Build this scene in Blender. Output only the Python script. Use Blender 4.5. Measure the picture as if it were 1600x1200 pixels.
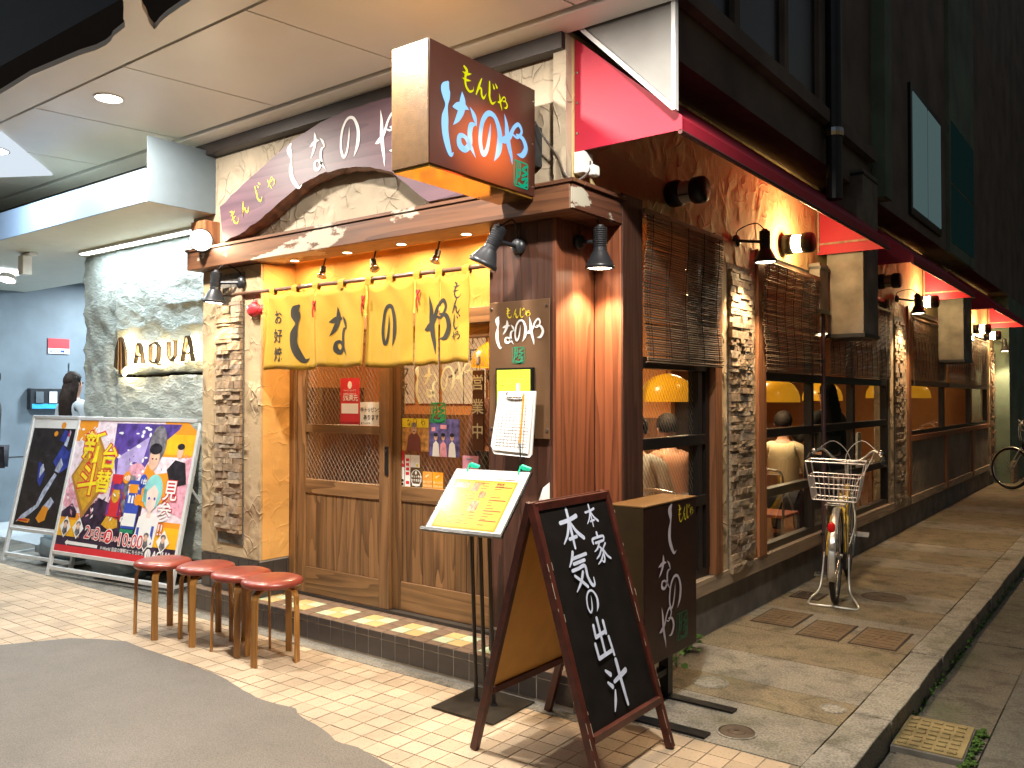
import bpy, bmesh, math, random
from mathutils import Vector, Matrix, noise
R = math.radians
random.seed(7)
for o in list(bpy.data.objects): bpy.data.objects.remove(o)
sc = bpy.context.scene
COL = sc.collection
# ------------------------------------------------------------------ camera, sky, sun, exposure
cam = bpy.data.objects.new('camera', bpy.data.cameras.new('camera')); COL.objects.link(cam)
cam.location = (0, 0, 1.5); cam.rotation_euler = (R(90.96), 0, R(37.25))
cam.data.lens = 29.59; cam.data.sensor_width = 36; cam.data.clip_start = .05; cam.data.clip_end = 500
sc.camera = cam
w = bpy.data.worlds.new('World'); sc.world = w; w.use_nodes = True
wn = w.node_tree.nodes; bgn = wn['Background']
sky = wn.new('ShaderNodeTexSky'); sky.sky_type = 'NISHITA'; sky.sun_disc = False
sky.sun_elevation = R(-1.0); sky.sun_rotation = R(200)
w.node_tree.links.new(sky.outputs[0], bgn.inputs[0]); bgn.inputs[1].default_value = .13
sun = bpy.data.objects.new('moonlight', bpy.data.lights.new('moonlight', 'SUN')); COL.objects.link(sun)
sun.data.energy = .015; sun.data.angle = R(10); sun.data.color = (.75, .85, 1); sun.rotation_euler = (R(50), 0, R(20))
sc.view_settings.view_transform = 'Standard'; sc.view_settings.look = 'None'
sc.view_settings.exposure = 1.0; sc.view_settings.gamma = 1; sc.view_settings.use_curve_mapping = False
sc.cycles.use_denoising = True; sc.cycles.max_bounces = 7; sc.cycles.diffuse_bounces = 4
sc.cycles.transparent_max_bounces = 12; sc.cycles.sample_clamp_indirect = 4; sc.cycles.caustics_reflective = False; sc.cycles.caustics_refractive = False
try: sc.cycles.use_light_tree = True
except Exception: pass

# ------------------------------------------------------------------ object helpers
WL = {}
def base(o):
    return WL.get(o.name, Vector((0, 0, 0))) if o else Vector((0, 0, 0))
def thing(name, label, cat, loc=(0, 0, 0), group=None, rz=0):
    o = bpy.data.objects.new(name, None); COL.objects.link(o); o.empty_display_size = .1
    o.location = loc; o['label'] = label; o['category'] = cat; WL[o.name] = Vector(loc)
    if rz: o.rotation_euler = (0, 0, rz)
    if group: o['group'] = group
    return o
def setm(o, label=None, cat=None, group=None, kind=None):
    if label: o['label'] = label
    if cat: o['category'] = cat
    if group: o['group'] = group
    if kind: o['kind'] = kind
    return o
def mesh(name, bm, mats, smooth=False):
    me = bpy.data.meshes.new(name); bm.normal_update(); bm.to_mesh(me); bm.free()
    for m in (mats if isinstance(mats, (list, tuple)) else [mats]): me.materials.append(m)
    if smooth: me.shade_smooth()
    return me
def link(name, me, parent=None, loc=(0, 0, 0), rot=None, rel=True):
    o = bpy.data.objects.new(name, me); COL.objects.link(o)
    if parent: o.parent = parent
    L = Vector(loc) - (base(parent) if rel else Vector((0, 0, 0)))
    o.location = L
    if rot: o.rotation_euler = rot
    WL[o.name] = Vector(loc) if rel else base(parent) + L
    return o
def obj(name, bm, mats, parent=None, smooth=False, bevel=0, local=False):
    """world-space bmesh -> object sitting at its parent's origin (local=True: already in the parent's space)"""
    b = base(parent)
    if not local:
        if parent: bmesh.ops.translate(bm, vec=-b, verts=bm.verts)
    me = mesh(name, bm, mats, smooth)
    o = bpy.data.objects.new(name, me); COL.objects.link(o)
    if parent: o.parent = parent
    WL[o.name] = b.copy()
    if bevel:
        m = o.modifiers.new('bevel', 'BEVEL'); m.width = bevel; m.segments = 2; m.limit_method = 'ANGLE'
        for p in me.polygons: p.use_smooth = True
        try: o.data.shade_auto_smooth if False else None
        except Exception: pass
        m.harden_normals = True
    return o
def NB(): return bmesh.new()
def box(bm, x0, x1, y0, y1, z0, z1):
    vs = [bm.verts.new((x, y, z)) for x in (x0, x1) for y in (y0, y1) for z in (z0, z1)]
    for f in ((0, 1, 3, 2), (4, 6, 7, 5), (0, 4, 5, 1), (2, 3, 7, 6), (0, 2, 6, 4), (1, 5, 7, 3)):
        bm.faces.new([vs[i] for i in f])
    return bm
def bx(*a): return box(NB(), *a)
def bar(bm, a, b, w, h=None, up=(0, 0, 1)):
    h = h or w; a = Vector(a); b = Vector(b); d = (b - a).normalized(); up = Vector(up)
    s = d.cross(up)
    if s.length < 1e-4: s = d.cross(Vector((0, 1, 0)))
    s.normalize(); u = s.cross(d)
    vs = [bm.verts.new(p + s * w / 2 * i + u * h / 2 * j) for p in (a, b) for i, j in ((-1, -1), (1, -1), (1, 1), (-1, 1))]
    for f in ((3, 2, 1, 0), (4, 5, 6, 7), (0, 1, 5, 4), (1, 2, 6, 5), (2, 3, 7, 6), (3, 0, 4, 7)): bm.faces.new([vs[i] for i in f])
    return bm
def frame_of(d):
    d = Vector(d).normalized(); t = Vector((0, 0, 1)) if abs(d.z) < .9 else Vector((1, 0, 0))
    u = d.cross(t).normalized(); return d, u, d.cross(u).normalized()
def lathe(bm, prof, org, axis, seg=16, cap=False):
    d, u, v = frame_of(axis); org = Vector(org); rings = []
    for r, h in prof:
        rings.append([bm.verts.new(org + d * h + (u * math.cos(2 * math.pi * k / seg) + v * math.sin(2 * math.pi * k / seg)) * max(r, 1e-4)) for k in range(seg)])
    for a, b in zip(rings, rings[1:]):
        for k in range(seg): bm.faces.new((a[k], a[(k + 1) % seg], b[(k + 1) % seg], b[k]))
    if cap: bm.faces.new(list(reversed(rings[0]))); bm.faces.new(rings[-1])
    return bm
def cyl(bm, a, b, r, seg=10, r2=None):
    a = Vector(a); b = Vector(b)
    return lathe(bm, [(r, 0), (r if r2 is None else r2, (b - a).length)], a, b - a, seg, True)
def catmull(pts, n=5):
    out = []; P = [pts[0]] + list(pts) + [pts[-1]]
    for i in range(1, len(P) - 2):
        a, b, c, d = [Vector(p) for p in P[i - 1:i + 3]]
        for k in range(n):
            t = k / n
            out.append(.5 * (2 * b + (c - a) * t + (2 * a - 5 * b + 4 * c - d) * t * t + (3 * b - a - 3 * c + d) * t ** 3))
    out.append(Vector(pts[-1])); return out
def tube(bm, pts, r, seg=6, n=5, smooth=True, closed=False):
    ps = catmull(pts, n) if smooth and len(pts) > 2 else [Vector(p) for p in pts]
    rings = []; u0 = None
    for i, p in enumerate(ps):
        d = (ps[min(i + 1, len(ps) - 1)] - ps[max(i - 1, 0)])
        if closed: d = ps[(i + 1) % len(ps)] - ps[i - 1]
        d = d.normalized() if d.length > 1e-9 else Vector((0, 0, 1))
        if u0 is None: _, u0, _ = frame_of(d)
        u0 = (u0 - d * u0.dot(d)); u0.normalize(); v = d.cross(u0)
        rr = r[min(i * len(r) // len(ps), len(r) - 1)] if isinstance(r, (list, tuple)) else r
        rings.append([bm.verts.new(p + (u0 * math.cos(2 * math.pi * k / seg) + v * math.sin(2 * math.pi * k / seg)) * rr) for k in range(seg)])
    prs = list(zip(rings, rings[1:])) + ([(rings[-1], rings[0])] if closed else [])
    for a, b in prs:
        for k in range(seg): bm.faces.new((a[k], a[(k + 1) % seg], b[(k + 1) % seg], b[k]))
    if not closed: bm.faces.new(list(reversed(rings[0]))); bm.faces.new(rings[-1])
    return bm
def prism(bm, pts, ext):
    """polygon of 3-D points pushed along vector ext"""
    ext = Vector(ext); A = [bm.verts.new(p) for p in pts]; B = [bm.verts.new(Vector(p) + ext) for p in pts]; n = len(A)
    bm.faces.new(list(reversed(A))); bm.faces.new(B)
    for i in range(n): bm.faces.new((A[i], A[(i + 1) % n], B[(i + 1) % n], B[i]))
    bmesh.ops.recalc_face_normals(bm, faces=bm.faces)
    return bm
def ball(bm, c, r, sx=1, sy=1, sz=1, sub=2):
    m = Matrix.Translation(Vector(c)) @ Matrix.Diagonal((r * sx, r * sy, r * sz, 1))
    bmesh.ops.create_icosphere(bm, subdivisions=sub, radius=1, matrix=m); return bm
def blk(seg, disp, seed=0, scale=3.0):
    """roughened closed box: seg=(x0,x1,y0,y1,z0,z1), cell ~ 0.05"""
    x0, x1, y0, y1, z0, z1 = seg; bm = NB(); box(bm, *seg)
    bmesh.ops.subdivide_edges(bm, edges=bm.edges, cuts=64, use_grid_fill=True)
    for v in bm.verts:
        q = v.co * scale + Vector((seed, seed * 2, 0)); n = noise.noise_vector(q) * disp * .45 + noise.noise_vector(q * 3.1) * disp * .34 + noise.noise_vector(q * 9) * disp * .24 + noise.noise_vector(q * 19) * disp * .12; n.y += (abs(noise.noise(Vector((q.x * 1.3 + q.z * 1.1, seed, q.z * 2.6)))) ** .5 - .5) * disp * 1.1 if v.co.y < seg[2] + .02 else 0
        v.co += n
    return bm

# ------------------------------------------------------------------ materials
MC = {}
def nt(name):
    m = bpy.data.materials.new(name); m.use_nodes = True; t = m.node_tree; b = t.nodes['Principled BSDF']
    return m, t, b
def N(t, kind, **k):
    n = t.nodes.new('ShaderNode' + kind)
    for a, v in k.items():
        if a in ('ins',):
            for i, val in v.items(): n.inputs[i].default_value = val
        else: setattr(n, a, v)
    return n
def L(t, a, b): t.links.new(a, b)
def ramp(t, fac, stops):
    r = N(t, 'ValToRGB'); e = r.color_ramp.elements
    while len(e) < len(stops): e.new(.5)
    for x, (p, c) in zip(e, stops): x.position = p; x.color = tuple(c) + ((1,) if len(c) == 3 else ())
    L(t, fac, r.inputs[0]); return r.outputs[0]
def bump(t, b, h, strength=.4, dist=.01, prev=None):
    n = N(t, 'Bump'); n.inputs['Strength'].default_value = strength; n.inputs['Distance'].default_value = dist
    L(t, h, n.inputs['Height'])
    if prev: L(t, prev, n.inputs['Normal'])
    L(t, n.outputs[0], b.inputs['Normal']); return n.outputs[0]
def plain(name, c, rough=.5, metal=0, var=.12, nscale=12, bmp=.15, coat=0, spec=None):
    if name in MC: return MC[name]
    m, t, b = nt(name); tc = N(t, 'TexCoord'); n = N(t, 'TexNoise'); n.inputs['Scale'].default_value = nscale; n.inputs['Detail'].default_value = 6
    L(t, tc.outputs['Object'], n.inputs[0])
    lo = [x * (1 - var) for x in c]; hi = [min(1, x * (1 + var)) for x in c]
    L(t, ramp(t, n.outputs[0], [(.3, lo), (.7, hi)]), b.inputs['Base Color'])
    b.inputs['Roughness'].default_value = rough; b.inputs['Metallic'].default_value = metal
    if coat: b.inputs['Coat Weight'].default_value = coat
    if spec is not None: b.inputs['Specular IOR Level'].default_value = spec
    n2 = N(t, 'TexNoise'); n2.inputs['Scale'].default_value = nscale * 14; L(t, tc.outputs['Object'], n2.inputs[0])
    if bmp: bump(t, b, n2.outputs[0], bmp, .002)
    MC[name] = m; return m
def emis(name, c, s, sample=False):
    if name in MC: return MC[name]
    m = bpy.data.materials.new(name); m.use_nodes = True; t = m.node_tree; t.nodes.clear()
    e = N(t, 'Emission'); e.inputs[0].default_value = (*c, 1); e.inputs[1].default_value = s
    o = N(t, 'OutputMaterial'); L(t, e.outputs[0], o.inputs[0])
    if not sample: m.cycles.emission_sampling = 'NONE'
    MC[name] = m; return m
def wood(name, dark, light, axis='Z', rough=.5, scale=1.0, coat=0, wear=None, rnd=.25):
    if name in MC: return MC[name]
    m, t, b = nt(name); tc = N(t, 'TexCoord'); oi = N(t, 'ObjectInfo'); mp = N(t, 'Mapping')
    s = {'X': (1.6, 28, 28), 'Y': (28, 1.6, 28), 'Z': (28, 28, 1.6)}[axis]
    mp.inputs['Scale'].default_value = [q * scale for q in s]
    ad = N(t, 'VectorMath', operation='MULTIPLY_ADD'); L(t, oi.outputs['Random'], ad.inputs[0]); ad.inputs[1].default_value = (7, 5, 3)
    L(t, tc.outputs['Object'], ad.inputs[2]); L(t, ad.outputs[0], mp.inputs[0])
    n = N(t, 'TexNoise'); n.inputs['Scale'].default_value = 1; n.inputs['Detail'].default_value = 7; n.inputs['Distortion'].default_value = .8; L(t, mp.outputs[0], n.inputs[0])
    # growth rings: a coarse field cut into bands
    mp2 = N(t, 'Mapping'); mp2.inputs['Scale'].default_value = [q * scale * .22 for q in s]; L(t, ad.outputs[0], mp2.inputs[0])
    n2 = N(t, 'TexNoise'); n2.inputs['Scale'].default_value = 1; n2.inputs['Detail'].default_value = 1.5; L(t, mp2.outputs[0], n2.inputs[0])
    mu = N(t, 'Math', operation='MULTIPLY'); mu.inputs[1].default_value = 11; L(t, n2.outputs[0], mu.inputs[0])
    fr = N(t, 'Math', operation='FRACT'); L(t, mu.outputs[0], fr.inputs[0])
    mx = N(t, 'Math', operation='MULTIPLY_ADD'); L(t, fr.outputs[0], mx.inputs[0]); mx.inputs[1].default_value = .38; 
    m3 = N(t, 'Math', operation='MULTIPLY'); L(t, n.outputs[0], m3.inputs[0]); m3.inputs[1].default_value = .85; L(t, m3.outputs[0], mx.inputs[2])
    c = ramp(t, mx.outputs[0], [(.25, dark), (.75, light)])
    hs = N(t, 'HueSaturation'); L(t, c, hs.inputs['Color'])
    mr = N(t, 'MapRange'); L(t, oi.outputs['Random'], mr.inputs[0]); mr.inputs[3].default_value = 1 - rnd; mr.inputs[4].default_value = 1 + rnd; L(t, mr.outputs[0], hs.inputs['Value'])
    out = hs.outputs[0]
    if wear:
        nw = N(t, 'TexNoise'); nw.inputs['Scale'].default_value = wear[1]; nw.inputs['Detail'].default_value = 8; nw.inputs['Roughness'].default_value = .62
        mpw = N(t, 'Mapping'); mpw.inputs['Scale'].default_value = (.45, .45, 1); L(t, tc.outputs['Object'], mpw.inputs[0]); L(t, mpw.outputs[0], nw.inputs[0])
        f = ramp(t, nw.outputs[0], [(wear[2], (0, 0, 0)), (wear[2] + .02, (1, 1, 1))])
        mi = N(t, 'Mix', data_type='RGBA'); L(t, f, mi.inputs['Factor']); L(t, out, mi.inputs['A']); mi.inputs['B'].default_value = (*wear[0], 1); out = mi.outputs['Result']
        ad2 = N(t, 'Math', operation='ADD'); L(t, f, ad2.inputs[0]); L(t, n.outputs[0], ad2.inputs[1]); hb = ad2.outputs[0]
    else: hb = mx.outputs[0]
    L(t, out, b.inputs['Base Color']); b.inputs['Roughness'].default_value = rough
    if coat: b.inputs['Coat Weight'].default_value = coat; b.inputs['Coat Roughness'].default_value = .25
    bump(t, b, hb, .35, .002)
    MC[name] = m; return m
def stucco(name, c, strength=.9, dirt=.1):
    m, t, b = nt(name); tc = N(t, 'TexCoord')
    w1 = N(t, 'TexNoise'); w1.inputs['Scale'].default_value = 3; w1.inputs['Detail'].default_value = 2; L(t, tc.outputs['Object'], w1.inputs[0])
    sb = N(t, 'VectorMath', operation='MULTIPLY_ADD'); L(t, w1.outputs['Color'], sb.inputs[0]); sb.inputs[1].default_value = (.35, .35, .35); L(t, tc.outputs['Object'], sb.inputs[2])
    mp = N(t, 'Mapping'); mp.inputs['Scale'].default_value = (1, 1, .62); L(t, sb.outputs[0], mp.inputs[0])
    v = N(t, 'TexVoronoi', feature='DISTANCE_TO_EDGE'); v.inputs['Scale'].default_value = 9; L(t, mp.outputs[0], v.inputs[0])
    n2 = N(t, 'TexNoise'); n2.inputs['Scale'].default_value = 4.2; n2.inputs['Detail'].default_value = 1.2; n2.inputs['Distortion'].default_value = 1.1; L(t, mp.outputs[0], n2.inputs[0])
    q = N(t, 'Math', operation='MULTIPLY'); q.inputs[1].default_value = 7; L(t, n2.outputs[0], q.inputs[0]); fr = N(t, 'Math', operation='FRACT'); L(t, q.outputs[0], fr.inputs[0])
    nm = N(t, 'TexNoise'); nm.inputs['Scale'].default_value = 5; L(t, tc.outputs['Object'], nm.inputs[0])
    mk = ramp(t, nm.outputs[0], [(.42, (.05, .05, .05)), (.62, (1, 1, 1))])
    rid = ramp(t, v.outputs[0], [(0, (1, 1, 1)), (.02, (.3, .3, .3)), (.07, (0, 0, 0))]); sm = N(t, 'Math', operation='MULTIPLY_ADD'); L(t, rid, sm.inputs[0]); sm.inputs[1].default_value = .8; L(t, fr.outputs[0], sm.inputs[2])
    mu = N(t, 'Math', operation='MULTIPLY'); L(t, sm.outputs[0], mu.inputs[0]); L(t, mk, mu.inputs[1])
    n3 = N(t, 'TexNoise'); n3.inputs['Scale'].default_value = 60; n3.inputs['Detail'].default_value = 5; L(t, tc.outputs['Object'], n3.inputs[0])
    a1 = N(t, 'Math', operation='MULTIPLY_ADD'); L(t, nm.outputs[0], a1.inputs[0]); a1.inputs[1].default_value = .8; L(t, mu.outputs[0], a1.inputs[2])
    a2 = N(t, 'Math', operation='MULTIPLY_ADD'); L(t, n3.outputs[0], a2.inputs[0]); a2.inputs[1].default_value = .12; L(t, a1.outputs[0], a2.inputs[2])
    bump(t, b, a2.outputs[0], strength, .012)
    n4 = N(t, 'TexNoise'); n4.inputs['Scale'].default_value = 1.8; n4.inputs['Detail'].default_value = 7; L(t, tc.outputs['Object'], n4.inputs[0])
    L(t, ramp(t, n4.outputs[0], [(.3, [x * (1 - dirt) for x in c]), (.65, [x * (1 + dirt * .5) for x in c])]), b.inputs['Base Color'])
    b.inputs['Roughness'].default_value = .75; return m
def glass(name, tint=(.95, .97, .95), wire=False, gloss=.08, dirt=0.0):
    m = bpy.data.materials.new(name); m.use_nodes = True; t = m.node_tree; t.nodes.clear()
    tr = N(t, 'BsdfTransparent'); tr.inputs[0].default_value = (*tint, 1)
    gl = N(t, 'BsdfGlossy'); gl.inputs['Roughness'].default_value = .02
    fr = N(t, 'Fresnel'); fr.inputs[0].default_value = 1.5
    mr = N(t, 'Math', operation='MULTIPLY_ADD'); L(t, fr.outputs[0], mr.inputs[0]); mr.inputs[1].default_value = 1.0; mr.inputs[2].default_value = gloss * .3
    gb = N(t, 'NewGeometry'); ib = N(t, 'Math', operation='SUBTRACT'); ib.inputs[0].default_value = 1; L(t, gb.outputs['Backfacing'], ib.inputs[1]); mf = N(t, 'Math', operation='MULTIPLY'); L(t, mr.outputs[0], mf.inputs[0]); L(t, ib.outputs[0], mf.inputs[1]); mr = mf
    mx = N(t, 'MixShader'); L(t, mr.outputs[0], mx.inputs[0]); L(t, tr.outputs[0], mx.inputs[1]); L(t, gl.outputs[0], mx.inputs[2])
    out = mx.outputs[0]
    if wire:
        tc = N(t, 'TexCoord'); sp = N(t, 'SeparateXYZ'); L(t, tc.outputs['Object'], sp.inputs[0])
        h = sp.outputs['X'] if wire == 'X' else sp.outputs['Y']; fs = []
        for k, (sgn, sc_) in enumerate(((1, 1.0), (-1, 1.0))):
            a = N(t, 'Math', operation='MULTIPLY'); a.inputs[1].default_value = sgn * .75; L(t, sp.outputs['Z'], a.inputs[0])
            s = N(t, 'Math', operation='ADD'); L(t, h, s.inputs[0]); L(t, a.outputs[0], s.inputs[1])
            q = N(t, 'Math', operation='MULTIPLY'); q.inputs[1].default_value = 30 if k == 0 else 22; L(t, s.outputs[0], q.inputs[0])
            f = N(t, 'Math', operation='FRACT'); L(t, q.outputs[0], f.inputs[0])
            c = N(t, 'Math', operation='LESS_THAN'); c.inputs[1].default_value = .10 if k == 0 else .035; L(t, f.outputs[0], c.inputs[0]); fs.append(c)
        mxx = N(t, 'Math', operation='MAXIMUM'); L(t, fs[0].outputs[0], mxx.inputs[0]); L(t, fs[1].outputs[0], mxx.inputs[1])
        d = N(t, 'BsdfDiffuse'); d.inputs[0].default_value = (.5, .46, .38, 1)
        mh = N(t, 'Math', operation='MULTIPLY'); mh.inputs[1].default_value = .42; L(t, mxx.outputs[0], mh.inputs[0]); m2 = N(t, 'MixShader'); L(t, mh.outputs[0], m2.inputs[0]); L(t, out, m2.inputs[1]); L(t, d.outputs[0], m2.inputs[2]); out = m2.outputs[0]
    o = N(t, 'OutputMaterial'); L(t, out, o.inputs[0]); return m
def pos_cells(t, pitch, off=(0, 0, 0)):
    g = N(t, 'NewGeometry'); a = N(t, 'VectorMath', operation='SUBTRACT'); a.inputs[1].default_value = off; L(t, g.outputs['Position'], a.inputs[0])
    s = N(t, 'VectorMath', operation='DIVIDE'); s.inputs[1].default_value = (pitch, pitch, 1e6); L(t, a.outputs[0], s.inputs[0])
    f = N(t, 'VectorMath', operation='FLOOR'); L(t, s.outputs[0], f.inputs[0]); wn_ = N(t, 'TexWhiteNoise'); L(t, f.outputs[0], wn_.inputs[0]); return wn_.outputs['Value'], g

M = {}
M['stucco'] = stucco('cream_stucco', (.50, .37, .22), 1.0)
M['stucco_up'] = stucco('pale_stucco', (.40, .335, .245), 1.0, dirt=.3)
M['stucco_side'] = stucco('ochre_stucco', (.62, .50, .24), .5)
M['stucco_rec'] = stucco('orange_stucco', (.72, .40, .12), .5)
M['beam'] = wood('weathered_beam', (.07, .028, .015), (.20, .085, .04), 'X', .55, wear=((.42, .38, .3), 3.2, .56))
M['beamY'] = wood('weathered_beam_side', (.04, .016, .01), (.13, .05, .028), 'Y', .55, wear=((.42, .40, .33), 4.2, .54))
M['door'] = wood('door_wood', (.055, .027, .012), (.22, .115, .048), 'Z', .42, coat=.15, rnd=.22)
M['doorh'] = wood('door_rail_wood', (.065, .031, .013), (.235, .125, .052), 'X', .42, coat=.15, rnd=.12)
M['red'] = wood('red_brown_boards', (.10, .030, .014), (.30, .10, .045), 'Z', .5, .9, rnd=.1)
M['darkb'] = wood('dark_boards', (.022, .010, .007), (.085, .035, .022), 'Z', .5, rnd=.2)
M['slab'] = wood('purple_brown_slab', (.060, .032, .048), (.12, .065, .085), 'X', .5, .5, rnd=0)
M['bark'] = plain('slab_live_edge', (.16, .062, .03), .42, var=.6, nscale=16, bmp=.9)
M['post'] = wood('orange_brown_post', (.14, .05, .02), (.34, .14, .06), 'Z', .5)
M['sill'] = wood('weathered_sill', (.16, .12, .08), (.38, .29, .2), 'Y', .7)
M['black'] = plain('black_paint', (.012, .011, .011), .35)
M['blackm'] = plain('black_metal', (.02, .02, .022), .4, .6)
M['dgrey'] = plain('dark_grey_metal', (.045, .048, .055), .38, .5)
M['steel'] = plain('steel', (.55, .55, .55), .25, 1, bmp=.05)
M['chrome'] = plain('chrome', (.80, .80, .77), .3, .75, bmp=0)
M['alu'] = plain('white_aluminium', (.72, .74, .76), .35, .15, var=.04)
M['white'] = plain('white_plastic', (.75, .75, .74), .4, var=.05)
M['soffit'] = plain('soffit_panel', (.78, .79, .76), .42, var=.03, nscale=2, bmp=.02)
M['gap'] = plain('joint_dark', (.03, .022, .016), .8)
M['bronze'] = plain('bronze_sheet', (.17, .085, .025), .5, .1, var=.15, nscale=30, bmp=.5)
M['choc'] = plain('chocolate_sheet', (.028, .010, .007), .4, 0, var=.08, spec=.3)
M['cornice'] = plain('cornice_dark', (.03, .022, .02), .45)
M['pink'] = plain('awning_canvas', (.42, .014, .04), .6, var=.07, nscale=4, bmp=.3)
M['leather'] = plain('stool_vinyl', (.24, .045, .028), .3, var=.25, nscale=9, bmp=.2, coat=.2)
M['ply'] = wood('bent_plywood', (.20, .085, .018), (.42, .20, .045), 'Z', .4, coat=.3)
M['dtile'] = plain('dark_tile', (.052, .045, .043), .35, var=.2, nscale=7)
M['dtile2'] = plain('brown_top_tile', (.19, .13, .09), .45, var=.22, nscale=9)
M['ctile'] = plain('cream_tile', (.60, .42, .19), .4, var=.08)
M['gtile'] = plain('pale_green_tile', (.46, .56, .38), .4, var=.08)
M['grout'] = plain('grout', (.50, .47, .42), .9)
M['groutd'] = plain('floor_grout', (.25, .205, .15), .95)
M['bamboo'] = wood('bamboo_slat', (.07, .045, .03), (.22, .15, .09), 'Y', .55, rnd=.35)
M['cord'] = plain('black_cord', (.015, .013, .012), .8)
M['chalk'] = plain('white_marker', (.62, .68, .85), .7, var=.12, nscale=30)
M['board'] = plain('blackboard', (.010, .008, .007), .6, var=.3, spec=.2)
M['frame'] = plain('board_frame', (.075, .016, .010), .4, var=.4, nscale=20)
M['cork'] = plain('yellow_back_board', (.66, .38, .10), .55, var=.08)
M['inwall'] = plain('interior_orange_wall', (.70, .30, .09), .6, var=.06)
M['inwood'] = wood('interior_wood', (.08, .03, .012), (.26, .11, .04), 'Z', .5)
M['paper'] = plain('paper', (.78, .76, .70), .7, var=.03)
M['ink'] = plain('ink', (.02, .018, .016), .6)
M['skin'] = plain('skin', (.55, .30, .20), .5, var=.08)
M['hair'] = plain('black_hair', (.010, .007, .006), .8, var=.3, nscale=40, spec=.12)
M['hairb'] = plain('brown_hair', (.020, .011, .008), .7, var=.4, nscale=40, spec=.2)
M['yellow'] = plain('noren_cloth', (.56, .32, .03), .85, var=.05, nscale=8, bmp=.4)
M['green'] = plain('seal_green', (.02, .25, .13), .5)
M['yl'] = plain('yellow_print', (.78, .62, .03), .5)
M['rp'] = plain('red_print', (.62, .03, .04), .5, var=.03)
M['lime'] = plain('lime_paper', (.62, .75, .05), .6)
M['orange'] = plain('orange_print', (.80, .30, .02), .5, var=.03)
M['bluep'] = plain('blue_print', (.04, .08, .45), .4, var=.2, nscale=30)
M['whitep'] = plain('white_print', (.82, .82, .82), .5, var=.03)
M['purp'] = plain('purple_print', (.09, .05, .28), .5, var=.6, nscale=14)
M['pinkp'] = plain('pink_print', (.75, .35, .45), .5, var=.3, nscale=30)
M['peach'] = plain('skin_print', (.72, .45, .33), .5)
M['night'] = plain('black_print', (.02, .018, .025), .25, var=.5)
M['teal'] = plain('teal_print', (.25, .62, .62), .5)
M['goldp'] = plain('gold_print', (.62, .34, .03), .4, var=.2, nscale=30)
M['greenclip'] = plain('green_clip', (.02, .55, .33), .3)
M['grey'] = plain('grey_blue_plastic', (.22, .28, .31), .45)
M['pearl'] = plain('box_side_grey', (.13, .17, .20), .5, var=.04, bmp=0)
M['boxblue'] = plain('box_front_pale_blue', (.30, .42, .60), .5, var=.03, bmp=0)
M['boxbot'] = plain('box_underside', (.62, .62, .52), .5, var=.03, bmp=0)
M['duct'] = plain('weathered_duct', (.19, .18, .155), .55, .25, var=.45, nscale=5, bmp=.3)
M['wallgrey'] = plain('grey_entrance_wall', (.155, .195, .23), .6, var=.18, nscale=2.5)
M['upper'] = plain('dark_upper_wall', (.20, .16, .13), .7, var=.35, nscale=2)
M['upperg'] = plain('dark_green_wall', (.17, .24, .18), .7, var=.4, nscale=1.5)
M['metalp'] = plain('grey_end_panel', (.24, .24, .235), .45, .3, var=.25, nscale=2.5)
M['found'] = plain('foundation_concrete', (.16, .15, .135), .85, var=.35, nscale=5, bmp=.6)
M['lowpanel'] = stucco('lower_panel_stucco', (.24, .20, .15), .6, .35)
M['fgold'] = plain('bike_yellow', (.78, .50, .04), .3, coat=.4)
M['rubber'] = plain('rubber', (.015, .015, .015), .7)
M['floorw'] = plain('white_entrance_floor', (.62, .66, .68), .25, var=.05, nscale=3)
M['wg'] = glass('wired_door_glass', wire='X'); M['wgy'] = glass('wired_window_glass', wire='Y'); M['gl'] = glass('window_glass')
M['slotwhite'] = emis('sign_white', (.62, .86, 1), 1.7)
M['leaf'] = plain('weed_leaf', (.09, .25, .03), .5, var=.3)

def rock_mat(name, c1, c2, bs=.8):
    m, t, b = nt(name); tc = N(t, 'TexCoord'); n = N(t, 'TexNoise'); n.inputs['Scale'].default_value = 3.5; n.inputs['Detail'].default_value = 9; n.inputs['Roughness'].default_value = .65
    L(t, tc.outputs['Object'], n.inputs[0]); L(t, ramp(t, n.outputs[0], [(.3, c1), (.7, c2)]), b.inputs['Base Color']); b.inputs['Roughness'].default_value = .8
    mp = N(t, 'Mapping'); mp.inputs['Rotation'].default_value = (0, .7, 0); mp.inputs['Scale'].default_value = (1, 1, 2.4); L(t, tc.outputs['Object'], mp.inputs[0])
    n2 = N(t, 'TexNoise'); n2.inputs['Scale'].default_value = 9; n2.inputs['Detail'].default_value = 12; n2.inputs['Roughness'].default_value = .7; n2.inputs['Distortion'].default_value = .6; L(t, mp.outputs[0], n2.inputs[0])
    bump(t, b, n2.outputs[0], bs, .07); return m
M['rock'] = rock_mat('cast_rock', (.46, .53, .49), (.72, .77, .71), 1.0)
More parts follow.
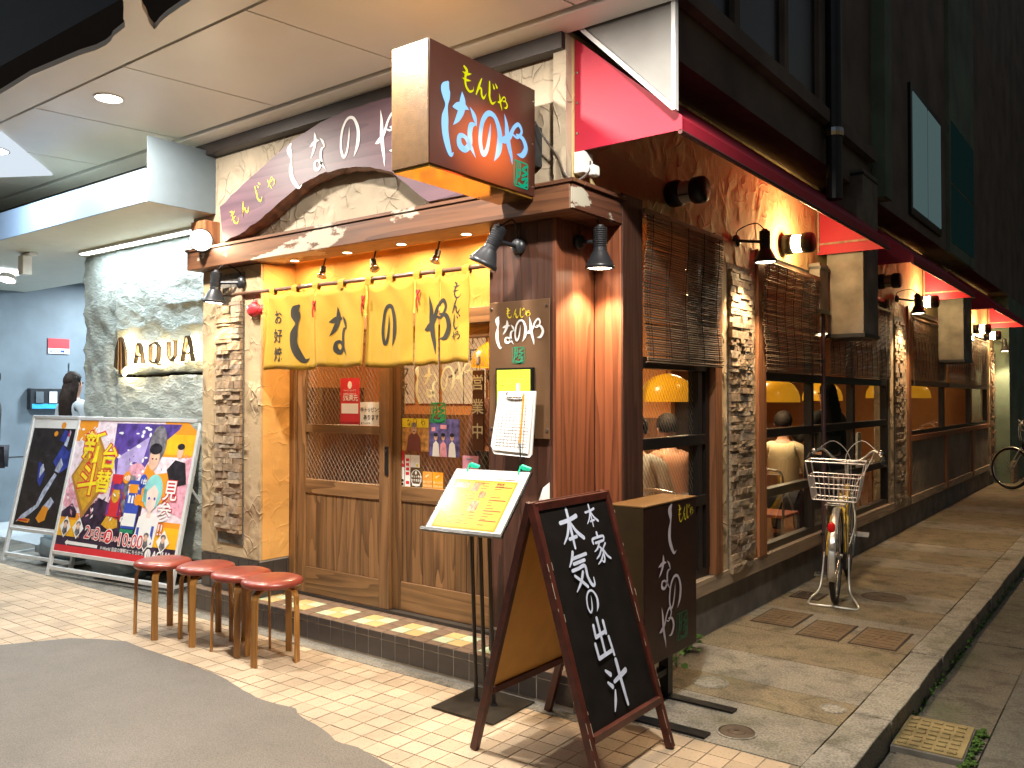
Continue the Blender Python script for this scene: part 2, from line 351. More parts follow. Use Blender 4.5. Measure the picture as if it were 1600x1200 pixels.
def stone_mat():
    m, t, b = nt('ledge_stone'); oi = N(t, 'ObjectInfo'); tc = N(t, 'TexCoord')
    c = ramp(t, oi.outputs['Random'], [(0, (.30, .21, .14)), (.35, (.42, .30, .19)), (.7, (.50, .38, .25)), (1, (.34, .28, .22))])
    n = N(t, 'TexNoise'); n.inputs['Scale'].default_value = 30; n.inputs['Detail'].default_value = 8; L(t, tc.outputs['Object'], n.inputs[0])
    mi = N(t, 'Mix', data_type='RGBA', blend_type='MULTIPLY'); mi.inputs['Factor'].default_value = .7; L(t, c, mi.inputs['A']); L(t, ramp(t, n.outputs[0], [(.3, (.5, .5, .5)), (.7, (1.2, 1.2, 1.2))]), mi.inputs['B'])
    L(t, mi.outputs['Result'], b.inputs['Base Color']); b.inputs['Roughness'].default_value = .85; bump(t, b, n.outputs[0], .8, .008); return m
M['stone'] = stone_mat()
PITCH = .108
def floor_tile_mat():
    m, t, b = nt('tan_floor_tile'); v, g = pos_cells(t, PITCH, (0, 0, 0))
    c = ramp(t, v, [(0, (.43, .33, .225)), (.5, (.50, .385, .265)), (1, (.545, .42, .295))])
    n = N(t, 'TexNoise'); n.inputs['Scale'].default_value = 2.2; n.inputs['Detail'].default_value = 8; L(t, g.outputs['Position'], n.inputs[0])
    n2 = N(t, 'TexNoise'); n2.inputs['Scale'].default_value = 70; n2.inputs['Detail'].default_value = 6; L(t, g.outputs['Position'], n2.inputs[0])
    mi = N(t, 'Mix', data_type='RGBA', blend_type='MULTIPLY'); mi.inputs['Factor'].default_value = 1; L(t, c, mi.inputs['A']); L(t, ramp(t, n.outputs[0], [(.3, (.72, .72, .72)), (.6, (1.05, 1.05, 1.05))]), mi.inputs['B'])
    m2 = N(t, 'Mix', data_type='RGBA', blend_type='MULTIPLY'); m2.inputs['Factor'].default_value = 1; L(t, mi.outputs['Result'], m2.inputs['A']); L(t, ramp(t, n2.outputs[0], [(.30, (.72, .68, .64)), (.42, (1, 1, 1))]), m2.inputs['B'])
    L(t, m2.outputs['Result'], b.inputs['Base Color']); b.inputs['Roughness'].default_value = .55; bump(t, b, n2.outputs[0], .25, .002); return m
M['ftile'] = floor_tile_mat()
def ground_mat(name, c1, c2, wear=1, grain=90, rough=.85, bs=.5, moss=None, big=1.2):
    m, t, b = nt(name); g = N(t, 'NewGeometry'); n = N(t, 'TexNoise'); n.inputs['Scale'].default_value = big; n.inputs['Detail'].default_value = 9; n.inputs['Roughness'].default_value = .6; L(t, g.outputs['Position'], n.inputs[0])
    c = ramp(t, n.outputs[0], [(.32, c1), (.68, c2)])
    n2 = N(t, 'TexNoise'); n2.inputs['Scale'].default_value = grain; n2.inputs['Detail'].default_value = 5; L(t, g.outputs['Position'], n2.inputs[0])
    mi = N(t, 'Mix', data_type='RGBA', blend_type='MULTIPLY'); mi.inputs['Factor'].default_value = 1; L(t, c, mi.inputs['A']); L(t, ramp(t, n2.outputs[0], [(.35, (.6, .6, .6)), (.62, (1.15, 1.15, 1.15))]), mi.inputs['B']); out = mi.outputs['Result']
    n5 = N(t, 'TexNoise'); n5.inputs['Scale'].default_value = 6.5; n5.inputs['Detail'].default_value = 10; n5.inputs['Roughness'].default_value = .7; n5.inputs['Distortion'].default_value = .5; L(t, g.outputs['Position'], n5.inputs[0])
    m5 = N(t, 'Mix', data_type='RGBA', blend_type='MULTIPLY'); m5.inputs['Factor'].default_value = wear; L(t, out, m5.inputs['A']); L(t, ramp(t, n5.outputs[0], [(.36, (.55, .54, .5)), (.5, (1, 1, 1)), (.68, (1.12, 1.1, 1.05))]), m5.inputs['B']); out = m5.outputs['Result']
    if moss:
        n3 = N(t, 'TexNoise'); n3.inputs['Scale'].default_value = 1.7; n3.inputs['Detail'].default_value = 7; L(t, g.outputs['Position'], n3.inputs[0])
        m2 = N(t, 'Mix', data_type='RGBA'); L(t, ramp(t, n3.outputs[0], [(.56, (0, 0, 0)), (.72, (.7, .7, .7))]), m2.inputs['Factor']); L(t, out, m2.inputs['A']); m2.inputs['B'].default_value = (*moss, 1); out = m2.outputs['Result']
    L(t, out, b.inputs['Base Color']); b.inputs['Roughness'].default_value = rough; bump(t, b, n2.outputs[0], bs, .003); return m
M['asphalt'] = ground_mat('asphalt', (.135, .118, .10), (.175, .155, .132), grain=160, rough=.6, bs=.3, wear=.2)
M['asphd'] = ground_mat('alley_asphalt', (.10, .10, .088), (.16, .155, .135), grain=130, moss=(.05, .075, .03))
M['slabA'] = ground_mat('sidewalk_concrete_grey', (.22, .20, .165), (.33, .30, .245), moss=(.10, .105, .04))
M['slabB'] = ground_mat('sidewalk_concrete_brown', (.19, .155, .10), (.29, .235, .15), moss=(.10, .10, .03))
M['kerb'] = ground_mat('kerb_concrete', (.25, .235, .20), (.37, .345, .29), moss=(.12, .12, .06))
M['strip'] = ground_mat('grey_strip', (.17, .16, .14), (.27, .25, .21))
M['gutter'] = ground_mat('gutter_concrete', (.10, .092, .072), (.18, .165, .13), moss=(.045, .065, .02))
M['iron'] = plain('manhole_iron', (.10, .075, .055), .6, .4, var=.4, nscale=10, bmp=.4)

def area(name, loc, size, power, color, direction=(0, 0, -1), size_y=None, shape='DISK', spread=180, parent=None):
    l = bpy.data.lights.new(name, 'AREA'); l.shape = shape; l.size = size; l.energy = power; l.color = color; l.spread = R(spread)
    if size_y: l.shape = 'RECTANGLE'; l.size_y = size_y
    o = bpy.data.objects.new(name, l); COL.objects.link(o); o.rotation_euler = Vector(direction).to_track_quat('-Z', 'Y').to_euler()
    if parent: o.parent = parent
    o.location = Vector(loc) - base(parent); return o
def spot(name, loc, d, power, color, cone=100, blend=.5, r=.03, parent=None):
    l = bpy.data.lights.new(name, 'SPOT'); l.energy = power; l.color = color; l.spot_size = R(cone); l.spot_blend = blend; l.shadow_soft_size = r
    o = bpy.data.objects.new(name, l); COL.objects.link(o); o.rotation_euler = Vector(d).to_track_quat('-Z', 'Y').to_euler()
    if parent: o.parent = parent
    o.location = Vector(loc) - base(parent); return o
def point(name, loc, power, color, r=.04, parent=None):
    l = bpy.data.lights.new(name, 'POINT'); l.energy = power; l.color = color; l.shadow_soft_size = r
    o = bpy.data.objects.new(name, l); COL.objects.link(o)
    if parent: o.parent = parent
    o.location = Vector(loc) - base(parent); return o
WARM = (1, .74, .45); WARMW = (1, .91, .79); AMBER = (1, .55, .18); COOL = (.80, .93, 1)

# ------------------------------------------------------------------ lettering helpers
G = {
'し': [[(.40, 1.02, .04), (.30, .92, .15), (.33, .80, .12), (.34, .68, .045), (.28, .5, .11), (.28, .32, .11), (.37, .15, .10), (.52, .0, .06), (.66, .05, .0)]],
'な': [[(.05, .68, .01), (.22, .72, .09), (.42, .76, .08), (.60, .74, .0)], [(.36, 1, .0), (.38, .86, .09), (.35, .70, .10), (.22, .52, .07), (.06, .38, .0)],
      [(.62, .80, .0), (.78, .66, .07), (.86, .50, .0)], [(.86, .54, .0), (.68, .50, .07), (.62, .36, .08), (.62, .18, .08), (.46, .05, .07), (.28, .10, .09), (.28, .24, .06), (.45, .26, .05), (.62, .16, .07), (.84, -.04, .0)]],
'の': [[(.50, .78, .0), (.46, .52, .05), (.34, .18, .07), (.16, .06, .08), (.04, .32, .08), (.13, .72, .08), (.40, .96, .08), (.72, .93, .08), (.93, .62, .11), (.88, .26, .12), (.66, -.02, .0)]],
'や': [[(.16, 1.04, .0), (.24, .8, .07), (.27, .55, .10), (.34, .3, .09), (.42, .1, .06), (.46, -.1, .0)], [(.0, .38, .0), (.16, .42, .10), (.36, .55, .08), (.52, .80, .06), (.70, .92, .06), (.82, .78, .05), (.66, .60, .04), (.50, .62, .03)],
      [(.62, .66, .03), (.86, .62, .07), (.98, .42, .09), (.84, .22, .08), (.62, .20, .0)]],
'も': [[(.22, 1, .07), (.40, .86, .11), (.30, .55, .09), (.34, .18, .09), (.58, .0, .08), (.84, .12, .04), (.86, .32, .0)], [(.08, .74, .0), (.4, .72, .09), (.74, .82, .0)], [(.06, .46, .0), (.36, .44, .08), (.7, .50, .0)]],
'ん': [[(.56, 1, .04), (.36, .6, .10), (.08, .0, .05), (.3, .4, .09), (.52, .44, .09), (.55, .14, .10), (.72, .0, .09), (.98, .34, .0)]],
'じ': [[(.28, 1, .06), (.28, .6, .10), (.28, .25, .10), (.5, .0, .09), (.86, .2, .0)], [(.54, .96, .02), (.66, .78, .09)], [(.76, 1.04, .02), (.9, .88, .09)]],
'本': [[(.08, .68, .08), (.5, .71, .085), (.9, .78, .09)], [(.50, 1, .08), (.5, .5, .085), (.49, 0, .06)], [(.48, .68, .07), (.3, .38, .07), (.03, .16, .03)], [(.52, .68, .05), (.72, .40, .08), (1, .2, .09)], [(.32, .24, .07), (.68, .27, .07)]],
'家': [[(.5, 1, .08), (.5, .88, .08)], [(.10, .68, .07), (.12, .82, .07), (.5, .85, .07), (.9, .84, .07), (.84, .70, .06)], [(.26, .68, .07), (.76, .70, .07)], [(.5, .66, .07), (.3, .5, .06), (.06, .42, .03)], [(.4, .56, .06), (.6, .40, .07), (.6, .12, .07), (.5, .02, .06), (.38, .1, .03)],
      [(.5, .42, .06), (.3, .27, .06), (.06, .18, .03)], [(.54, .26, .06), (.34, .1, .06), (.08, .0, .03)], [(.88, .6, .06), (.66, .46, .05)], [(.62, .44, .06), (.8, .2, .07), (1, .08, .06)]],
'気': [[(.32, 1, .08), (.2, .82, .07), (.03, .66, .03)], [(.25, .84, .07), (.6, .86, .07), (.92, .88, .07)], [(.24, .70, .07), (.78, .73, .07)], [(.10, .54, .07), (.4, .56, .07), (.72, .58, .08), (.73, .3, .08), (.84, .06, .08), (.97, .04, .06), (1, .22, .03)], [(.56, .44, .07), (.36, .2, .07), (.08, .0, .03)], [(.15, .40, .06), (.4, .22, .07), (.62, .04, .07)]],
'出': [[(.5, 1, .08), (.5, .5, .08), (.5, .08, .07)], [(.24, .86, .08), (.22, .58, .08)], [(.22, .57, .08), (.78, .62, .08)], [(.78, .88, .08), (.78, .58, .08)], [(.10, .42, .08), (.12, .06, .08)], [(.12, .06, .08), (.9, .12, .08)], [(.86, .46, .08), (.92, .0, .07)]],
'汁': [[(.08, .88, .05), (.26, .76, .09)], [(.06, .62, .05), (.22, .5, .09)], [(.06, .0, .03), (.20, .2, .08), (.3, .4, .04)], [(.36, .58, .07), (.7, .64, .09), (1, .70, .10)], [(.66, 1, .09), (.68, .5, .09), (.72, .0, .07)]],
'seal': [[(.05, 1, .05), (.95, 1, .05)], [(1, .95, .05), (1, .05, .05)], [(.95, 0, .05), (.05, 0, .05)], [(0, .05, .05), (0, .95, .05)], [(.25, .95, .09), (.22, .5, .10), (.12, .1, .09)], [(.42, .95, .08), (.42, .55, .08), (.3, .35, .08)], [(.2, .62, .08), (.45, .66, .08)],
      [(.9, .9, .09), (.6, .7, .09), (.9, .62, .09), (.58, .45, .09)], [(.55, .3, .09), (.9, .4, .09), (.7, .12, .09)], [(.3, .12, .09), (.6, .06, .1), (.92, .16, .09)]],
}
def ribbon(bm, pts, O, U, V, Nn, w, h, off, ws, lf):
    ps = catmull([Vector((p[0], p[1], p[2])) for p in pts], 6)
    q = [Vector((p.x * w, p.y * h)) for p in ps]; wd = [max(p.z, 0) * ws for p in ps]; le = []; ri = []
    def P(v): return O + U * v.x + V * v.y + Nn * off
    for i, a in enumerate(q):
        d = q[min(i + 1, len(q) - 1)] - q[max(i - 1, 0)]
        d = d.normalized() if d.length > 1e-9 else Vector((1, 0)); n = Vector((-d.y, d.x)); r = wd[i] / 2
        le.append(a + n * r); ri.append(a - n * r)
    Lv = [bm.verts.new(P(v)) for v in le]; Rv = [bm.verts.new(P(v)) for v in ri]
    for i in range(len(q) - 1):
        try: bm.faces.new((Rv[i], Rv[i + 1], Lv[i + 1], Lv[i]))
        except Exception: pass
    for i, sgn in ((0, -1), (len(q) - 1, 1)):
        if wd[i] > .02 * ws:
            d = (q[1] - q[0]) if i == 0 else (q[-1] - q[-2]); a0 = math.atan2(d.y, d.x); r = wd[i] / 2
            arc = [q[i] + Vector((math.cos(a0 + t), math.sin(a0 + t))) * r for t in ([math.pi / 2 + k * math.pi / 6 for k in range(7)] if i == 0 else [-math.pi / 2 + k * math.pi / 6 for k in range(7)])]
            bm.faces.new([bm.verts.new(P(v)) for v in arc])
def glyphs(bm, items, O, U, V, off=.002, fat=1.0):
    """items: (char, x, y, w, h) on the plane O + xU + yV"""
    O = Vector(O); U = Vector(U).normalized(); V = Vector(V).normalized(); Nn = U.cross(V); k = 0
    for ch, x, y, w_, h_ in items:
        for st in G[ch]:
            ribbon(bm, st, O + U * x + V * y, U, V, Nn, w_, h_, off + k * .00035, (w_ + h_) / 2 * fat, 0); k += 1
    return bm
_fc = bpy.data.curves.new('type', 'FONT'); _fo = bpy.data.objects.new('type', _fc); COL.objects.link(_fo)
def text(bm, s, O, U, V, h, off=.002, bold=.0, wide=1.0, align='LEFT', mat_index=0, slant=0):
    _fc.body = s; _fc.align_x = align; _fc.offset = bold; _fc.shear = slant; _fc.space_line = 1.0; _fc.resolution_u = 3
    bpy.context.view_layer.update(); me = bpy.data.meshes.new_from_object(_fo.evaluated_get(bpy.context.evaluated_depsgraph_get()))
    O = Vector(O); U = Vector(U).normalized(); V = Vector(V).normalized(); Nn = U.cross(V); n0 = len(bm.verts)
    vs = [bm.verts.new(O + U * (v.co.x * h * wide) + V * (v.co.y * h) + Nn * off) for v in me.vertices]
    for p in me.polygons:
        try: f = bm.faces.new([vs[i] for i in p.vertices]); f.material_index = mat_index
        except Exception: pass
    bpy.data.meshes.remove(me); return bm
def vtext(bm, s, O, U, V, h, pitch=1.05, **k):
    O = Vector(O); V = Vector(V).normalized()
    for i, ch in enumerate(s): text(bm, ch, O - V * (i * pitch * h), U, V, h, align='CENTER', **k)
    return bm
def flat(bm, pts, O, U, V, off=.001, mi=0):
    O = Vector(O); U = Vector(U).normalized(); V = Vector(V).normalized(); Nn = U.cross(V)
    f = bm.faces.new([bm.verts.new(O + U * p[0] + V * p[1] + Nn * off) for p in pts]); f.material_index = mi; return bm
def rect(x0, y0, x1, y1): return [(x0, y0), (x1, y0), (x1, y1), (x0, y1)]
def ell(cx, cy, rx, ry, n=20, a0=0): return [(cx + rx * math.cos(a0 + 2 * math.pi * k / n), cy + ry * math.sin(a0 + 2 * math.pi * k / n)) for k in range(n)]
# ================================================================== GROUND
obj('ground', bx(-60, 40, -30, 60, -.35, -.30), M['asphd'])['kind'] = 'structure'
fl = obj('tiled_pavement', bx(-16, -1.16, -1.5, 3.44, -.30, -.0035), M['groutd']); fl['kind'] = 'structure'
road_edge = [(-16, 1.0), (-7.5, 1.35), (-6.2, 1.75), (-5.72, 2.02), (-5.56, 2.22), (-5.38, 2.53), (-5.2, 2.64), (-5.03, 2.70), (-4.6, 2.69), (-4.3, 2.685), (-4.11, 2.69), (-3.85, 2.645), (-3.59, 2.60), (-3.42, 2.60), (-3.30, 2.615), (-3.24, 2.58), (-3.01, 2.53), (-2.84, 2.47), (-2.72, 2.49), (-2.45, 2.44), (-2.1, 2.36), (-1.6, 2.2), (-1.16, 2.05)]
re2 = []
for a, b in zip(road_edge, road_edge[1:]):
    for k in range(4):
        t = k / 4; p = Vector((a[0] + (b[0] - a[0]) * t, a[1] + (b[1] - a[1]) * t)); re2.append((p.x, p.y + .012 * noise.noise(Vector((p.x * 9, p.y * 9, 0)))))
re2.append(road_edge[-1])
bm = NB(); prism(bm, [(x, y, .005) for x, y in re2] + [(-1.16, -1.5, .005), (-16, -1.5, .005)], (0, 0, -.02))
obj('road', bm, M['asphalt'])['kind'] = 'structure'
def edge_y(x):
    for (x0, y0), (x1, y1) in zip(road_edge, road_edge[1:]):
        if x0 <= x <= x1: return y0 + (y1 - y0) * (x - x0) / (x1 - x0)
    return 1
def in_view(x, y, z=0):
    yw = R(37.25); d = -math.sin(yw) * x + math.cos(yw) * y
    if d < .3: return False
    r = math.cos(yw) * x + math.sin(yw) * y; px = 800 + 1315 * r / d; py = 622 + 1315 * (1.5 - z) / d
    return -30 < px < 1640 and py < 1235
cells = []
i0, i1 = int(-9.4 / PITCH), int(-1.2 / PITCH)
for i in range(i0, i1):
    for j in range(int(1.9 / PITCH), int(3.44 / PITCH) + 1):
        x, y = (i + .5) * PITCH, (j + .5) * PITCH
        if y + PITCH / 2 < edge_y(x) - .03 or not in_view(x, y) or y > (3.30 if x < -2.12 else 3.43): continue
        cells.append((math.hypot(x, y), x, y))
cells.sort()
h = (PITCH - .0055) / 2
tb = NB(); box(tb, -h, h, -h, h, -.012, 0); bmesh.ops.bevel(tb, geom=[e for e in tb.edges if all(v.co.z > -.001 for v in e.verts)], offset=.0022, segments=1)
tme = mesh('tile', tb, M['ftile'])
for d, x, y in cells[:295]:
    link('tile', tme, fl, (x, y, random.uniform(-.0012, .0008)), (random.gauss(0, .006), random.gauss(0, .006), random.gauss(0, .006)))
rb = NB()
for d, x, y in cells[295:]: box(rb, x - h, x + h, y - h, y + h, -.012, random.uniform(-.0012, .0008))
obj('far_tiles', rb, M['ftile'], fl)['kind'] = 'stuff'
o = obj('concrete_strip', bx(-9.5, -2.14, 3.30, 3.44, -.02, .002), M['strip'], fl)
o = obj('entrance_floor', bx(-16, -5.45, 3.44, 12, -.25, .004), M['strip']); o['kind'] = 'structure'
obj('white_floor', bx(-16, -8.2, 3.9, 12, .004, .010), M['floorw'], o)
# alley pavement and its slabs
sw = obj('alley_pavement', bx(-2.36, -1.16, 3.44, 22, -.3, -.004), M['groutd']); sw['kind'] = 'structure'
ys = [3.462, 3.62, 4.02, 4.34, 4.83, 5.36, 5.62, 6.02, 6.5, 7.0, 7.4, 8.0, 8.45, 9.0, 9.5, 10.1, 10.7, 11.3, 12, 12.6, 13.3, 14, 15, 16, 17.5, 19, 22]
for k, (a, b) in enumerate(zip(ys, ys[1:])):
    sl = .03 if k else 0
    bm = NB(); prism(bm, [(-2.36, a + .003, -.02), (-1.156, a + .003 - sl, -.02), (-1.156, b - .003 - sl, -.02), (-2.36, b - .003, -.02)], (0, 0, .02 + random.uniform(-.002, .001)))
    obj('slab', bm, M['slabA'] if k in (0, 1, 3, 6, 8, 11, 13, 16, 19) else M['slabB'], sw)
y = 3.0; kb = obj('kerb', bx(-1.152, -.985, 2.4, 22, -.3, -.012), M['gutter']); kb['kind'] = 'structure'
k = 0
while y < 22:
    ln = .6 if y < 12 else 1.2
    bm = NB(); box(bm, -1.15, -.98 + random.uniform(-.006, .006), y + .004, y + ln - .004, -.14, .004 + random.uniform(-.004, .004))
    bmesh.ops.subdivide_edges(bm, edges=bm.edges, cuts=3, use_grid_fill=True)
    for v in bm.verts: v.co += noise.noise_vector(v.co * 14) * .005
    obj('kerb_stone', bm, M['kerb'], kb, bevel=.006); y += ln
gt = obj('gutter', bx(-.98, -.62, 2.4, 22, -.3, -.115), M['gutter']); gt['kind'] = 'structure'
o = obj('alley_road', bx(-.62, 12, 2.4, 26, -.3, -.105), M['asphd']); o['kind'] = 'structure'
y = 3.9
while y < 16:
    obj('gutter_slab', bx(-.94, -.63, y + .004, y + .59, -.118, -.108 + random.uniform(-.003, .003)), M['gutter'], gt); y += .6
# manholes and access covers
def manhole(x, y, r, label, mat='iron', z=.002):
    t = thing('manhole_cover', label, 'manhole cover', (x, y, z)); bm = NB()
    lathe(bm, [(r * 1.12, -.01), (r * 1.12, .002), (r * 1.02, .003)], (x, y, z), (0, 0, 1), 28); obj('rim', bm, M['kerb'], t)
    bm = NB(); lathe(bm, [(r, -.006), (r, .003), (r * .93, .005), (r * .9, .002), (r * .5, .002), (r * .48, .004), (r * .15, .004), (r * .12, .001), (0, .001)], (x, y, z), (0, 0, 1), 28)
    obj('lid', bm, M[mat], t)
manhole(-1.87, 4.19, .085, 'small round concrete manhole cover beside the standing sign post', 'kerb')
manhole(-1.50, 3.64, .08, 'small rusty round manhole cover near the blackboard foot')
manhole(-1.16 - .08, 4.19, .055, 'tiny round pale cover next to the kerb', 'kerb')
manhole(-1.62, 6.75, .16, 'dark round manhole cover on the pavement beyond the bicycle')
def access(x0, x1, y0, y1, label, mat='iron'):
    t = thing('access_cover', label, 'access cover', ((x0 + x1) / 2, (y0 + y1) / 2, .003))
    bm = NB(); box(bm, x0, x1, y0, y1, -.01, .003); obj('frame', bm, M['gap'], t)
    bm = NB(); box(bm, x0 + .012, x1 - .012, y0 + .012, y1 - .012, -.01, .006)
    obj('lid', bm, M[mat], t, bevel=.002)
    bm = NB()
    for k in range(7): box(bm, x0 + .03, x1 - .03, y0 + .035 + k * (y1 - y0 - .07) / 6 - .004, y0 + .035 + k * (y1 - y0 - .07) / 6 + .004, .006, .009)
    for k in range(2): box(bm, (x0 + x1) / 2 - .03 + k * .045, (x0 + x1) / 2 - .005 + k * .045, (y0 + y1) / 2 - .05, (y0 + y1) / 2 + .05, .006, .0105)
    obj('tread', bm, M[mat], t)
M['cov'] = plain('brown_cover', (.17, .115, .065), .7, .1, var=.25, nscale=8, bmp=.4)
access(-2.17, -1.88, 5.5, 5.92, 'brown square cover nearest the restaurant wall', 'cov')
access(-1.82, -1.55, 5.36, 5.80, 'square cover under the bicycle stand, middle of three', 'cov')
access(-1.50, -1.22, 5.36, 5.82, 'ribbed dark brown square cover nearest the kerb', 'cov')
access(-2.2, -1.98, 6.35, 6.6, 'small square drain cover by the bicycle wheel')
t = thing('drain_cover', 'yellowish patterned metal drain cover lying in the gutter', 'drain cover', (-.825, 4.34, -.11))
M['dcov'] = plain('drain_cover_top', (.26, .21, .10), .6, .2, var=.4, nscale=9, bmp=.4)
CX, CY, AN = -.825, 4.34, R(2)
def rb(bm, x0, x1, y0, y1, z0, z1):
    n0 = len(bm.verts); box(bm, x0, x1, y0, y1, z0, z1); bm.verts.ensure_lookup_table()
    bmesh.ops.rotate(bm, cent=(0, 0, 0), matrix=Matrix.Rotation(AN, 3, 'Z'), verts=bm.verts[n0:]); bmesh.ops.translate(bm, vec=(CX, CY, 0), verts=bm.verts[n0:])
bm = NB(); rb(bm, -.15, .15, -.22, .22, -.115, -.078); obj('block', bm, M['found'], t, bevel=.006)
bm = NB(); rb(bm, -.142, .142, -.212, .212, -.078, -.072)
for j in range(5):
    for k in range(7):
        xx = -.125 + j * .051; yy = -.19 + k * .057; rb(bm, xx, xx + .036, yy, yy + (.014 if (j + k) % 2 else .03), -.072, -.066)
obj('plate', bm, M['dcov'], t)
M['moss'] = plain('moss', (.05, .12, .015), .9, var=.6, nscale=60, bmp=1)
bm = NB()
for k in range(160):
    yy = random.uniform(4.1, 4.62); xx = random.gauss(-.665, .012); ball(bm, (xx, yy, -.105 + random.random() * .02), random.uniform(.006, .014), sz=.6, sub=1)
for k in range(260):
    yy = random.uniform(4.2, 9); ball(bm, (random.gauss(-.972, .008), yy, random.uniform(-.115, -.07)), random.uniform(.004, .011), sz=.7, sub=1)
setm(obj('moss', bm, M['moss']), 'green moss growing along the gutter and drain cover', 'moss', kind='stuff')

# ================================================================== RESTAURANT
RB = thing('restaurant_building', 'small corner restaurant with cream stucco, wooden door and red awnings', 'restaurant', (-3.8, 3.5, 0))
def part(name, bm, mat, parent=RB, **k): return obj(name, bm, M[mat] if isinstance(mat, str) else mat, parent, **k)
# front step with tiles
stp = part('tiled_step', bx(-5.447, -2.203, 3.3785, 3.80, 0, .1655), 'grout')
bx0 = -5.45; n = 30; pw = (5.45 - 2.20) / n
def tile_mesh(sx, sy, sz, mat):
    b_ = NB(); box(b_, -sx / 2, sx / 2, -sy / 2, sy / 2, -sz / 2, sz / 2); bmesh.ops.bevel(b_, geom=b_.edges[:], offset=.0018, segments=1); return mesh('tile', b_, M[mat])
lowm = tile_mesh(pw - .0065, .012, .098, 'dtile'); capm = tile_mesh(pw - .0065, .012, .034, 'dtile')
for i in range(n):
    x = bx0 + (i + .5) * pw
    link('tile', lowm, stp, (x, 3.381, .077), (random.gauss(0, .004), 0, random.gauss(0, .006)))
    link('tile', capm, stp, (x, 3.381, .150))
tops = {m: tile_mesh(pw - .0065, .090, .012, m) for m in ('dtile2', 'ctile', 'gtile')}
tf = tile_mesh(pw - .0065, .056, .012, 'dtile2')
for i in range(n):
    x = bx0 + (i + .5) * pw
    link('tile', tf, stp, (x, 3.409, .163))
    for r_ in range(3):
        y = 3.486 + r_ * .095; q = (i - 3) % 3
        mt = 'dtile2' if (q == 2 or r_ == 2 or i < 6 or i > 27) else ('gtile' if (q + r_) % 2 == 0 else 'ctile')
        link('tile', tops[mt], stp, (x, y, .163), (random.gauss(0, .003), random.gauss(0, .003), 0))
lows = tile_mesh(.012, pw - .0065, .098, 'dtile'); caps = tile_mesh(.012, pw - .0065, .034, 'dtile')
for j in range(3):
    link('tile', lows, stp, (-2.20, 3.44 + j * pw, .077)); link('tile', caps, stp, (-2.20, 3.44 + j * pw, .150))
# left pillar
part('pillar', bx(-5.40, -4.73, 3.45, 3.80, .42, 2.40), 'stucco')
pb = part('pillar_base', bx(-5.395, -4.735, 3.456, 3.80, .165, .42), 'grout')
vt = tile_mesh(.104, .010, .112, 'dtile'); vs_ = tile_mesh(.010, .104, .112, 'dtile')
for r_ in range(2):
    for i in range(6): link('tile', vt, pb, (-5.345 + i * .11, 3.452, .23 + r_ * .12))
    for j in range(3): link('tile', vs_, pb, (-4.731, 3.50 + j * .11, .23 + r_ * .12))
part('niche', bx(-5.20, -4.905, 3.444, 3.449, .50, 2.36), M['strip'])
def stones(parent, axis, a0, a1, z0, z1, face, seed, deep=.03):
    """ledge stones laid in courses; axis X = facing -Y, axis Y = facing +X"""
    rr = random.Random(seed); z = z0
    while z < z1 - .012:
        hh = rr.choice((.020, .026, .032, .040, .052)); hh = min(hh, z1 - z); a = a0
        while a < a1 - .01:
            ww = rr.uniform(.07, .20); ww = ww if a + ww < a1 - .04 else a1 - a
            d = rr.uniform(.010, deep)
            b_ = NB(); box(b_, a + .002, a + ww - .002, -d, .004, z + .0015, z + hh - .0015)
            bmesh.ops.subdivide_edges(b_, edges=[e for e in b_.edges if abs(e.verts[0].co.x - e.verts[1].co.x) > .02], cuts=2)
            for v in b_.verts:
                if v.co.y < -.005: v.co.y += rr.uniform(-.004, .004); v.co.z += rr.uniform(-.0016, .0016); v.co.x += rr.uniform(-.002, .002)
            if axis == 'X':
                for v in b_.verts: v.co = Vector((v.co.x, face + v.co.y, v.co.z))
            else:
                for v in b_.verts: v.co = Vector((face - v.co.y, v.co.x, v.co.z))
                bmesh.ops.recalc_face_normals(b_, faces=b_.faces)
            bmesh.ops.recalc_face_normals(b_, faces=b_.faces)
            obj('stone', b_, M['stone'], parent); a += ww
        z += hh
sc1 = part('stone_cladding', bx(-5.19, -4.915, 3.436, 3.443, .60, 2.25), 'gap')
stones(sc1, 'X', -5.20, -4.91, .58, 2.26, 3.437, 3)
# wall over the recess, ceiling of the recess, back wall above the door
part('upper_wall', bx(-5.53, -2.262, 3.45, 3.80, 2.56, 3.30), 'stucco_up')
part('corner_trim', bx(-2.33, -2.255, 3.40, 3.45, 2.54, 3.30), 'stucco_up')
part('recess_ceiling', bx(-4.80, -2.36, 3.45, 4.0, 2.43, 2.50), 'stucco_rec')
part('recess_wall', bx(-4.73, -2.79, 3.73, 3.80, 2.02, 2.43), 'stucco_rec')
part('recess_side', bx(-4.735, -4.728, 3.47, 3.73, .42, 2.40), 'stucco_rec')
part('lintel', bx(-4.73, -2.79, 3.69, 3.75, 1.93, 2.02), 'doorh', bevel=.004)
bmx = part('beam', bx(-5.46, -2.205, 3.355, 3.60, 2.405, 2.535), 'beam', bevel=.006)
part('beam_return', bx(-2.45, -2.20, 3.601, 3.86, 2.405, 2.53), 'beamY', bevel=.005)
part('beam_face', bx(-2.203, -2.192, 3.36, 3.86, 2.412, 2.528), 'beamY')
part('beam_cap', bx(-5.47, -2.18, 3.345, 3.45, 2.535, 2.552), 'beam')
part('beam_corner_cap', bx(-2.42, -2.175, 3.4505, 3.87, 2.532, 2.550), 'beamY')
part('beam_end_block', bx(-5.37, -5.20, 3.33, 3.45, 2.553, 2.735), 'post', bevel=.005)
part('cornice', bx(-5.58, -2.26, 3.37, 3.448, 3.20, 3.29), 'cornice', bevel=.004)
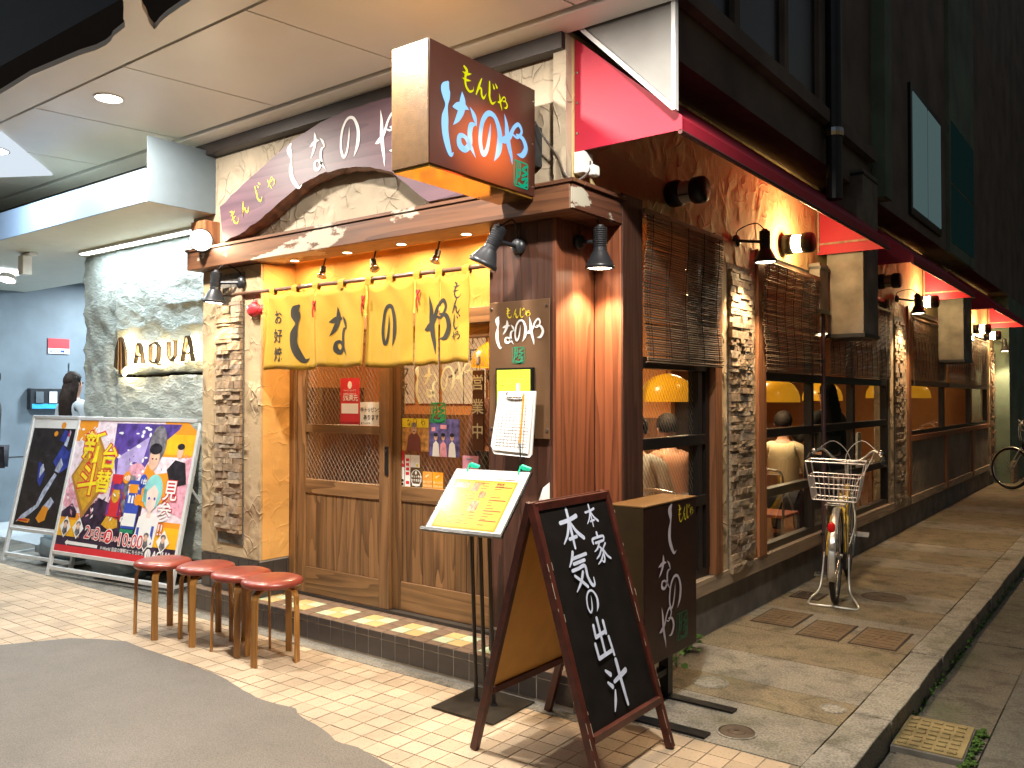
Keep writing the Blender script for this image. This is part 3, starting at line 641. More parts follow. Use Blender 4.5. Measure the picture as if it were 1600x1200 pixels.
# corner pillar: planks
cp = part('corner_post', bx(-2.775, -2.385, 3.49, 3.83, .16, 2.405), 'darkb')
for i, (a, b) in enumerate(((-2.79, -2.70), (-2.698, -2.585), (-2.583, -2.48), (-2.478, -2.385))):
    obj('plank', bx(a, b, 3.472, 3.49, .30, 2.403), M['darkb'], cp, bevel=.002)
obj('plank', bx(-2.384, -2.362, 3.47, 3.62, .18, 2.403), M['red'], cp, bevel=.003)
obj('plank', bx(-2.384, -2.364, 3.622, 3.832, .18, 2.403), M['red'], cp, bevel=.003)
cpb = part('corner_post_base', bx(-2.79, -2.37, 3.475, 3.80, .165, .30), 'grout')
for i in range(4): link('tile', vt, cpb, (-2.735 + i * .108, 3.470, .23))
for j in range(3): link('tile', vs_, cpb, (-2.365, 3.53 + j * .11, .23))
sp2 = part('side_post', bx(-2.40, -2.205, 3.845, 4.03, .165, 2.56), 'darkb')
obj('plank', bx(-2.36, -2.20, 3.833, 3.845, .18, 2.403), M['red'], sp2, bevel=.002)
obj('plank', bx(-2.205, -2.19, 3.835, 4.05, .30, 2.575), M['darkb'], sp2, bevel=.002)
part('step_return', bx(-2.40, -2.19, 3.805, 4.05, 0, .163), 'dtile')
# ---- sliding doors
def door(x0, x1, y, muntins, npl, handle_x):
    fr = part('sliding_door', bx(x0, x0 + .085, y, y + .035, .19, 1.93), 'door', bevel=.003)
    obj('stile', bx(x1 - .085, x1, y, y + .035, .19, 1.93), M['door'], fr, bevel=.003)
    for z0, z1 in ((.19, .365), (.86, .955), (1.85, 1.93)) + muntins:
        obj('rail', bx(x0 + .0855, x1 - .0855, y + .001, y + .034, z0, z1), M['doorh'], fr, bevel=.003)
    pw_ = (x1 - x0 - .17) / npl
    for i in range(npl):
        a = x0 + .085 + i * pw_
        obj('board', bx(a + .0015, a + pw_ - .0015, y + .010, y + .024, .365, .86), M['door'], fr, bevel=.0025)
    zs = [.955] + [q for m_ in muntins for q in m_] + [1.85]
    for z0, z1 in zip(zs[::2], zs[1::2]):
        obj('pane', bx(x0 + .085, x1 - .085, y + .014, y + .018, z0, z1), M['wg'], fr)
    b_ = NB(); box(b_, handle_x - .016, handle_x + .016, y - .008, y, 1.02, 1.20)
    obj('handle', b_, M['black'], fr, bevel=.003)
    b_ = NB(); cyl(b_, (handle_x, y - .008, 1.17), (handle_x, y - .014, 1.17), .008); obj('lock', b_, M['steel'], fr); return fr
d1 = door(-4.66, -3.775, 3.70, ((1.27, 1.325),), 7, -3.79)
d2 = door(-3.80, -2.93, 3.745, (), 8, -2.97)
part('door_jamb', bx(-4.727, -4.665, 3.685, 3.76, .168, 1.93), 'door', bevel=.003)
part('door_jamb', bx(-2.93, -2.79, 3.70, 3.80, .168, 1.93), 'door', bevel=.003)
part('door_sill', bx(-4.66, -2.93, 3.695, 3.79, .168, .188), 'gap')
# ---- side wall
part('foundation', bx(-2.40, -2.262, 4.0, 17.1, 0, .27), 'found')
part('side_wall', bx(-2.40, -2.262, 4.03, 17.1, 2.56, 3.3), 'stucco_side')
part('side_wall_front', bx(-2.40, -2.256, 3.452, 4.03, 2.56, 3.3), 'stucco_side')
part('sill_board', bx(-2.34, -2.225, 4.04, 10.55, .272, .372), 'sill', bevel=.004)
def pilaster(y0, y1, s0, s1, seed, real=True, z1=2.56, grp=None):
    p = part('pilaster', bx(-2.40, -2.235, y0, y1, .272, z1), 'stucco', bevel=.006)
    obj('recess_strip', bx(-2.234, -2.231, s0 - .015, s1 + .015, .33, 2.40), M['strip'], p)
    if real: stones(p, 'Y', s0, s1, .34, 2.36, -2.233, seed, .034)
    else:
        b_ = NB(); rr = random.Random(seed); z = .34
        while z < 2.34:
            hh = rr.choice((.025, .035, .05)); a = s0
            while a < s1 - .02:
                ww = min(rr.uniform(.06, .2), s1 - a); box(b_, -2.233, -2.233 + rr.uniform(.008, .04), a + .002, a + ww - .002, z + .002, z + hh - .002); a += ww
            z += hh
        obj('stonework', b_, M['stone'], p)['kind'] = 'stuff'
    return p
pilaster(5.17, 5.79, 5.30, 5.68, 11)
pilaster(9.63, 10.42, 9.80, 10.22, 12)
pilaster(16.55, 17.1, 16.65, 17.0, 13, False)
for a, b in ((5.06, 5.165), (5.80, 5.95), (10.43, 10.55)): part('timber_post', bx(-2.36, -2.215, a, b, .374, 2.56), 'post', bevel=.004)
def window(ya, yb, z0, z1, mull, rails, gm):
    f = part('window', bx(-2.33, -2.262, ya, yb, z0, z0 + .05), 'black', bevel=.003)
    obj('frame', bx(-2.33, -2.262, ya, yb, z1 - .05, z1), M['black'], f)
    for m in [ya + .03] + list(mull) + [yb - .03]:
        obj('mullion', bx(-2.325, -2.258, m - .03, m + .03, z0 + .05, z1 - .05), M['black'], f, bevel=.002)
    for r_ in rails: obj('glazing_bar', bx(-2.32, -2.252, ya + .06, yb - .06, r_ - .032, r_ + .032), M['black'], f, bevel=.003)
    es = [ya + .03] + list(mull) + [yb - .03]; zs = [z0 + .05] + list(rails) + [z1 - .05]
    for a, b in zip(es, es[1:]):
        for c, d in zip(zs, zs[1:]): obj('pane', bx(-2.298, -2.294, a + .03, b - .03, c + .01, d - .01), M[gm], f)
window(4.05, 5.06, .374, 2.56, (4.92,), (.86, 1.24, 1.70), 'wgy')
window(5.95, 9.63, .374, 2.56, (7.12, 8.35), (.80, 1.24, 1.66), 'gl')
part('low_wall', bx(-2.40, -2.25, 10.55, 16.5, .272, 1.0), 'lowpanel')
window(10.55, 16.5, 1.06, 2.56, (12.7, 14.8), (1.68,), 'gl')
part('low_wall_rail', bx(-2.36, -2.215, 10.55, 16.5, 1.0, 1.06), 'post')
for m in (12.7, 14.8): part('timber_post', bx(-2.36, -2.22, m - .06, m + .06, .274, 1.0), 'post')
part('low_wall_sill', bx(-2.34, -2.225, 10.6, 16.5, .274, .36), 'sill')
# ---- interior
part('inner_floor', bx(-7.5, -2.40, 4.36, 17, -.02, .02), 'inwood')
part('inner_floor', bx(-5.36, -2.40, 3.81, 4.355, -.02, .02), 'inwood')
part('inner_west_return', bx(-7.5, -5.36, 4.33, 4.36, 0, 2.62), 'inwall')
part('inner_ceiling', bx(-7.5, -2.40, 4.36, 17, 2.62, 2.68), 'inwall')
part('inner_ceiling', bx(-5.36, -2.40, 3.80, 4.355, 2.62, 2.68), 'inwall')
part('inner_back_wall', bx(-7.56, -7.5, 4.36, 17, 0, 2.62), 'inwall')
part('inner_wainscot', bx(-7.50, -7.46, 4.36, 17, 0, 1.62), 'inwood')
part('inner_cross_wall', bx(-7.5, -3.45, 6.9, 6.98, 1.32, 2.62), 'inwall')
part('inner_cross_wainscot', bx(-7.5, -3.45, 6.88, 7.0, 0, 1.32), 'inwood')
part('inner_divider', bx(-3.55, -3.3, 5.9, 6.02, 0, 2.62), 'inwood')
part('inner_far_wall', bx(-7.5, -2.41, 16.9, 17, 0, 2.62), 'inwall')
part('inner_left_wall', bx(-5.41, -5.36, 3.81, 4.33, 0, 2.62), 'inwall')
part('building_core', bx(-7.6, -7.56, 4.36, 17, 0, 3.2), 'wallgrey')
ct = thing('counter', 'low dining table with steel griddle seen through the left door pane', 'table', (-4.6, 5.0, .02))
obj('top', bx(-5.5, -4.0, 4.75, 5.35, .70, .74), M['inwood'], ct, bevel=.004); obj('griddle', bx(-5.1, -4.3, 4.85, 5.25, .742, .752), M['steel'], ct)
obj('leg', bx(-5.4, -5.3, 4.9, 5.2, .02, .70), M['inwood'], ct); obj('leg', bx(-4.2, -4.1, 4.9, 5.2, .02, .70), M['inwood'], ct)
# menu strips on the inside wall (seen through the door)
rr = random.Random(5); words = ['ミックス', '大巻', 'レモン', 'トロ', 'めんたい', '肉玉せい', 'そば', 'もち']
for i, (x, z) in enumerate(((-6.75, 1.86), (-6.38, 1.86), (-6.02, 1.86), (-5.72, 1.86), (-5.05, 1.95), (-4.75, 1.98), (-4.42, 1.98), (-4.12, 1.98))):
    s = obj('menu_strip', bx(x - .155, x + .155, 6.862, 6.866, z - .42, z + .42), M['paper'])
    b_ = NB(); vtext(b_, words[i], (x, 6.862, z + .22), (1, 0, 0), (0, 0, 1), .17, off=.002, bold=.01); obj('lettering', b_, M['ink'], s)
    setm(s, ['first', 'second', 'third', 'fourth', 'fifth', 'sixth', 'seventh', 'eighth'][i] + ' hanging menu strip from the left on the wall inside the door', 'menu strip', 'menu strips on the inside wall')
def pendant(x, y, z, label, r=.22):
    t = thing('pendant_lamp', label, 'lamp', (x, y, z), 'yellow dome lamps over the tables'); b_ = NB()
    lathe(b_, [(r, 0), (r * .99, .05), (r * .92, .11), (r * .76, .165), (r * .5, .205), (r * .2, .225), (.02, .23)], (x, y, z), (0, 0, 1), 28)
    obj('lamp_shade', b_, MSH, t, smooth=True); b_ = NB(); cyl(b_, (x, y, z + .23), (x, y, 2.62), .005); obj('cord', b_, M['cord'], t)
    b_ = NB(); ball(b_, (x, y, z + .09), .045); obj('bulb', b_, emis('bulb_glow', (1, .8, .5), 6), t)
    area('pendant_light', (x, y, z + .03), .16, 3.2, WARM, parent=t); return t
MSH, t_, b__ = nt('yellow_shade'); b__.inputs['Base Color'].default_value = (.85, .42, .02, 1); b__.inputs['Roughness'].default_value = .25; b__.inputs['Emission Color'].default_value = (1, .42, .02, 1); b__.inputs['Emission Strength'].default_value = .22
pendant(-3.16, 6.25, 1.47, 'yellow dome lamp seen through the first side window')
pendant(-2.95, 8.2, 1.46, 'yellow dome lamp behind the first pane of the second side window')
pendant(-3.0, 9.8, 1.47, 'yellow dome lamp partly hidden behind the dark figure')
pendant(-3.0, 12.5, 1.5, 'yellow dome lamp in the third side window')
pendant(-3.0, 14.6, 1.5, 'yellow dome lamp farthest down the alley')
pendant(-4.2, 5.4, 1.75, 'yellow dome lamp seen through the right door pane', .26)
for x, y, p in ((-3.6, 5.0, 20), (-5.6, 5.2, 28), (-3.8, 8.4, 20), (-4.5, 11.5, 3.5), (-4.5, 15, 2)):
    t = thing('ceiling_light', 'round ceiling light inside the restaurant ' + {5.0: 'just behind the door', 5.2: 'over the griddle tables left of the door', 8.4: 'behind the second side window', 11.5: 'beyond the second stone pilaster', 15: 'at the far end of the room'}[y], 'light', (x, y, 2.6), 'ceiling lights inside the restaurant')
    b_ = NB(); lathe(b_, [(.19, 0), (.19, -.02), (.15, -.03), (0, -.03)], (x, y, 2.62), (0, 0, 1), 20); obj('diffuser', b_, emis('ceil_glow', (1, .75, .45), 3), t)
    area('room_light', (x, y, 2.585), .34, p, WARM, parent=t)

# ================================================================== UPPER BUILDING, AWNINGS, CANOPY
UB = thing('dark_upper_building', 'tall dark building rising above the restaurant and alley', 'building', (-6, 3.5, 3.3))
obj('wall', bx(-14, -2.0, 3.55, 21, 3.31, 14), M['upper'], UB)
obj('dark_front_sheet', bx(-14, -2.001, 3.535, 3.548, 3.56, 14), M['night'], UB)  # thin sheet added over the facade, coloured black to read as night sky
obj('ledge', bx(-1.998, -1.93, 3.56, 7.9, 3.60, 3.70), M['upper'], UB)
for i, (a, b) in enumerate(((4.05, 4.75), (4.85, 5.6), (5.7, 6.35))):
    f = obj('window', bx(-1.999, -1.985, a, b, 3.72, 5.6), M['night'], UB); obj('frame', bx(-1.998, -1.95, b, b + .08, 3.70, 5.6), M['upper'], f)
f = obj('lit_window', bx(-2.0, -1.97, 9.45, 11.05, 3.42, 4.80), M['black'], UB)
obj('pane', bx(-1.97, -1.962, 9.53, 10.22, 3.50, 4.72), emis('lit_teal', (.30, .47, .48), .10), f); obj('pane', bx(-1.97, -1.962, 10.28, 10.97, 3.50, 4.72), emis('lit_teal', (0, 0, 0), 0), f)
f = obj('glowing_wall_section', bx(-2.0, -1.96, 11.5, 13.3, 3.3, 7.5), M['upperg'], UB)  # plain wall section, no window; teal light on it is added as emission
obj('pane', bx(-1.96, -1.95, 11.6, 13.2, 3.44, 4.15), emis('teal_wall_glow', (.10, .30, .28), .015), f); obj('pane', bx(-1.96, -1.95, 11.6, 13.2, 4.2, 4.95), emis('teal_wall_glow', (0, 0, 0), 0), f)  # these panes are faintly glowing wall sheets, not glass
obj('lower_wall', bx(-2.39, -1.999, 17.12, 21, 0, 3.305), M['upperg'], UB)
obj('pier', bx(-1.999, -1.88, 8.0, 8.25, 3.31, 12), M['upperg'], UB)
t = thing('drainpipe', 'pale grey drainpipe running down the dark wall above the awning', 'pipe', (-1.92, 6.6, 3.05)); b_ = NB(); cyl(b_, (-1.92, 6.6, 3.02), (-1.92, 6.6, 9), .06, 14); obj('pipe', b_, M['dgrey'], t)
b_ = NB()
for z in (3.5, 4.6): lathe(b_, [(.068, 0), (.072, .03), (.068, .06)], (-1.92, 6.6, z), (0, 0, 1), 14)
obj('bracket', b_, M['steel'], t)
t = thing('thin_drainpipe', 'thin purple brown pipe running down beside the second window', 'pipe', (-2.2, 7.22, 0)); b_ = NB(); cyl(b_, (-2.2, 7.22, .01), (-2.2, 7.22, 2.2), .018, 10); obj('pipe', b_, plain('pipe_purple', (.10, .055, .06), .4), t)
b_ = NB()
for z in (.35, 1.0, 1.8): box(b_, -2.26, -2.185, 7.20, 7.24, z, z + .02)
obj('clip', b_, M['dgrey'], t)
def duct(y0, y1, z0, z1, label, x0=-2.2, x1=-1.9):
    t = thing('duct', label, 'duct', (x0, (y0 + y1) / 2, z0)); obj('casing', bx(x0, x1, y0, y1, z0, z1), M['duct'], t, bevel=.006)
    b_ = NB(); box(b_, x0 - .01, x1 + .012, y0 - .012, y1 + .012, z0 - .02, z0 + .012); box(b_, x0 - .01, x1 + .01, y0 - .01, y1 + .01, z1 - .05, z1 - .03); obj('flange', b_, M['dgrey'], t); return t
duct(7.33, 7.80, 2.03, 3.42, 'weathered grey box duct dropping through the gap between the first two awnings')
duct(7.05, 7.28, 2.22, 2.62, 'slim pale duct box squeezed beside the second blind', -2.26, -2.17)
duct(12.0, 12.6, 1.98, 2.9, 'grey box duct farther down under the second awning')
def awning(y0, y1, label, grp='red canvas awnings above the side windows'):
    t = thing('awning', label, 'awning', (-2.25, (y0 + y1) / 2, 2.75), grp)
    A, B, C = (-2.25, 3.27), (-1.68, 2.77), (-1.68, 2.715)
    def S(y, q): return (q[0], y, q[1])
    b_ = NB(); prism(b_, [S(y0 + .012, A), S(y0 + .012, B), S(y0 + .012, C), S(y0 + .012, (-1.692, 2.715)), S(y0 + .012, (-1.692, 2.765)), S(y0 + .012, (-2.25, 3.255))], (0, y1 - y0 - .024, 0)); obj('canvas', b_, M['pink'], t)
    for y in (y0, y1 - .012):
        b_ = NB(); prism(b_, [S(y, (-2.25, 3.275)), S(y, (-1.675, 2.775)), S(y, (-1.675, 2.712)), S(y, (-2.25, 2.712))], (0, .010, 0)); obj('end_panel', b_, M['pink'], t)
        b_ = NB(); bar(b_, S(y - .004, (-2.245, 2.80)), S(y - .004, (-1.74, 2.80)), .012, .016); bar(b_, S(y - .004, (-2.235, 2.73)), S(y - .004, (-2.235, 3.24)), .014, .02); obj('batten', b_, M['sill'], t) if y > y0 else b_.free()
        b_ = NB()
        for z in (2.8, 2.95, 3.1): lathe(b_, [(.008, 0), (.007, .004), (0, .005)], (-2.235, y, z), (0, -1, 0), 8)
        obj('stud', b_, M['steel'], t)
    b_ = NB(); cyl(b_, (-1.684, y0, 2.705), (-1.684, y1, 2.705), .012, 8); obj('edge_tube', b_, plain('awning_tube', (.10, .03, .03), .4), t); return t
awning(3.47, 7.25, 'nearest red awning with a big bright pink triangular end')
awning(8.1, 11.4, 'second red awning beyond the first duct')
awning(13.0, 16.6, 'farthest red awning near the end of the alley')
t = thing('end_panel_board', 'grey streaked metal end board above the pink awning end', 'panel', (-1.9, 3.45, 2.8)); b_ = NB()
prism(b_, [(-2.20, 3.43, 3.30), (-1.69, 3.43, 2.79), (-1.69, 3.43, 4.6), (-2.20, 3.43, 4.6)], (0, .02, 0)); obj('sheet', b_, M['metalp'], t)
b_ = NB(); bar(b_, (-2.20, 3.425, 3.305), (-1.69, 3.425, 2.795), .012, .02); bar(b_, (-1.69, 3.43, 2.79), (-1.69, 3.43, 4.6), .02, .03); obj('edge_strip', b_, M['alu'], t)

CN = thing('canopy', 'beige panelled canopy over the pavement with ornamental cut edge', 'canopy', (-5, 2.8, 3.3))
obj('deck', bx(-9.5, -.9, 2.2, 3.415, 3.335, 3.55), M['gap'], CN)
def panel(x0, x1, y0, y1, sk=.0):
    g_ = .006; b_ = NB(); prism(b_, [(x0 + g_ + (y0 - 2.33) * sk, y0 + g_, 3.3), (x1 - g_ + (y0 - 2.33) * sk, y0 + g_, 3.3), (x1 - g_ + (y1 - 2.33) * sk, y1 - g_, 3.3), (x0 + g_ + (y1 - 2.33) * sk, y1 - g_, 3.3)], (0, 0, .03)); return obj('panel', b_, M['soffit'], CN)
xs = [-8.85, -7.75, -6.6, -5.5, -4.43, -3.33, -2.23, -1.13]
for a, b in zip(xs, xs[1:]): panel(a, b, 2.335, 3.225, .16)
# front strip with the ornamental outline
orn = [(-8.85, 2.14), (-6.4, 2.12), (-5.41, 2.11), (-4.96, 2.09), (-4.62, 2.11), (-4.46, 2.12), (-4.33, 2.14), (-4.23, 2.14), (-4.16, 2.13), (-4.10, 2.11), (-4.02, 2.10), (-3.95, 2.09), (-3.90, 2.065), (-3.87, 2.04), (-3.79, 2.0), (-3.70, 1.95), (-3.60, 1.88), (-3.50, 1.82), (-3.46, 1.86), (-3.55, 1.93), (-3.62, 1.99), (-3.69, 2.035), (-3.75, 2.09), (-3.81, 2.135), (-3.86, 2.19), (-3.83, 2.185), (-3.78, 2.17), (-3.72, 2.158), (-3.67, 2.15), (-3.55, 2.138), (-3.44, 2.13), (-3.2, 2.11), (-3.0, 2.07), (-2.2, 2.06), (-1.13, 2.06)]
b_ = NB(); prism(b_, [(x, y, 3.3) for x, y in orn] + [(-1.13, 2.322, 3.3), (-8.85, 2.322, 3.3)], (0, 0, .03)); obj('ornamental_edge', b_, M['soffit'], CN)
obj('fascia_board', bx(-8.85, -.9, 3.235, 3.415, 3.28, 3.334), M['soffit'], CN, bevel=.006)
def downlight(x, y, z, label, power, col, r=.075, name='downlight', glow=(1, .93, .8)):
    t = thing(name, label, 'light', (x, y, z), 'round lights set into the canopy'); b_ = NB(); lathe(b_, [(r * 1.12, 0), (r * 1.12, -.006), (r, -.007), (r, -.001)], (x, y, z), (0, 0, 1), 28); obj('rim', b_, M['white'], t)
    b_ = NB(); lathe(b_, [(r, -.003), (0, -.003)], (x, y, z), (0, 0, 1), 28); obj('lens', b_, emis('lens' + str(glow), glow, 12), t)
    area('downlight_lamp', (x, y, z - .008), r * 2, power, col, parent=t); return t
CP = 52
downlight(-4.96, 2.53, 3.3, 'round warm light in the canopy, the one in view', CP, WARMW)
downlight(-2.80, 2.46, 3.3, 'round warm light in the canopy over the entrance', CP, WARMW)
downlight(-7.15, 2.62, 3.3, 'round warm light in the canopy over the poster boards', CP * .8, (1, .9, .76))
downlight(-1.35, 2.53, 3.3, 'round warm light at the right end of the canopy', CP * 1.15, WARMW)
# ================================================================== NEIGHBOUR (GAME HALL) ON THE LEFT
NBL = thing('neighbour_building', 'game hall entrance with cast grey rock wall and glowing letters', 'building', (-8, 3.8, 0))
o = obj('rock_slab', blk((-7.86, -7.27, 3.80, 4.25, .02, 2.80), .03, 1, 2.5), M['rock'], NBL, smooth=True)
o = obj('rock_slab', blk((-7.25, -5.42, 3.78, 4.2, 1.71, 2.79), .026, 5, 2.2), M['rock'], NBL, smooth=True)
o = obj('rock_slab', blk((-7.24, -5.42, 3.79, 4.2, .22, 1.68), .026, 9, 2.2), M['rock'], NBL, smooth=True)
obj('backing', bx(-7.7, -5.42, 3.95, 4.3, .0, 2.78), M['gap'], NBL)
obj('canopy_box', bx(-11, -5.27, 2.95, 4.6, 2.80, 3.01), M['boxbot'], NBL)
obj('fascia_panel', bx(-11, -5.265, 2.93, 2.948, 2.795, 3.015), M['boxblue'], NBL)
obj('side_panel', bx(-5.268, -5.255, 2.945, 3.45, 2.80, 3.235), M['pearl'], NBL)
obj('side_wall', bx(-11.2, -11.0, 3.2, 12, 0, 3.1), M['wallgrey'], NBL)
obj('wall_joint', bx(-11.0, -10.996, 3.2, 12, .78, .79), M['gap'], NBL)
obj('inner_back', bx(-11, -7.61, 9.0, 9.1, 0, 3.1), M['wallgrey'], NBL)
obj('inner_ceiling', bx(-11.2, -7.61, 4.6, 12, 2.98, 3.05), plain('brown_ceiling', (.22, .16, .11), .6), NBL)
obj('door_panel', bx(-10.996, -10.98, 5.12, 6.1, .02, 1.95), M['wallgrey'], NBL)
b_ = NB(); prism(b_, [(-6.10, 2.36, 3.285), (-7.0, 3.12, 3.285), (-7.4, 2.89, 3.285), (-9.2, 1.9, 3.285), (-6.6, 1.9, 3.285)], (0, 0, .014))
obj('glowing_soffit_panel', b_, emis('soffit_glow', (.80, .90, 1), .45, True), CN)  # neighbour's pale soffit; the light falling on it is put in as emission
downlight(-6.62, 2.52, 3.284, 'cool round light at the left edge of the canopy', 18, COOL, .11, glow=(.95, .98, 1))
t = thing('strip_light', 'bright white strip light washing down the rock wall', 'light', (-6.6, 3.62, 2.795)); obj('housing', bx(-7.55, -5.55, 3.585, 3.66, 2.775, 2.798), M['white'], t)
obj('tube', bx(-7.53, -5.57, 3.595, 3.65, 2.768, 2.775), emis('tube_glow', (.9, .97, 1), 9), t); area('strip_lamp', (-6.55, 3.62, 2.764), 1.95, 15, (.80, .93, 1), (0, .25, -1), size_y=.05, parent=t)
for x, y, p in ((-9.3, 3.7, 30), (-10, 5.6, 60), (-8.3, 6.5, 40)):
    zc = 2.79 if y < 4.6 else 2.97
    t = thing('entrance_light', 'flat square light in the game hall ceiling ' + {3.7: 'near its front edge', 5.6: 'beside the grey wall', 6.5: 'deep behind the rock wall'}[y], 'light', (x, y, zc), 'entrance ceiling lights'); obj('panel', bx(x - .15, x + .15, y - .15, y + .15, zc - .012, zc), emis('panel_glow', (.9, .96, 1), 4), t)
    area('entrance_lamp', (x, y, zc - .016), .28, p, COOL, parent=t)
# spotlight under the box
t = thing('projector_lamp', 'white track spotlight under the pale blue box', 'lamp', (-8.0, 3.35, 2.79)); b_ = NB()
box(b_, -8.1, -7.9, 3.33, 3.40, 2.77, 2.795); box(b_, -8.06, -7.96, 3.30, 3.38, 2.60, 2.77); obj('body', b_, M['white'], t, bevel=.006)
b_ = NB(); lathe(b_, [(.0, 0), (.06, 0), (.085, -.05), (.07, -.05)], (-8.13, 3.25, 2.60), (-.2, .3, 1), 16); obj('head', b_, M['white'], t)
b_ = NB(); lathe(b_, [(.068, -.048), (0, -.047)], (-8.13, 3.25, 2.60), (-.2, .3, 1), 16); obj('lens', b_, emis('proj', (.95, .98, 1), 8), t)
# glowing letters
AQ = thing('glowing_letters', 'backlit bronze letters and faceted emblem on the rock wall', 'sign', (-6.6, 3.72, 1.85)); FY = 3.722
M['bronzel'] = plain('letter_bronze', (.16, .11, .07), .3, .6)
def letter(polys, nm='letter'):
    polys = [[(x + .085, z) for x, z in pl] for pl in polys]
    b_ = NB(); g_ = NB()
    for pl in polys:
        for (x0, z0), (x1, z1) in zip(pl, pl[1:]):
            bar(b_, (x0, FY - .02, z0), (x1, FY - .02, z1), .015, .03, up=(0, 1, 0)); bar(g_, (x0, FY + .012, z0), (x1, FY + .012, z1), .014, .004, up=(0, 1, 0))
    obj(nm, b_, M['bronzel'], AQ); obj('halo', g_, emis('halo', (1, .75, .40), 26, True), AQ)
letter([[(-6.87, 1.79), (-6.82, 1.95), (-6.79, 1.95), (-6.74, 1.79)], [(-6.85, 1.845), (-6.76, 1.845)]])
letter([[(-6.63, 1.81), (-6.63, 1.93), (-6.54, 1.95), (-6.50, 1.92), (-6.51, 1.80), (-6.58, 1.79), (-6.63, 1.81)], [(-6.55, 1.82), (-6.49, 1.77)]])
letter([[(-6.36, 1.95), (-6.35, 1.83), (-6.31, 1.80), (-6.27, 1.83), (-6.26, 1.96)]])
letter([[(-6.16, 1.79), (-6.10, 1.98), (-6.07, 1.98), (-6.01, 1.79)], [(-6.13, 1.85), (-6.04, 1.85)]])
b_ = NB(); O_ = (-7.02, FY - .03, 1.86)
for pts in ([(-.10, -.09), (-.08, .06), (-.025, .16), (-.035, -.12)], [(-.02, -.155), (-.012, .16), (.012, .16), (.02, -.155)], [(.10, -.09), (.08, .06), (.025, .16), (.035, -.12)]): prism(b_, [(O_[0] + a, O_[1], O_[2] + c) for a, c in pts], (0, .025, 0))
obj('emblem', b_, M['bronzel'], AQ); b_ = NB(); prism(b_, [(O_[0] + a * 1.15, FY + .012, O_[2] + c * 1.1) for a, c in [(-.10, -.09), (-.08, .06), (-.0, .16), (.08, .06), (.10, -.09), (0, -.16)]], (0, .004, 0)); obj('halo', b_, emis('halo', (0, 0, 0), 0), AQ)
t = thing('security_sign', 'small red and white security company sign on the grey wall', 'sign', (-10.99, 5.0, 2.15)); obj('plate', bx(-10.995, -10.985, 4.86, 5.12, 2.06, 2.25), M['rp'], t)
b_ = NB(); flat(b_, rect(0, 0, .26, .065), (-10.984, 4.86, 2.06), (0, 1, 0), (0, 0, 1)); obj('white_band', b_, M['whitep'], t)
b_ = NB(); text(b_, 'SECOM', (-10.983, 4.87, 2.072), (0, 1, 0), (0, 0, 1), .058, bold=.02); obj('lettering', b_, M['bluep'], t)
t = thing('card_terminal', 'dark wall box with two card readers and a blue notice', 'terminal', (-10.95, 4.8, 1.5)); obj('box', bx(-10.995, -10.90, 4.62, 5.0, 1.36, 1.62), M['dgrey'], t, bevel=.005)
for y in (4.68, 4.84):
    obj('reader', bx(-10.90, -10.885, y, y + .09, 1.44, 1.58), M['steel'] if y < 4.7 else M['whitep'], t)
b_ = NB(); flat(b_, rect(0, 0, .30, .06), (-10.898, 4.64, 1.37), (0, 1, 0), (0, 0, 1)); obj('notice', b_, plain('cyan_print', (.05, .42, .75), .4), t)

# ================================================================== SIGNS
XS = -2.40
t = thing('box_sign', 'glowing brown box sign with blue white brush lettering above the entrance', 'sign', (-2.51, 2.96, 2.485))
ms, tt, bb = nt('sign_face'); g_ = N(tt, 'NewGeometry'); 
bb.inputs['Base Color'].default_value = (.032, .010, .006, 1); bb.inputs['Roughness'].default_value = .32
# translucent face lit from a tube near its lower middle
sb = N(tt, 'VectorMath', operation='SUBTRACT'); sb.inputs[1].default_value = (-2.40, 2.97, 2.64); L(tt, g_.outputs['Position'], sb.inputs[0])
scv = N(tt, 'VectorMath', operation='MULTIPLY'); scv.inputs[1].default_value = (0, 2.7, 4.2); L(tt, sb.outputs[0], scv.inputs[0])
ln = N(tt, 'VectorMath', operation='LENGTH'); L(tt, scv.outputs[0], ln.inputs[0])
mr = N(tt, 'MapRange', interpolation_type='SMOOTHSTEP'); L(tt, ln.outputs['Value'], mr.inputs[0]); mr.inputs[1].default_value = 0; mr.inputs[2].default_value = 1.0; mr.inputs[3].default_value = .50; mr.inputs[4].default_value = .006
L(tt, mr.outputs[0], bb.inputs['Emission Strength']); bb.inputs['Emission Color'].default_value = (1, .17, .025, 1)
obj('cabinet', bx(-2.62, -2.405, 2.58, 3.34, 2.485, 3.015), M['bronze'], t, bevel=.003)
obj('face', bx(-2.4048, -2.398, 2.583, 3.338, 2.488, 3.012), ms, t)
bs_ = NB(); box(bs_, -2.615, -2.41, 2.59, 3.33, 2.475, 2.484); obj('underside', bs_, plain('gold_mirror', (.55, .33, .06), .12, .9, bmp=0), t)
U, V = (0, 1, 0), (0, 0, 1); O = (XS + .003, 2.58, 2.485)
b_ = NB(); glyphs(b_, [('し', .055, .065, .15, .30), ('な', .135, .095, .20, .265), ('の', .325, .105, .16, .215), ('や', .475, .135, .205, .20)], O, U, V, fat=1.7)
wm, tt, bb2 = nt('sign_lettering'); bb2.inputs['Base Color'].default_value = (.06, .10, .14, 1)
g2 = N(tt, 'NewGeometry'); sb = N(tt, 'VectorMath', operation='SUBTRACT'); sb.inputs[1].default_value = (-2.40, 2.94, 2.64); L(tt, g2.outputs['Position'], sb.inputs[0]); scv = N(tt, 'VectorMath', operation='MULTIPLY'); scv.inputs[1].default_value = (0, 2.6, 5); L(tt, sb.outputs[0], scv.inputs[0])
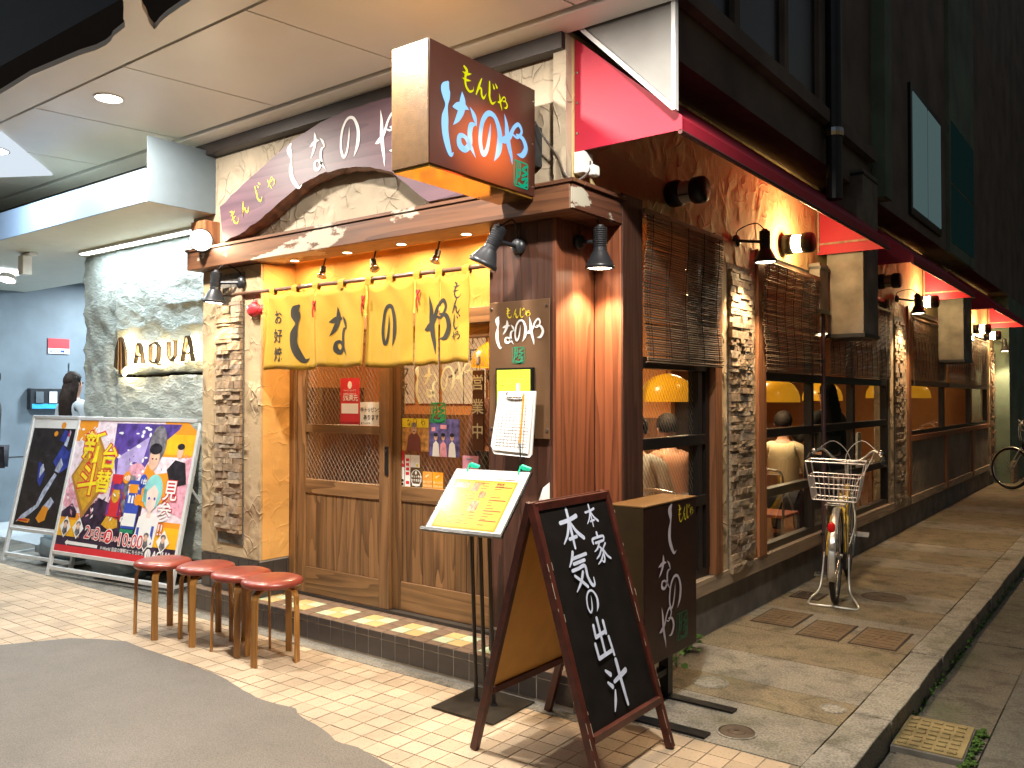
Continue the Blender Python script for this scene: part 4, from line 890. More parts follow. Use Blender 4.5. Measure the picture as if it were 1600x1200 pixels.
ln = N(tt, 'VectorMath', operation='LENGTH'); L(tt, scv.outputs[0], ln.inputs[0]); L(tt, ramp(tt, ln.outputs['Value'], [(.10, (.90, 1, 1)), (.42, (.16, .46, .88))]), bb2.inputs['Emission Color']); bb2.inputs['Emission Strength'].default_value = .50
obj('lettering', b_, wm, t)
b_ = NB(); glyphs(b_, [('も', .20, .375, .10, .10), ('ん', .295, .372, .085, .085), ('じ', .375, .365, .085, .095), ('や', .455, .355, .075, .07)], O, U, V, fat=1.5); obj('lettering', b_, emis('sign_yellow', (.80, .78, .01), .5), t)
b_ = NB(); glyphs(b_, [('seal', .585, .025, .11, .12)], O, U, V, fat=1.2); obj('seal', b_, emis('sign_green', (.01, .42, .22), .45), t)
obj('bracket_box', bx(-2.57, -2.43, 3.341, 3.448, 2.66, 2.86), M['dgrey'], t, bevel=.004)
b_ = NB()
for z in (2.53, 2.74, 2.95): lathe(b_, [(.006, 0), (.005, .003), (0, .004)], (-2.398, 3.32, z), (1, 0, 0), 8)
obj('screw', b_, M['steel'], t)
t = thing('cable', 'thin grey cable drooping from the box sign to the corner trim', 'cable', (-2.35, 3.3, 2.8)); b_ = NB(); tube(b_, [(-2.40, 3.34, 2.86), (-2.37, 3.38, 2.78), (-2.30, 3.395, 2.68), (-2.25, 3.39, 2.58), (-2.20, 3.42, 2.555), (-2.17, 3.47, 2.60), (-2.18, 3.50, 2.66)], .005); obj('sheath', b_, M['steel'], t)
t = thing('sensor_box', 'small white plastic sensor on the corner under the pink awning end', 'sensor', (-2.2, 3.5, 2.6)); obj('housing', bx(-2.255, -2.19, 3.46, 3.55, 2.60, 2.71), M['white'], t, bevel=.01); obj('lamp_head', bx(-2.19, -2.145, 3.48, 3.54, 2.585, 2.64), M['white'], t, bevel=.012)
# live-edge slab sign
t = thing('slab_sign', 'arched live-edge wooden signboard with white brush letters over the entrance', 'sign', (-4, 3.4, 2.6))
top = [(-5.03, 2.80), (-4.78, 2.91), (-4.57, 2.99), (-4.31, 3.095), (-4.0, 3.17), (-3.77, 3.195), (-3.56, 3.198), (-3.36, 3.19), (-3.15, 3.13), (-2.98, 2.98), (-2.82, 2.74), (-2.77, 2.56)]
bot = [(-4.99, 2.555), (-4.81, 2.585), (-4.57, 2.66), (-4.40, 2.735), (-4.18, 2.82), (-4.0, 2.855), (-3.80, 2.86), (-3.56, 2.83), (-3.39, 2.77), (-3.25, 2.67), (-3.17, 2.60), (-3.10, 2.565), (-2.77, 2.56)]
def dens(pl, n=4, j=.006, sd=0):
    out = []
    for a, b in zip(pl, pl[1:]):
        for k in range(n):
            x = a[0] + (b[0] - a[0]) * k / n; z = a[1] + (b[1] - a[1]) * k / n; out.append((x + noise.noise(Vector((x * 14, sd, 3))) * j, z + noise.noise(Vector((x * 14, 7, sd))) * j * 1.6))
    return out + [pl[-1]]
tp, bt = dens(top, 4, .006, 1), dens(bot, 4, .007, 2)
b_ = NB(); fr_ = [(x, 3.335, z) for x, z in tp + bt[::-1]]; bk = [(x, 3.443, z) for x, z in tp + bt[::-1]]
b_.faces.new([b_.verts.new(p) for p in fr_]); bmesh.ops.recalc_face_normals(b_, faces=b_.faces); 
for f in b_.faces:
    if f.normal.y > 0: f.normal_flip()
bmesh.ops.triangulate(b_, faces=b_.faces); obj('face', b_, M['slab'], t)
b_ = NB(); n_ = len(fr_); rings = [[Vector(p) for p in fr_]]
for s in (.3, .6, 1):
    rr_ = []
    for k, (p, q) in enumerate(zip(fr_, bk)):
        c_ = Vector(p).lerp(Vector(q), s); is_b = k >= len(tp)
        nz = noise.noise(Vector((c_.x * 22, c_.y * 30, c_.z * 5))) * (.016 if is_b else .006); c_.z += nz + (-.012 * math.sin(s * math.pi) if is_b else .004); c_.x += nz * .6; rr_.append(c_)
    rings.append(rr_)
vr = [[b_.verts.new(p) for p in r_] for r_ in rings]
for a, b in zip(vr, vr[1:]):
    for k in range(n_): b_.faces.new((a[k], a[(k + 1) % n_], b[(k + 1) % n_], b[k]))
bmesh.ops.recalc_face_normals(b_, faces=b_.faces); obj('live_edge', b_, M['bark'], t)
U, V = (1, 0, 0), (0, 0, 1); O = (0, 3.3345, 0)
def rotglyph(bm, ch, cx, cz, w_, h_, ang, fat=1):
    u = Vector((math.cos(R(ang)), 0, math.sin(R(ang)))); v = Vector((-math.sin(R(ang)), 0, math.cos(R(ang)))); glyphs(bm, [(ch, -w_ / 2, -h_ / 2, w_, h_)], Vector((cx, 3.3345, cz)), u, v, fat=fat)
b_ = NB(); rotglyph(b_, 'し', -4.22, 2.945, .24, .29, 10, 1.1); rotglyph(b_, 'な', -4.01, 3.0, .17, .25, 6, 1.2); rotglyph(b_, 'の', -3.73, 3.03, .17, .24, 3, 1.1); rotglyph(b_, 'や', -3.42, 2.98, .19, .29, -4, 1.15); obj('lettering', b_, M['whitep'], t)
b_ = NB(); rotglyph(b_, 'も', -4.86, 2.71, .09, .11, 25, 1); rotglyph(b_, 'ん', -4.75, 2.755, .09, .09, 25, 1); rotglyph(b_, 'じ', -4.60, 2.83, .085, .12, 22, 1); rotglyph(b_, 'や', -4.47, 2.875, .08, .08, 22, 1); obj('lettering', b_, M['yl'], t)
# plate on the corner post
t = thing('plate_sign', 'brown metal nameplate with white brush lettering screwed to the corner post', 'sign', (-2.58, 3.45, 1.3))
b_ = NB(); box(b_, -2.775, -2.39, 3.452, 3.4575, 1.295, 2.0); obj('plate', b_, plain('plate_brown', (.19, .105, .055), .4, .3, var=.05), t, bevel=.006)
O = (-2.775, 3.4518, 1.295)
b_ = NB(); glyphs(b_, [('し', .03, .465, .085, .16), ('な', .085, .485, .095, .125), ('の', .17, .495, .075, .11), ('や', .245, .485, .105, .13)], O, U, V, fat=1.45); obj('lettering', b_, M['whitep'], t)
b_ = NB(); glyphs(b_, [('も', .11, .62, .045, .05), ('ん', .155, .618, .042, .045), ('じ', .195, .617, .04, .048), ('や', .235, .618, .035, .035)], O, U, V, fat=1.6); obj('lettering', b_, M['yl'], t)
b_ = NB(); glyphs(b_, [('seal', .155, .385, .075, .08)], O, U, V); obj('seal', b_, M['green'], t)
b_ = NB()
for x in (-2.76, -2.405):
    for z in (1.34, 1.965): lathe(b_, [(.009, 0), (.008, .005), (0, .006)], (x, 3.452, z), (0, -1, 0), 10)
obj('screw', b_, M['steel'], t)
t = thing('lime_notice', 'lime green sheet in a black edged holder on the nameplate', 'notice', (-2.58, 3.43, 1.4)); b_ = NB()
box(b_, -2.715, -2.48, 3.430, 3.450, 1.30, 1.655); obj('holder', b_, M['blackm'], t); b_ = NB(); box(b_, -2.705, -2.492, 3.4275, 3.4295, 1.31, 1.645); obj('sheet', b_, M['lime'], t)
b_ = NB(); text(b_, 'しなのや', (-2.69, 3.4272, 1.57), U, V, .045, bold=-.005); obj('lettering', b_, plain('faint_print', (.5, .55, .12), .6), t)
t = thing('clipboard', 'white clipboard with a printed form and pencil hanging on the nameplate', 'clipboard', (-2.555, 3.41, 1.2)); b_ = NB(); prism(b_, [(-2.677, 3.405, 1.535), (-2.700, 3.380, 1.235), (-2.685, 3.378, 1.215), (-2.460, 3.378, 1.205), (-2.452, 3.385, 1.22), (-2.442, 3.407, 1.535)], (0, .008, 0)); obj('board', b_, M['white'], t)
b_ = NB(); prism(b_, [(-2.670, 3.401, 1.53), (-2.703, 3.374, 1.255), (-2.685, 3.374, 1.235), (-2.467, 3.374, 1.225), (-2.452, 3.401, 1.525)], (0, .003, 0)); obj('form', b_, M['whitep'], t)
b_ = NB(); dv = (Vector((-2.703, 3.374, 1.255)) - Vector((-2.670, 3.401, 1.53))).normalized()
for k in range(9):
    q = k * .024; bar(b_, Vector((-2.655 + q, 3.3985, 1.50)), Vector((-2.655 + q, 3.3985, 1.50)) + Vector((-.018, -.0245, -.25)), .0012, .0012)
for k in range(16):
    z = 1.50 - k * .016; s_ = (1.5 - z) / .25; bar(b_, (-2.655 - .018 * s_, 3.3985 - .0245 * s_, z), (-2.463 - .018 * s_, 3.3985 - .0245 * s_, z - .004), .001, .001)
obj('form_lines', b_, plain('grey_ink', (.35, .35, .38), .6), t)
b_ = NB(); tube(b_, [(-2.615, 3.40, 1.532), (-2.615, 3.392, 1.508), (-2.565, 3.39, 1.503), (-2.515, 3.392, 1.505), (-2.515, 3.40, 1.53)], .0035); obj('clip', b_, M['steel'], t)
b_ = NB(); bar(b_, (-2.500, 3.385, 1.52), (-2.505, 3.360, 1.275), .007, .007); obj('pencil', b_, M['orange'], t); b_ = NB(); bar(b_, (-2.505, 3.36, 1.275), (-2.503, 3.362, 1.19), .006, .006); obj('pencil_tip', b_, M['dgrey'], t)
b_ = NB(); box(b_, -2.565, -2.553, 3.408, 3.43, 1.53, 1.575); obj('hook', b_, M['white'], t)
# stand-alone illuminated box sign by the wall
M['bronzed'] = plain('dark_bronze', (.035, .021, .007), .45, .1)
t = thing('standing_sign', 'dark brown floor sign cabinet on posts with vertical white lettering', 'sign', (-1.98, 3.78, 0))
obj('cabinet', bx(-2.085, -1.892, 3.505, 4.07, .235, .985), M['choc'], t, bevel=.004); obj('front_plate', bx(-2.083, -1.894, 3.499, 3.504, .237, .983), M['bronzed'], t)
obj('top_plate', bx(-2.087, -1.89, 3.50, 4.072, .986, .992), M['bronze'], t)
obj('post', bx(-1.99, -1.94, 3.55, 3.60, .0, .234), M['blackm'], t); obj('post', bx(-1.99, -1.94, 3.84, 3.89, .0, .234), M['blackm'], t)
obj('crossbar', bx(-1.985, -1.945, 3.60, 3.84, .12, .15), M['blackm'], t); obj('foot', bx(-2.1, -1.6, 3.83, 3.89, .003, .012), M['blackm'], t); obj('foot', bx(-2.1, -1.58, 3.47, 3.54, .003, .012), M['blackm'], t)
U, V = (0, 1, 0), (0, 0, 1); O = (-1.8915, 3.505, .235)
b_ = NB(); glyphs(b_, [('し', .20, .50, .20, .235), ('な', .13, .335, .155, .175), ('の', .245, .225, .135, .165), ('や', .14, .07, .155, .185)], O, U, V, fat=1.15); obj('lettering', b_, plain('pale_lilac_print', (.62, .55, .62), .5), t)
b_ = NB(); glyphs(b_, [('も', .345, .645, .06, .085), ('ん', .395, .65, .05, .065), ('じ', .435, .655, .045, .07), ('や', .475, .665, .04, .045)], O, U, V, fat=1.1); obj('lettering', b_, M['yl'], t)
b_ = NB(); glyphs(b_, [('seal', .33, .06, .12, .13)], O, U, V, fat=1.1); obj('seal', b_, plain('dull_green', (.01, .10, .05), .5), t)

# ---- A-board
t = thing('a_board', 'wooden A-frame blackboard with white handwritten characters on the tiles', 'blackboard', (-1.99, 3.03, 0))
ZR, XR = 1.085, -1.985
def slope(side, y, z, push=0):
    x1 = -1.655 if side > 0 else -2.32; f = 1 - z / ZR; n = Vector((ZR, 0, abs(x1 - XR))).normalized(); n.x *= (1 if side > 0 else -1)
    return Vector((XR + (x1 - XR) * f, y, z)) + n * push
for side, nm in ((1, 'front'), (-1, 'back')):
    y0, y1 = (2.735, 3.30) if side > 0 else (2.785, 3.335)
    if side < 0: y0b, y1b = 2.745, 3.30
    for yy in (y0, y1):
        b_ = NB(); yt = yy if side > 0 else (2.735 if yy == y0 else 3.30); bar(b_, slope(side, yt, ZR - .005), slope(side, yy, 0.004), .030, .034, up=(1, 0, 0)); o = obj('leg', b_, M['frame'], t, bevel=.003)
    b_ = NB(); bar(b_, slope(side, 2.735, ZR - .022), slope(side, 3.30, ZR - .022), .034, .034, up=(1, 0, 0)); obj('top_rail', b_, M['frame'], t, bevel=.003)
    zb = .20 if side > 0 else .27
    b_ = NB(); bar(b_, slope(side, y0 + .01, zb), slope(side, y1 - .01, zb), .030, .045, up=(1, 0, 0)); obj('bottom_rail', b_, M['frame'], t, bevel=.003)
    b_ = NB(); prism(b_, [slope(side, y0 + .018, zb, -.002), slope(side, y1 - .018, zb, -.002), slope(side, 3.285, ZR - .02, -.002), slope(side, 2.75, ZR - .02, -.002)], slope(side, 0, .5, .002) - slope(side, 0, .5, -.004))
    obj('panel', b_, M['board'] if side > 0 else M['cork'], t)
    b_ = NB(); prism(b_, [slope(side, y0 + .018, zb, -.006), slope(side, y1 - .018, zb, -.006), slope(side, 3.285, ZR - .02, -.006), slope(side, 2.75, ZR - .02, -.006)], slope(side, 0, .5, .002) - slope(side, 0, .5, .0))
    obj('backing', b_, M['cork'], t)
b_ = NB()
rr = random.Random(4)
for yy in (2.735, 3.30):
    for k in range(16):
        z = rr.uniform(.02, .98); l_ = rr.choice((.008, .012, .03, .06)); o_ = -.0145 if k % 3 else .0145; bar(b_, slope(1, yy + o_, z, .0175), slope(1, yy + o_, z + l_, .0175), .0028, .001, up=(1, 0, 0))
obj('chipped_paint', b_, plain('bare_wood_chip', (.45, .38, .28), .8), t)
Vv = (slope(1, 0, 1) - slope(1, 0, 0)).normalized(); O = slope(1, 2.735, 0, .003) 
b_ = NB(); Lz = lambda z: z / ZR * (Vector((.33, 0, ZR)).length)
its = [('本', .145, .915, .155, .165), ('本', .35, .985, .09, .095), ('家', .345, .825, .115, .13), ('気', .135, .745, .155, .155), ('の', .19, .645, .09, .09), ('出', .165, .46, .14, .16), ('汁', .19, .26, .155, .178)]
glyphs(b_, its, O, (0, 1, 0), Vv, off=.0015, fat=1.35); obj('lettering', b_, M['chalk'], t)
b_ = NB(); cyl(b_, (-2.02, 2.752, 1.0), (-1.95, 2.752, 1.0), .008); obj('hinge', b_, M['steel'], t)

# ---- menu stand
t = thing('menu_stand', 'black menu stand on a square base plate with a tilted orange menu', 'menu stand', (-2.61, 3.21, 0))
b_ = NB(); prism(b_, [(-2.785, 3.02, .003), (-2.415, 3.03, .003), (-2.43, 3.40, .003), (-2.80, 3.37, .003)], (0, 0, .008)); obj('base_plate', b_, plain('base_plate', (.035, .028, .02), .45, .4, var=.4), t)
for x in (-2.665, -2.61, -2.555):
    b_ = NB(); cyl(b_, (x, 3.215, .011), (x, 3.17, .98), .010, 10); lathe(b_, [(.018, 0), (.013, .012)], (x, 3.215, .011), (0, 0, 1), 10); obj('pole', b_, M['black'], t)
BL, BR, TL, TR = Vector((-2.805, 2.985, .868)), Vector((-2.345, 3.0, .872)), Vector((-2.805, 3.225, 1.145)), Vector((-2.345, 3.24, 1.15))
nb = ((BR - BL).cross(TL - BL)).normalized(); b_ = NB(); prism(b_, [BL, BR, TR, TL], -nb * .012); obj('tray', b_, M['black'], t)
Um = (BR - BL).normalized(); Vm = (TL - BL).normalized(); O = BL + nb * .001; Wm, Hm = (BR - BL).length, (TL - BL).length
b_ = NB(); bar(b_, BL - Um * .012 + nb * .004, BR + Um * .012 + nb * .004, .016, .018, up=nb); obj('lip', b_, M['black'], t)
paperm, tt, bbm = nt('laminated_menu'); bbm.inputs['Base Color'].default_value = (.78, .75, .68, 1); bbm.inputs['Roughness'].default_value = .12; bbm.inputs['Coat Weight'].default_value = 1; bbm.inputs['Coat Roughness'].default_value = .08
b_ = NB(); flat(b_, rect(.008, .012, Wm - .008, Hm - .004), O, Um, Vm, .001); ms_ = obj('menu_sheet', b_, paperm, t)
lam = plain('menu_orange', (.72, .27, .03), .14, var=.05, nscale=12, bmp=0, coat=1); b_ = NB(); flat(b_, rect(.035, .02, Wm - .045, Hm - .065), O, Um, Vm, .0018); obj('menu_print', b_, lam, t)
lam2 = plain('menu_amber', (.76, .36, .07), .14, var=.05, bmp=0, coat=1); b_ = NB(); flat(b_, rect(.045, .028, Wm - .055, Hm - .075), O, Um, Vm, .0022); obj('menu_print', b_, lam2, t)
b_ = NB(); rr = random.Random(2); brown = plain('menu_brown', (.10, .03, .012), .2, bmp=0)
for k, v in enumerate((.31, .265, .19, .13, .075)): flat(b_, rect(.295, v - .002, .395, v + .002), O, Um, Vm, .003)
for (x0_, x1_) in ((.055, .10), (.11, .16), (.17, .21), (.22, .26), (.30, .36)):
    for k in range(16):
        v = .05 + k * .0155
        if rr.random() < .75: flat(b_, rect(x0_, v, x0_ + (x1_ - x0_) * rr.uniform(.4, 1), v + .0028), O, Um, Vm, .0026)
for u_, s_ in ((.06, 'もんじゃ焼'), (.165, 'お好み焼'), (.30, '鉄板焼')): text(b_, s_, O + Um * u_ + Vm * (Hm - .09), Um, Vm, .015, off=.003, bold=.01)
obj('menu_text', b_, brown, t)
b_ = NB(); food = plain('food_photo', (.42, .16, .07), .2, var=.9, nscale=60, bmp=0)
for r_ in (rect(.058, .25, .145, .282), rect(.16, .235, .205, .282), rect(.225, .20, .262, .232), rect(.20, .12, .25, .18)): flat(b_, r_, O, Um, Vm, .0032)
obj('menu_photo', b_, food, t)
for k, u_ in enumerate((.09, .40)):
    c = thing('green_clip', ('left' if k == 0 else 'right') + ' green plastic clip on the top edge of the menu', 'clip', tuple(O + Um * u_ + Vm * Hm), 'green clips on the menu'); p0 = O + Um * u_ + Vm * Hm
    b_ = NB(); bar(b_, p0 + nb * .006 - Vm * .022 - Um * .006, p0 + nb * .02 + Vm * .012, .007, .006, up=nb); obj('jaw', b_, M['greenclip'], c, bevel=.001); b_ = NB(); prism(b_, [p0 + nb * .016 + Vm * .014 - Um * .012, p0 + nb * .024 + Vm * .02 + Um * .002, p0 + Vm * .018 + Um * .045, p0 + Vm * .004 + Um * .046, p0 + nb * .005 + Vm * .002 + Um * .008], Vector((0, .012, .004))); obj('grip', b_, M['greenclip'], c, bevel=.002)
c = thing('notice_sheet', 'crumpled white notice peeking out behind the menu tray', 'notice', (-2.30, 3.30, 1.0)); b_ = NB(); prism(b_, [(-2.36, 3.30, .98), (-2.30, 3.285, .99), (-2.275, 3.285, 1.02), (-2.285, 3.30, 1.10), (-2.33, 3.31, 1.07)], (0, .002, 0)); obj('sheet', b_, M['whitep'], c)

# ---- noren curtain
t = thing('noren_curtain', 'yellow noren curtain with black brush lettering hung across the door', 'curtain', (-3.7, 3.42, 2.2))
b_ = NB(); cyl(b_, (-5.26, 3.43, 2.212), (-2.77, 3.43, 2.195), .0125, 12)
for x in (-5.0, -4.62, -4.3, -3.9, -3.5, -3.15, -2.9): lathe(b_, [(.0125, 0), (.016, .004), (.0125, .010)], (x, 3.43, 2.2115 - (x + 5.26) * .0067), (1, 0, 0), 12)
obj('bamboo_rod', b_, plain('bamboo_rod', (.16, .08, .045), .35), t)
b_ = NB(); cyl(b_, (-5.0, 3.43, 2.21), (-5.0, 3.50, 2.21), .01); obj('bracket', b_, M['black'], t)
seams = [-4.60, -4.115, -3.675, -3.28, -3.085, -2.865]
def fold(x, z):
    d = (2.15 - z)
    return 3.408 + .022 * math.sin(x * 17 + 1 + z * 1.9 + 1.2 * math.sin(x * 3.1)) * (.35 + 1.3 * d) * (.6 + .4 * math.sin(x * 4.3)) + .010 * math.sin(x * 41 + z * 3) * d + .008 * math.sin((x + z * .8) * 34) * max(0, .28 - d) * 3 + .012 * noise.noise(Vector((x * 7, z * 1.5, 0))) + .03 * d * noise.noise(Vector((x * 3, 9, z)))
rr = random.Random(9)
for k, (a, b) in enumerate(zip(seams, seams[1:])):
    b_ = NB(); nx, nz = 22, 14; g2_ = []; sk0 = -.035 if k == 0 else 0; 
    for i in range(nx + 1):
        col_ = []
        for j in range(nz + 1):
            z0_ = 2.182 - (a + 4.6 + (b - a) * i / nx) * .004; z = z0_ - j / nz * (z0_ - 1.682 - .006 * math.sin(k * 2) - .005 * math.sin(i / nx * 6.3 + k)); u_ = i / nx; x = a + .003 + (b - a - .006) * u_ + sk0 * (j / nz) * (1 - u_)
            z -= (.016 + .014 * ((k * 7) % 3)) * abs(math.sin(u_ * math.pi * 2.0)) * max(0, 1 - j / 4)
            yy = fold(x, z) + (.012 if k in (2, 3) and u_ < .08 else 0)
            if k >= 3: yy -= .01 * (k - 2) * (j / nz)
            if k == 4: x += .02 * (j / nz); yy -= .02 * (j / nz) * u_
            col_.append(b_.verts.new((x, yy, z)))
        g2_.append(col_)
    for i in range(nx):
        for j in range(nz): b_.faces.new((g2_[i][j + 1], g2_[i + 1][j + 1], g2_[i + 1][j], g2_[i][j]))
    o = obj('cloth_panel', b_, M['yellow'], t, smooth=True)
    m_ = o.modifiers.new('thick', 'SOLIDIFY'); m_.thickness = .0012; m_.offset = 0
for x in (-4.565, -4.34, -4.135, -3.90, -3.66, -3.48, -3.27, -3.10, -2.91):
    b_ = NB(); z0 = 2.212 - (x + 5.26) * .0067
    ring = [(-.030, .0), (-.017, .018), (0, .018), (.017, .0), (.017, -.03), (.005, -.075)]
    pts_ = [(3.430 - .017, 2.115), (3.430 - .018, z0), (3.430 - .012, z0 + .013), (3.430, z0 + .018), (3.430 + .013, z0 + .012), (3.430 + .018, z0), (3.430 + .006, 2.12)]
    vsa = [[b_.verts.new((x + s_, y_, max(z_, 2.165) if z_ < 2.13 else z_)) for y_, z_ in pts_] for s_ in (-.024, .024)]
    for i in range(len(pts_) - 1): b_.faces.new((vsa[0][i], vsa[1][i], vsa[1][i + 1], vsa[0][i + 1]))
    o = obj('loop', b_, M['yellow'], t); m_ = o.modifiers.new('thick', 'SOLIDIFY'); m_.thickness = .002
tas = plain('red_tassel', (.55, .03, .02), .8)
for x in (-4.115, -3.675, -3.235):
    b_ = NB(); tube(b_, [(x - .012, 3.395, 2.10), (x, 3.385, 2.075), (x + .012, 3.395, 2.10)], .006); tube(b_, [(x, 3.388, 2.075), (x - .01, 3.388, 2.04), (x - .006, 3.388, 2.0)], .005); tube(b_, [(x, 3.388, 2.075), (x + .01, 3.388, 2.045)], .005); obj('tassel', b_, tas, t)
b_ = NB(); inkm = plain('noren_ink', (.035, .03, .02), .85, bmp=.2); U, V = (1, 0, 0), (0, 0, 1)
glyphs(b_, [('し', -4.40, 1.735, .30, .34), ('な', -4.0, 1.765, .20, .29), ('の', -3.535, 1.80, .115, .235), ('や', -3.19, 1.765, .19, .29)], (0, 3.36, 0), U, V, fat=1.6)
glyphs(b_, [('も', -2.985, 2.035, .075, .085), ('ん', -2.985, 1.955, .075, .075), ('じ', -2.98, 1.87, .07, .075), ('や', -2.975, 1.805, .065, .055)], (0, 3.36, 0), U, V, fat=1.35)
vtext(b_, 'お好焼', (-4.485, 3.36, 1.985), U, V, .095, pitch=1.25, bold=.012)
def drape(b_, off=.0035):
    for v in b_.verts:
        z = v.co.z; x = v.co.x; yy = fold(x, z); jn = (2.145 - z) / .463
        if x > -3.28: yy -= .01 * (1 if x < -3.085 else 2) * jn
        if x > -3.085: yy -= .02 * jn * (x + 3.085) / .22
        v.co.y = yy - off
bmesh.ops.triangulate(b_, faces=b_.faces)
for _ in range(2):
    es_ = [e for e in b_.edges if e.calc_length() > .02]
    if es_: bmesh.ops.subdivide_edges(b_, edges=es_, cuts=1); bmesh.ops.triangulate(b_, faces=b_.faces)
drape(b_); obj('lettering', b_, inkm, t)
# fish wind chime
t = thing('fish_ornament', 'small red fish chime hanging from the curtain rod', 'ornament', (-4.78, 3.42, 2.1)); b_ = NB(); ball(b_, (-4.77, 3.42, 2.09), .05, 1.25, .6, .95, 3); prism(b_, [(-4.72, 3.415, 2.085), (-4.67, 3.415, 2.12), (-4.68, 3.415, 2.05)], (0, .01, 0)); prism(b_, [(-4.80, 3.415, 2.13), (-4.74, 3.415, 2.155), (-4.73, 3.415, 2.125)], (0, .01, 0)); obj('body', b_, M['rp'], t, smooth=True)
b_ = NB(); ball(b_, (-4.80, 3.393, 2.10), .011, sy=.4); obj('eye', b_, M['whitep'], t); b_ = NB(); ball(b_, (-4.80, 3.389, 2.10), .005, sy=.4); obj('pupil', b_, M['ink'], t)
b_ = NB(); cyl(b_, (-4.77, 3.42, 2.13), (-4.77, 3.43, 2.2), .002); obj('string', b_, M['cord'], t)
# ================================================================== LAMPS
def cone_lamp(mount, n, head, aim, label, power=0, grp='conical spot lamps on the walls', sc_=1.0, col=WARM, cone=110):
    """wall plate at mount facing n, arm to head, ribbed body and flared shade pointing along aim"""
    mount, n, head, aim = Vector(mount), Vector(n).normalized(), Vector(head), Vector(aim).normalized()
    t = thing('spot_lamp', label, 'lamp', tuple(mount), grp); s = sc_
    b_ = NB(); lathe(b_, [(.0, .0), (.042 * s, 0), (.044 * s, .012 * s), (.036 * s, .026 * s), (.02 * s, .034 * s), (0, .036 * s)], mount, n, 18); obj('wall_plate', b_, M['dgrey'], t, smooth=True)
    hinge = head - aim * .03 * s; b_ = NB(); cyl(b_, mount + n * .02, hinge, .011 * s, 10); cyl(b_, hinge - n * .01, hinge + n * .02, .02 * s); obj('arm', b_, M['dgrey'], t)
    b_ = NB(); pr = [(0, -.115), (.018, -.115), (.022, -.105)]
    for k in range(9): pr += [(.036, -.10 + k * .011), (.036, -.094 + k * .011), (.031, -.092 + k * .011)]
    pr += [(.034, .0), (.036, .02)]; lathe(b_, [(r * s, h_ * s) for r, h_ in pr], head, aim, 20); obj('body', b_, M['dgrey'], t)
    b_ = NB(); lathe(b_, [(.036 * s, .018 * s), (.044 * s, .03 * s), (.070 * s, .085 * s), (.075 * s, .088 * s), (.075 * s, .108 * s), (.071 * s, .108 * s), (.068 * s, .088 * s), (.040 * s, .034 * s), (.0, .03 * s)], head, aim, 26); obj('lamp_shade', b_, M['dgrey'], t, smooth=True)
    b_ = NB(); lathe(b_, [(.069 * s, .100 * s), (.05 * s, .107 * s), (0, .110 * s)], head, aim, 20); obj('bulb', b_, emis('spot_bulb', (1, .86, .6), 14) if power else M['steel'], t, smooth=True)
    d_, u_, v_ = frame_of(aim); b_ = NB(); tube(b_, [head - aim * .11 * s, head - aim * .145 * s + (mount - head) * .3, mount + n * .02 + Vector((0, 0, .07 * s)), mount + n * .012], .004 * s); obj('flex', b_, M['blackm'], t)
    if power: spot('spot_lamp_light', tuple(head + aim * .125 * s), tuple(aim), power, col, cone, .45, .04 * s, t)
    return t
cone_lamp((-4.93, 3.446, 2.285), (0, -1, 0), (-5.07, 3.33, 2.255), (-.08, -.04, -1), 'black spot lamp lighting the stone strip left of the curtain', 13)
cone_lamp((-2.59, 3.468, 2.28), (0, -1, 0), (-2.63, 3.29, 2.265), (-.28, -.14, -.62), 'unlit ribbed black spot lamp tilted left above the nameplate', 0)
cone_lamp((-2.362, 3.67, 2.305), (1, 0, 0), (-2.225, 3.665, 2.265), (-.03, .03, -1), 'lit ribbed black spot lamp on the red boards at the corner', 36)
cone_lamp((-2.255, 5.48, 2.57), (1, 0, 0), (-2.03, 5.44, 2.505), (.02, .02, -1), 'lit black spot lamp above the first stone pilaster', 44, col=(1, .76, .48))
cone_lamp((-2.255, 10.0, 2.60), (1, 0, 0), (-2.03, 10.0, 2.53), (.04, 0, -1), 'lit black spot lamp above the second stone pilaster', 46, col=(1, .7, .4))
cone_lamp((-2.255, 16.8, 2.55), (1, 0, 0), (-2.03, 16.8, 2.42), (.04, 0, -1), 'lit black spot lamp far down at the third stone pilaster', 50, col=(1, .7, .4))
def can_lamp(y, z, label, lit=True, s=1.0):
    x0 = -2.258; t = thing('wall_light', label, 'wall light', (x0, y, z), 'cylinder wall lights under the awnings')
    for a, b in ((x0, x0 + .085), (x0 + .150, x0 + .235)):
        b_ = NB(); lathe(b_, [(0, 0), (.066, 0), (.076, .012), (.078, (b - a) / 2), (.076, b - a - .012), (.066, b - a), (0, b - a)], (a, y, z), (1, 0, 0), 24); obj('cap', b_, M['blackm'], t, smooth=True)
    b_ = NB(); lathe(b_, [(.064, 0), (.064, .067)], (x0 + .084, y, z), (1, 0, 0), 24); obj('lens', b_, emis('can_glow', (1, .66, .30), 170, True) if lit else plain('can_off', (.35, .33, .3), .3), t, smooth=True)
    b_ = NB(); tube(b_, [(x0 + .085, y - .066, z - .03), (x0 + .15, y - .066, z - .03)], .004, 6, smooth=False); obj('guard_rod', b_, M['blackm'], t)
can_lamp(4.50, 2.70, 'unlit cylinder wall light above the first blind', False)
can_lamp(6.42, 2.68, 'brightly lit cylinder wall light above the second blind')
can_lamp(11.1, 2.66, 'lit cylinder wall light under the second awning')
can_lamp(15.2, 2.60, 'lit cylinder wall light near the far end, left one')
can_lamp(9.2, 2.70, 'unlit cylinder wall light in the shade beyond the first duct', False)
point_far = can_lamp(16.3, 2.56, 'lit cylinder wall light near the far end, right one')
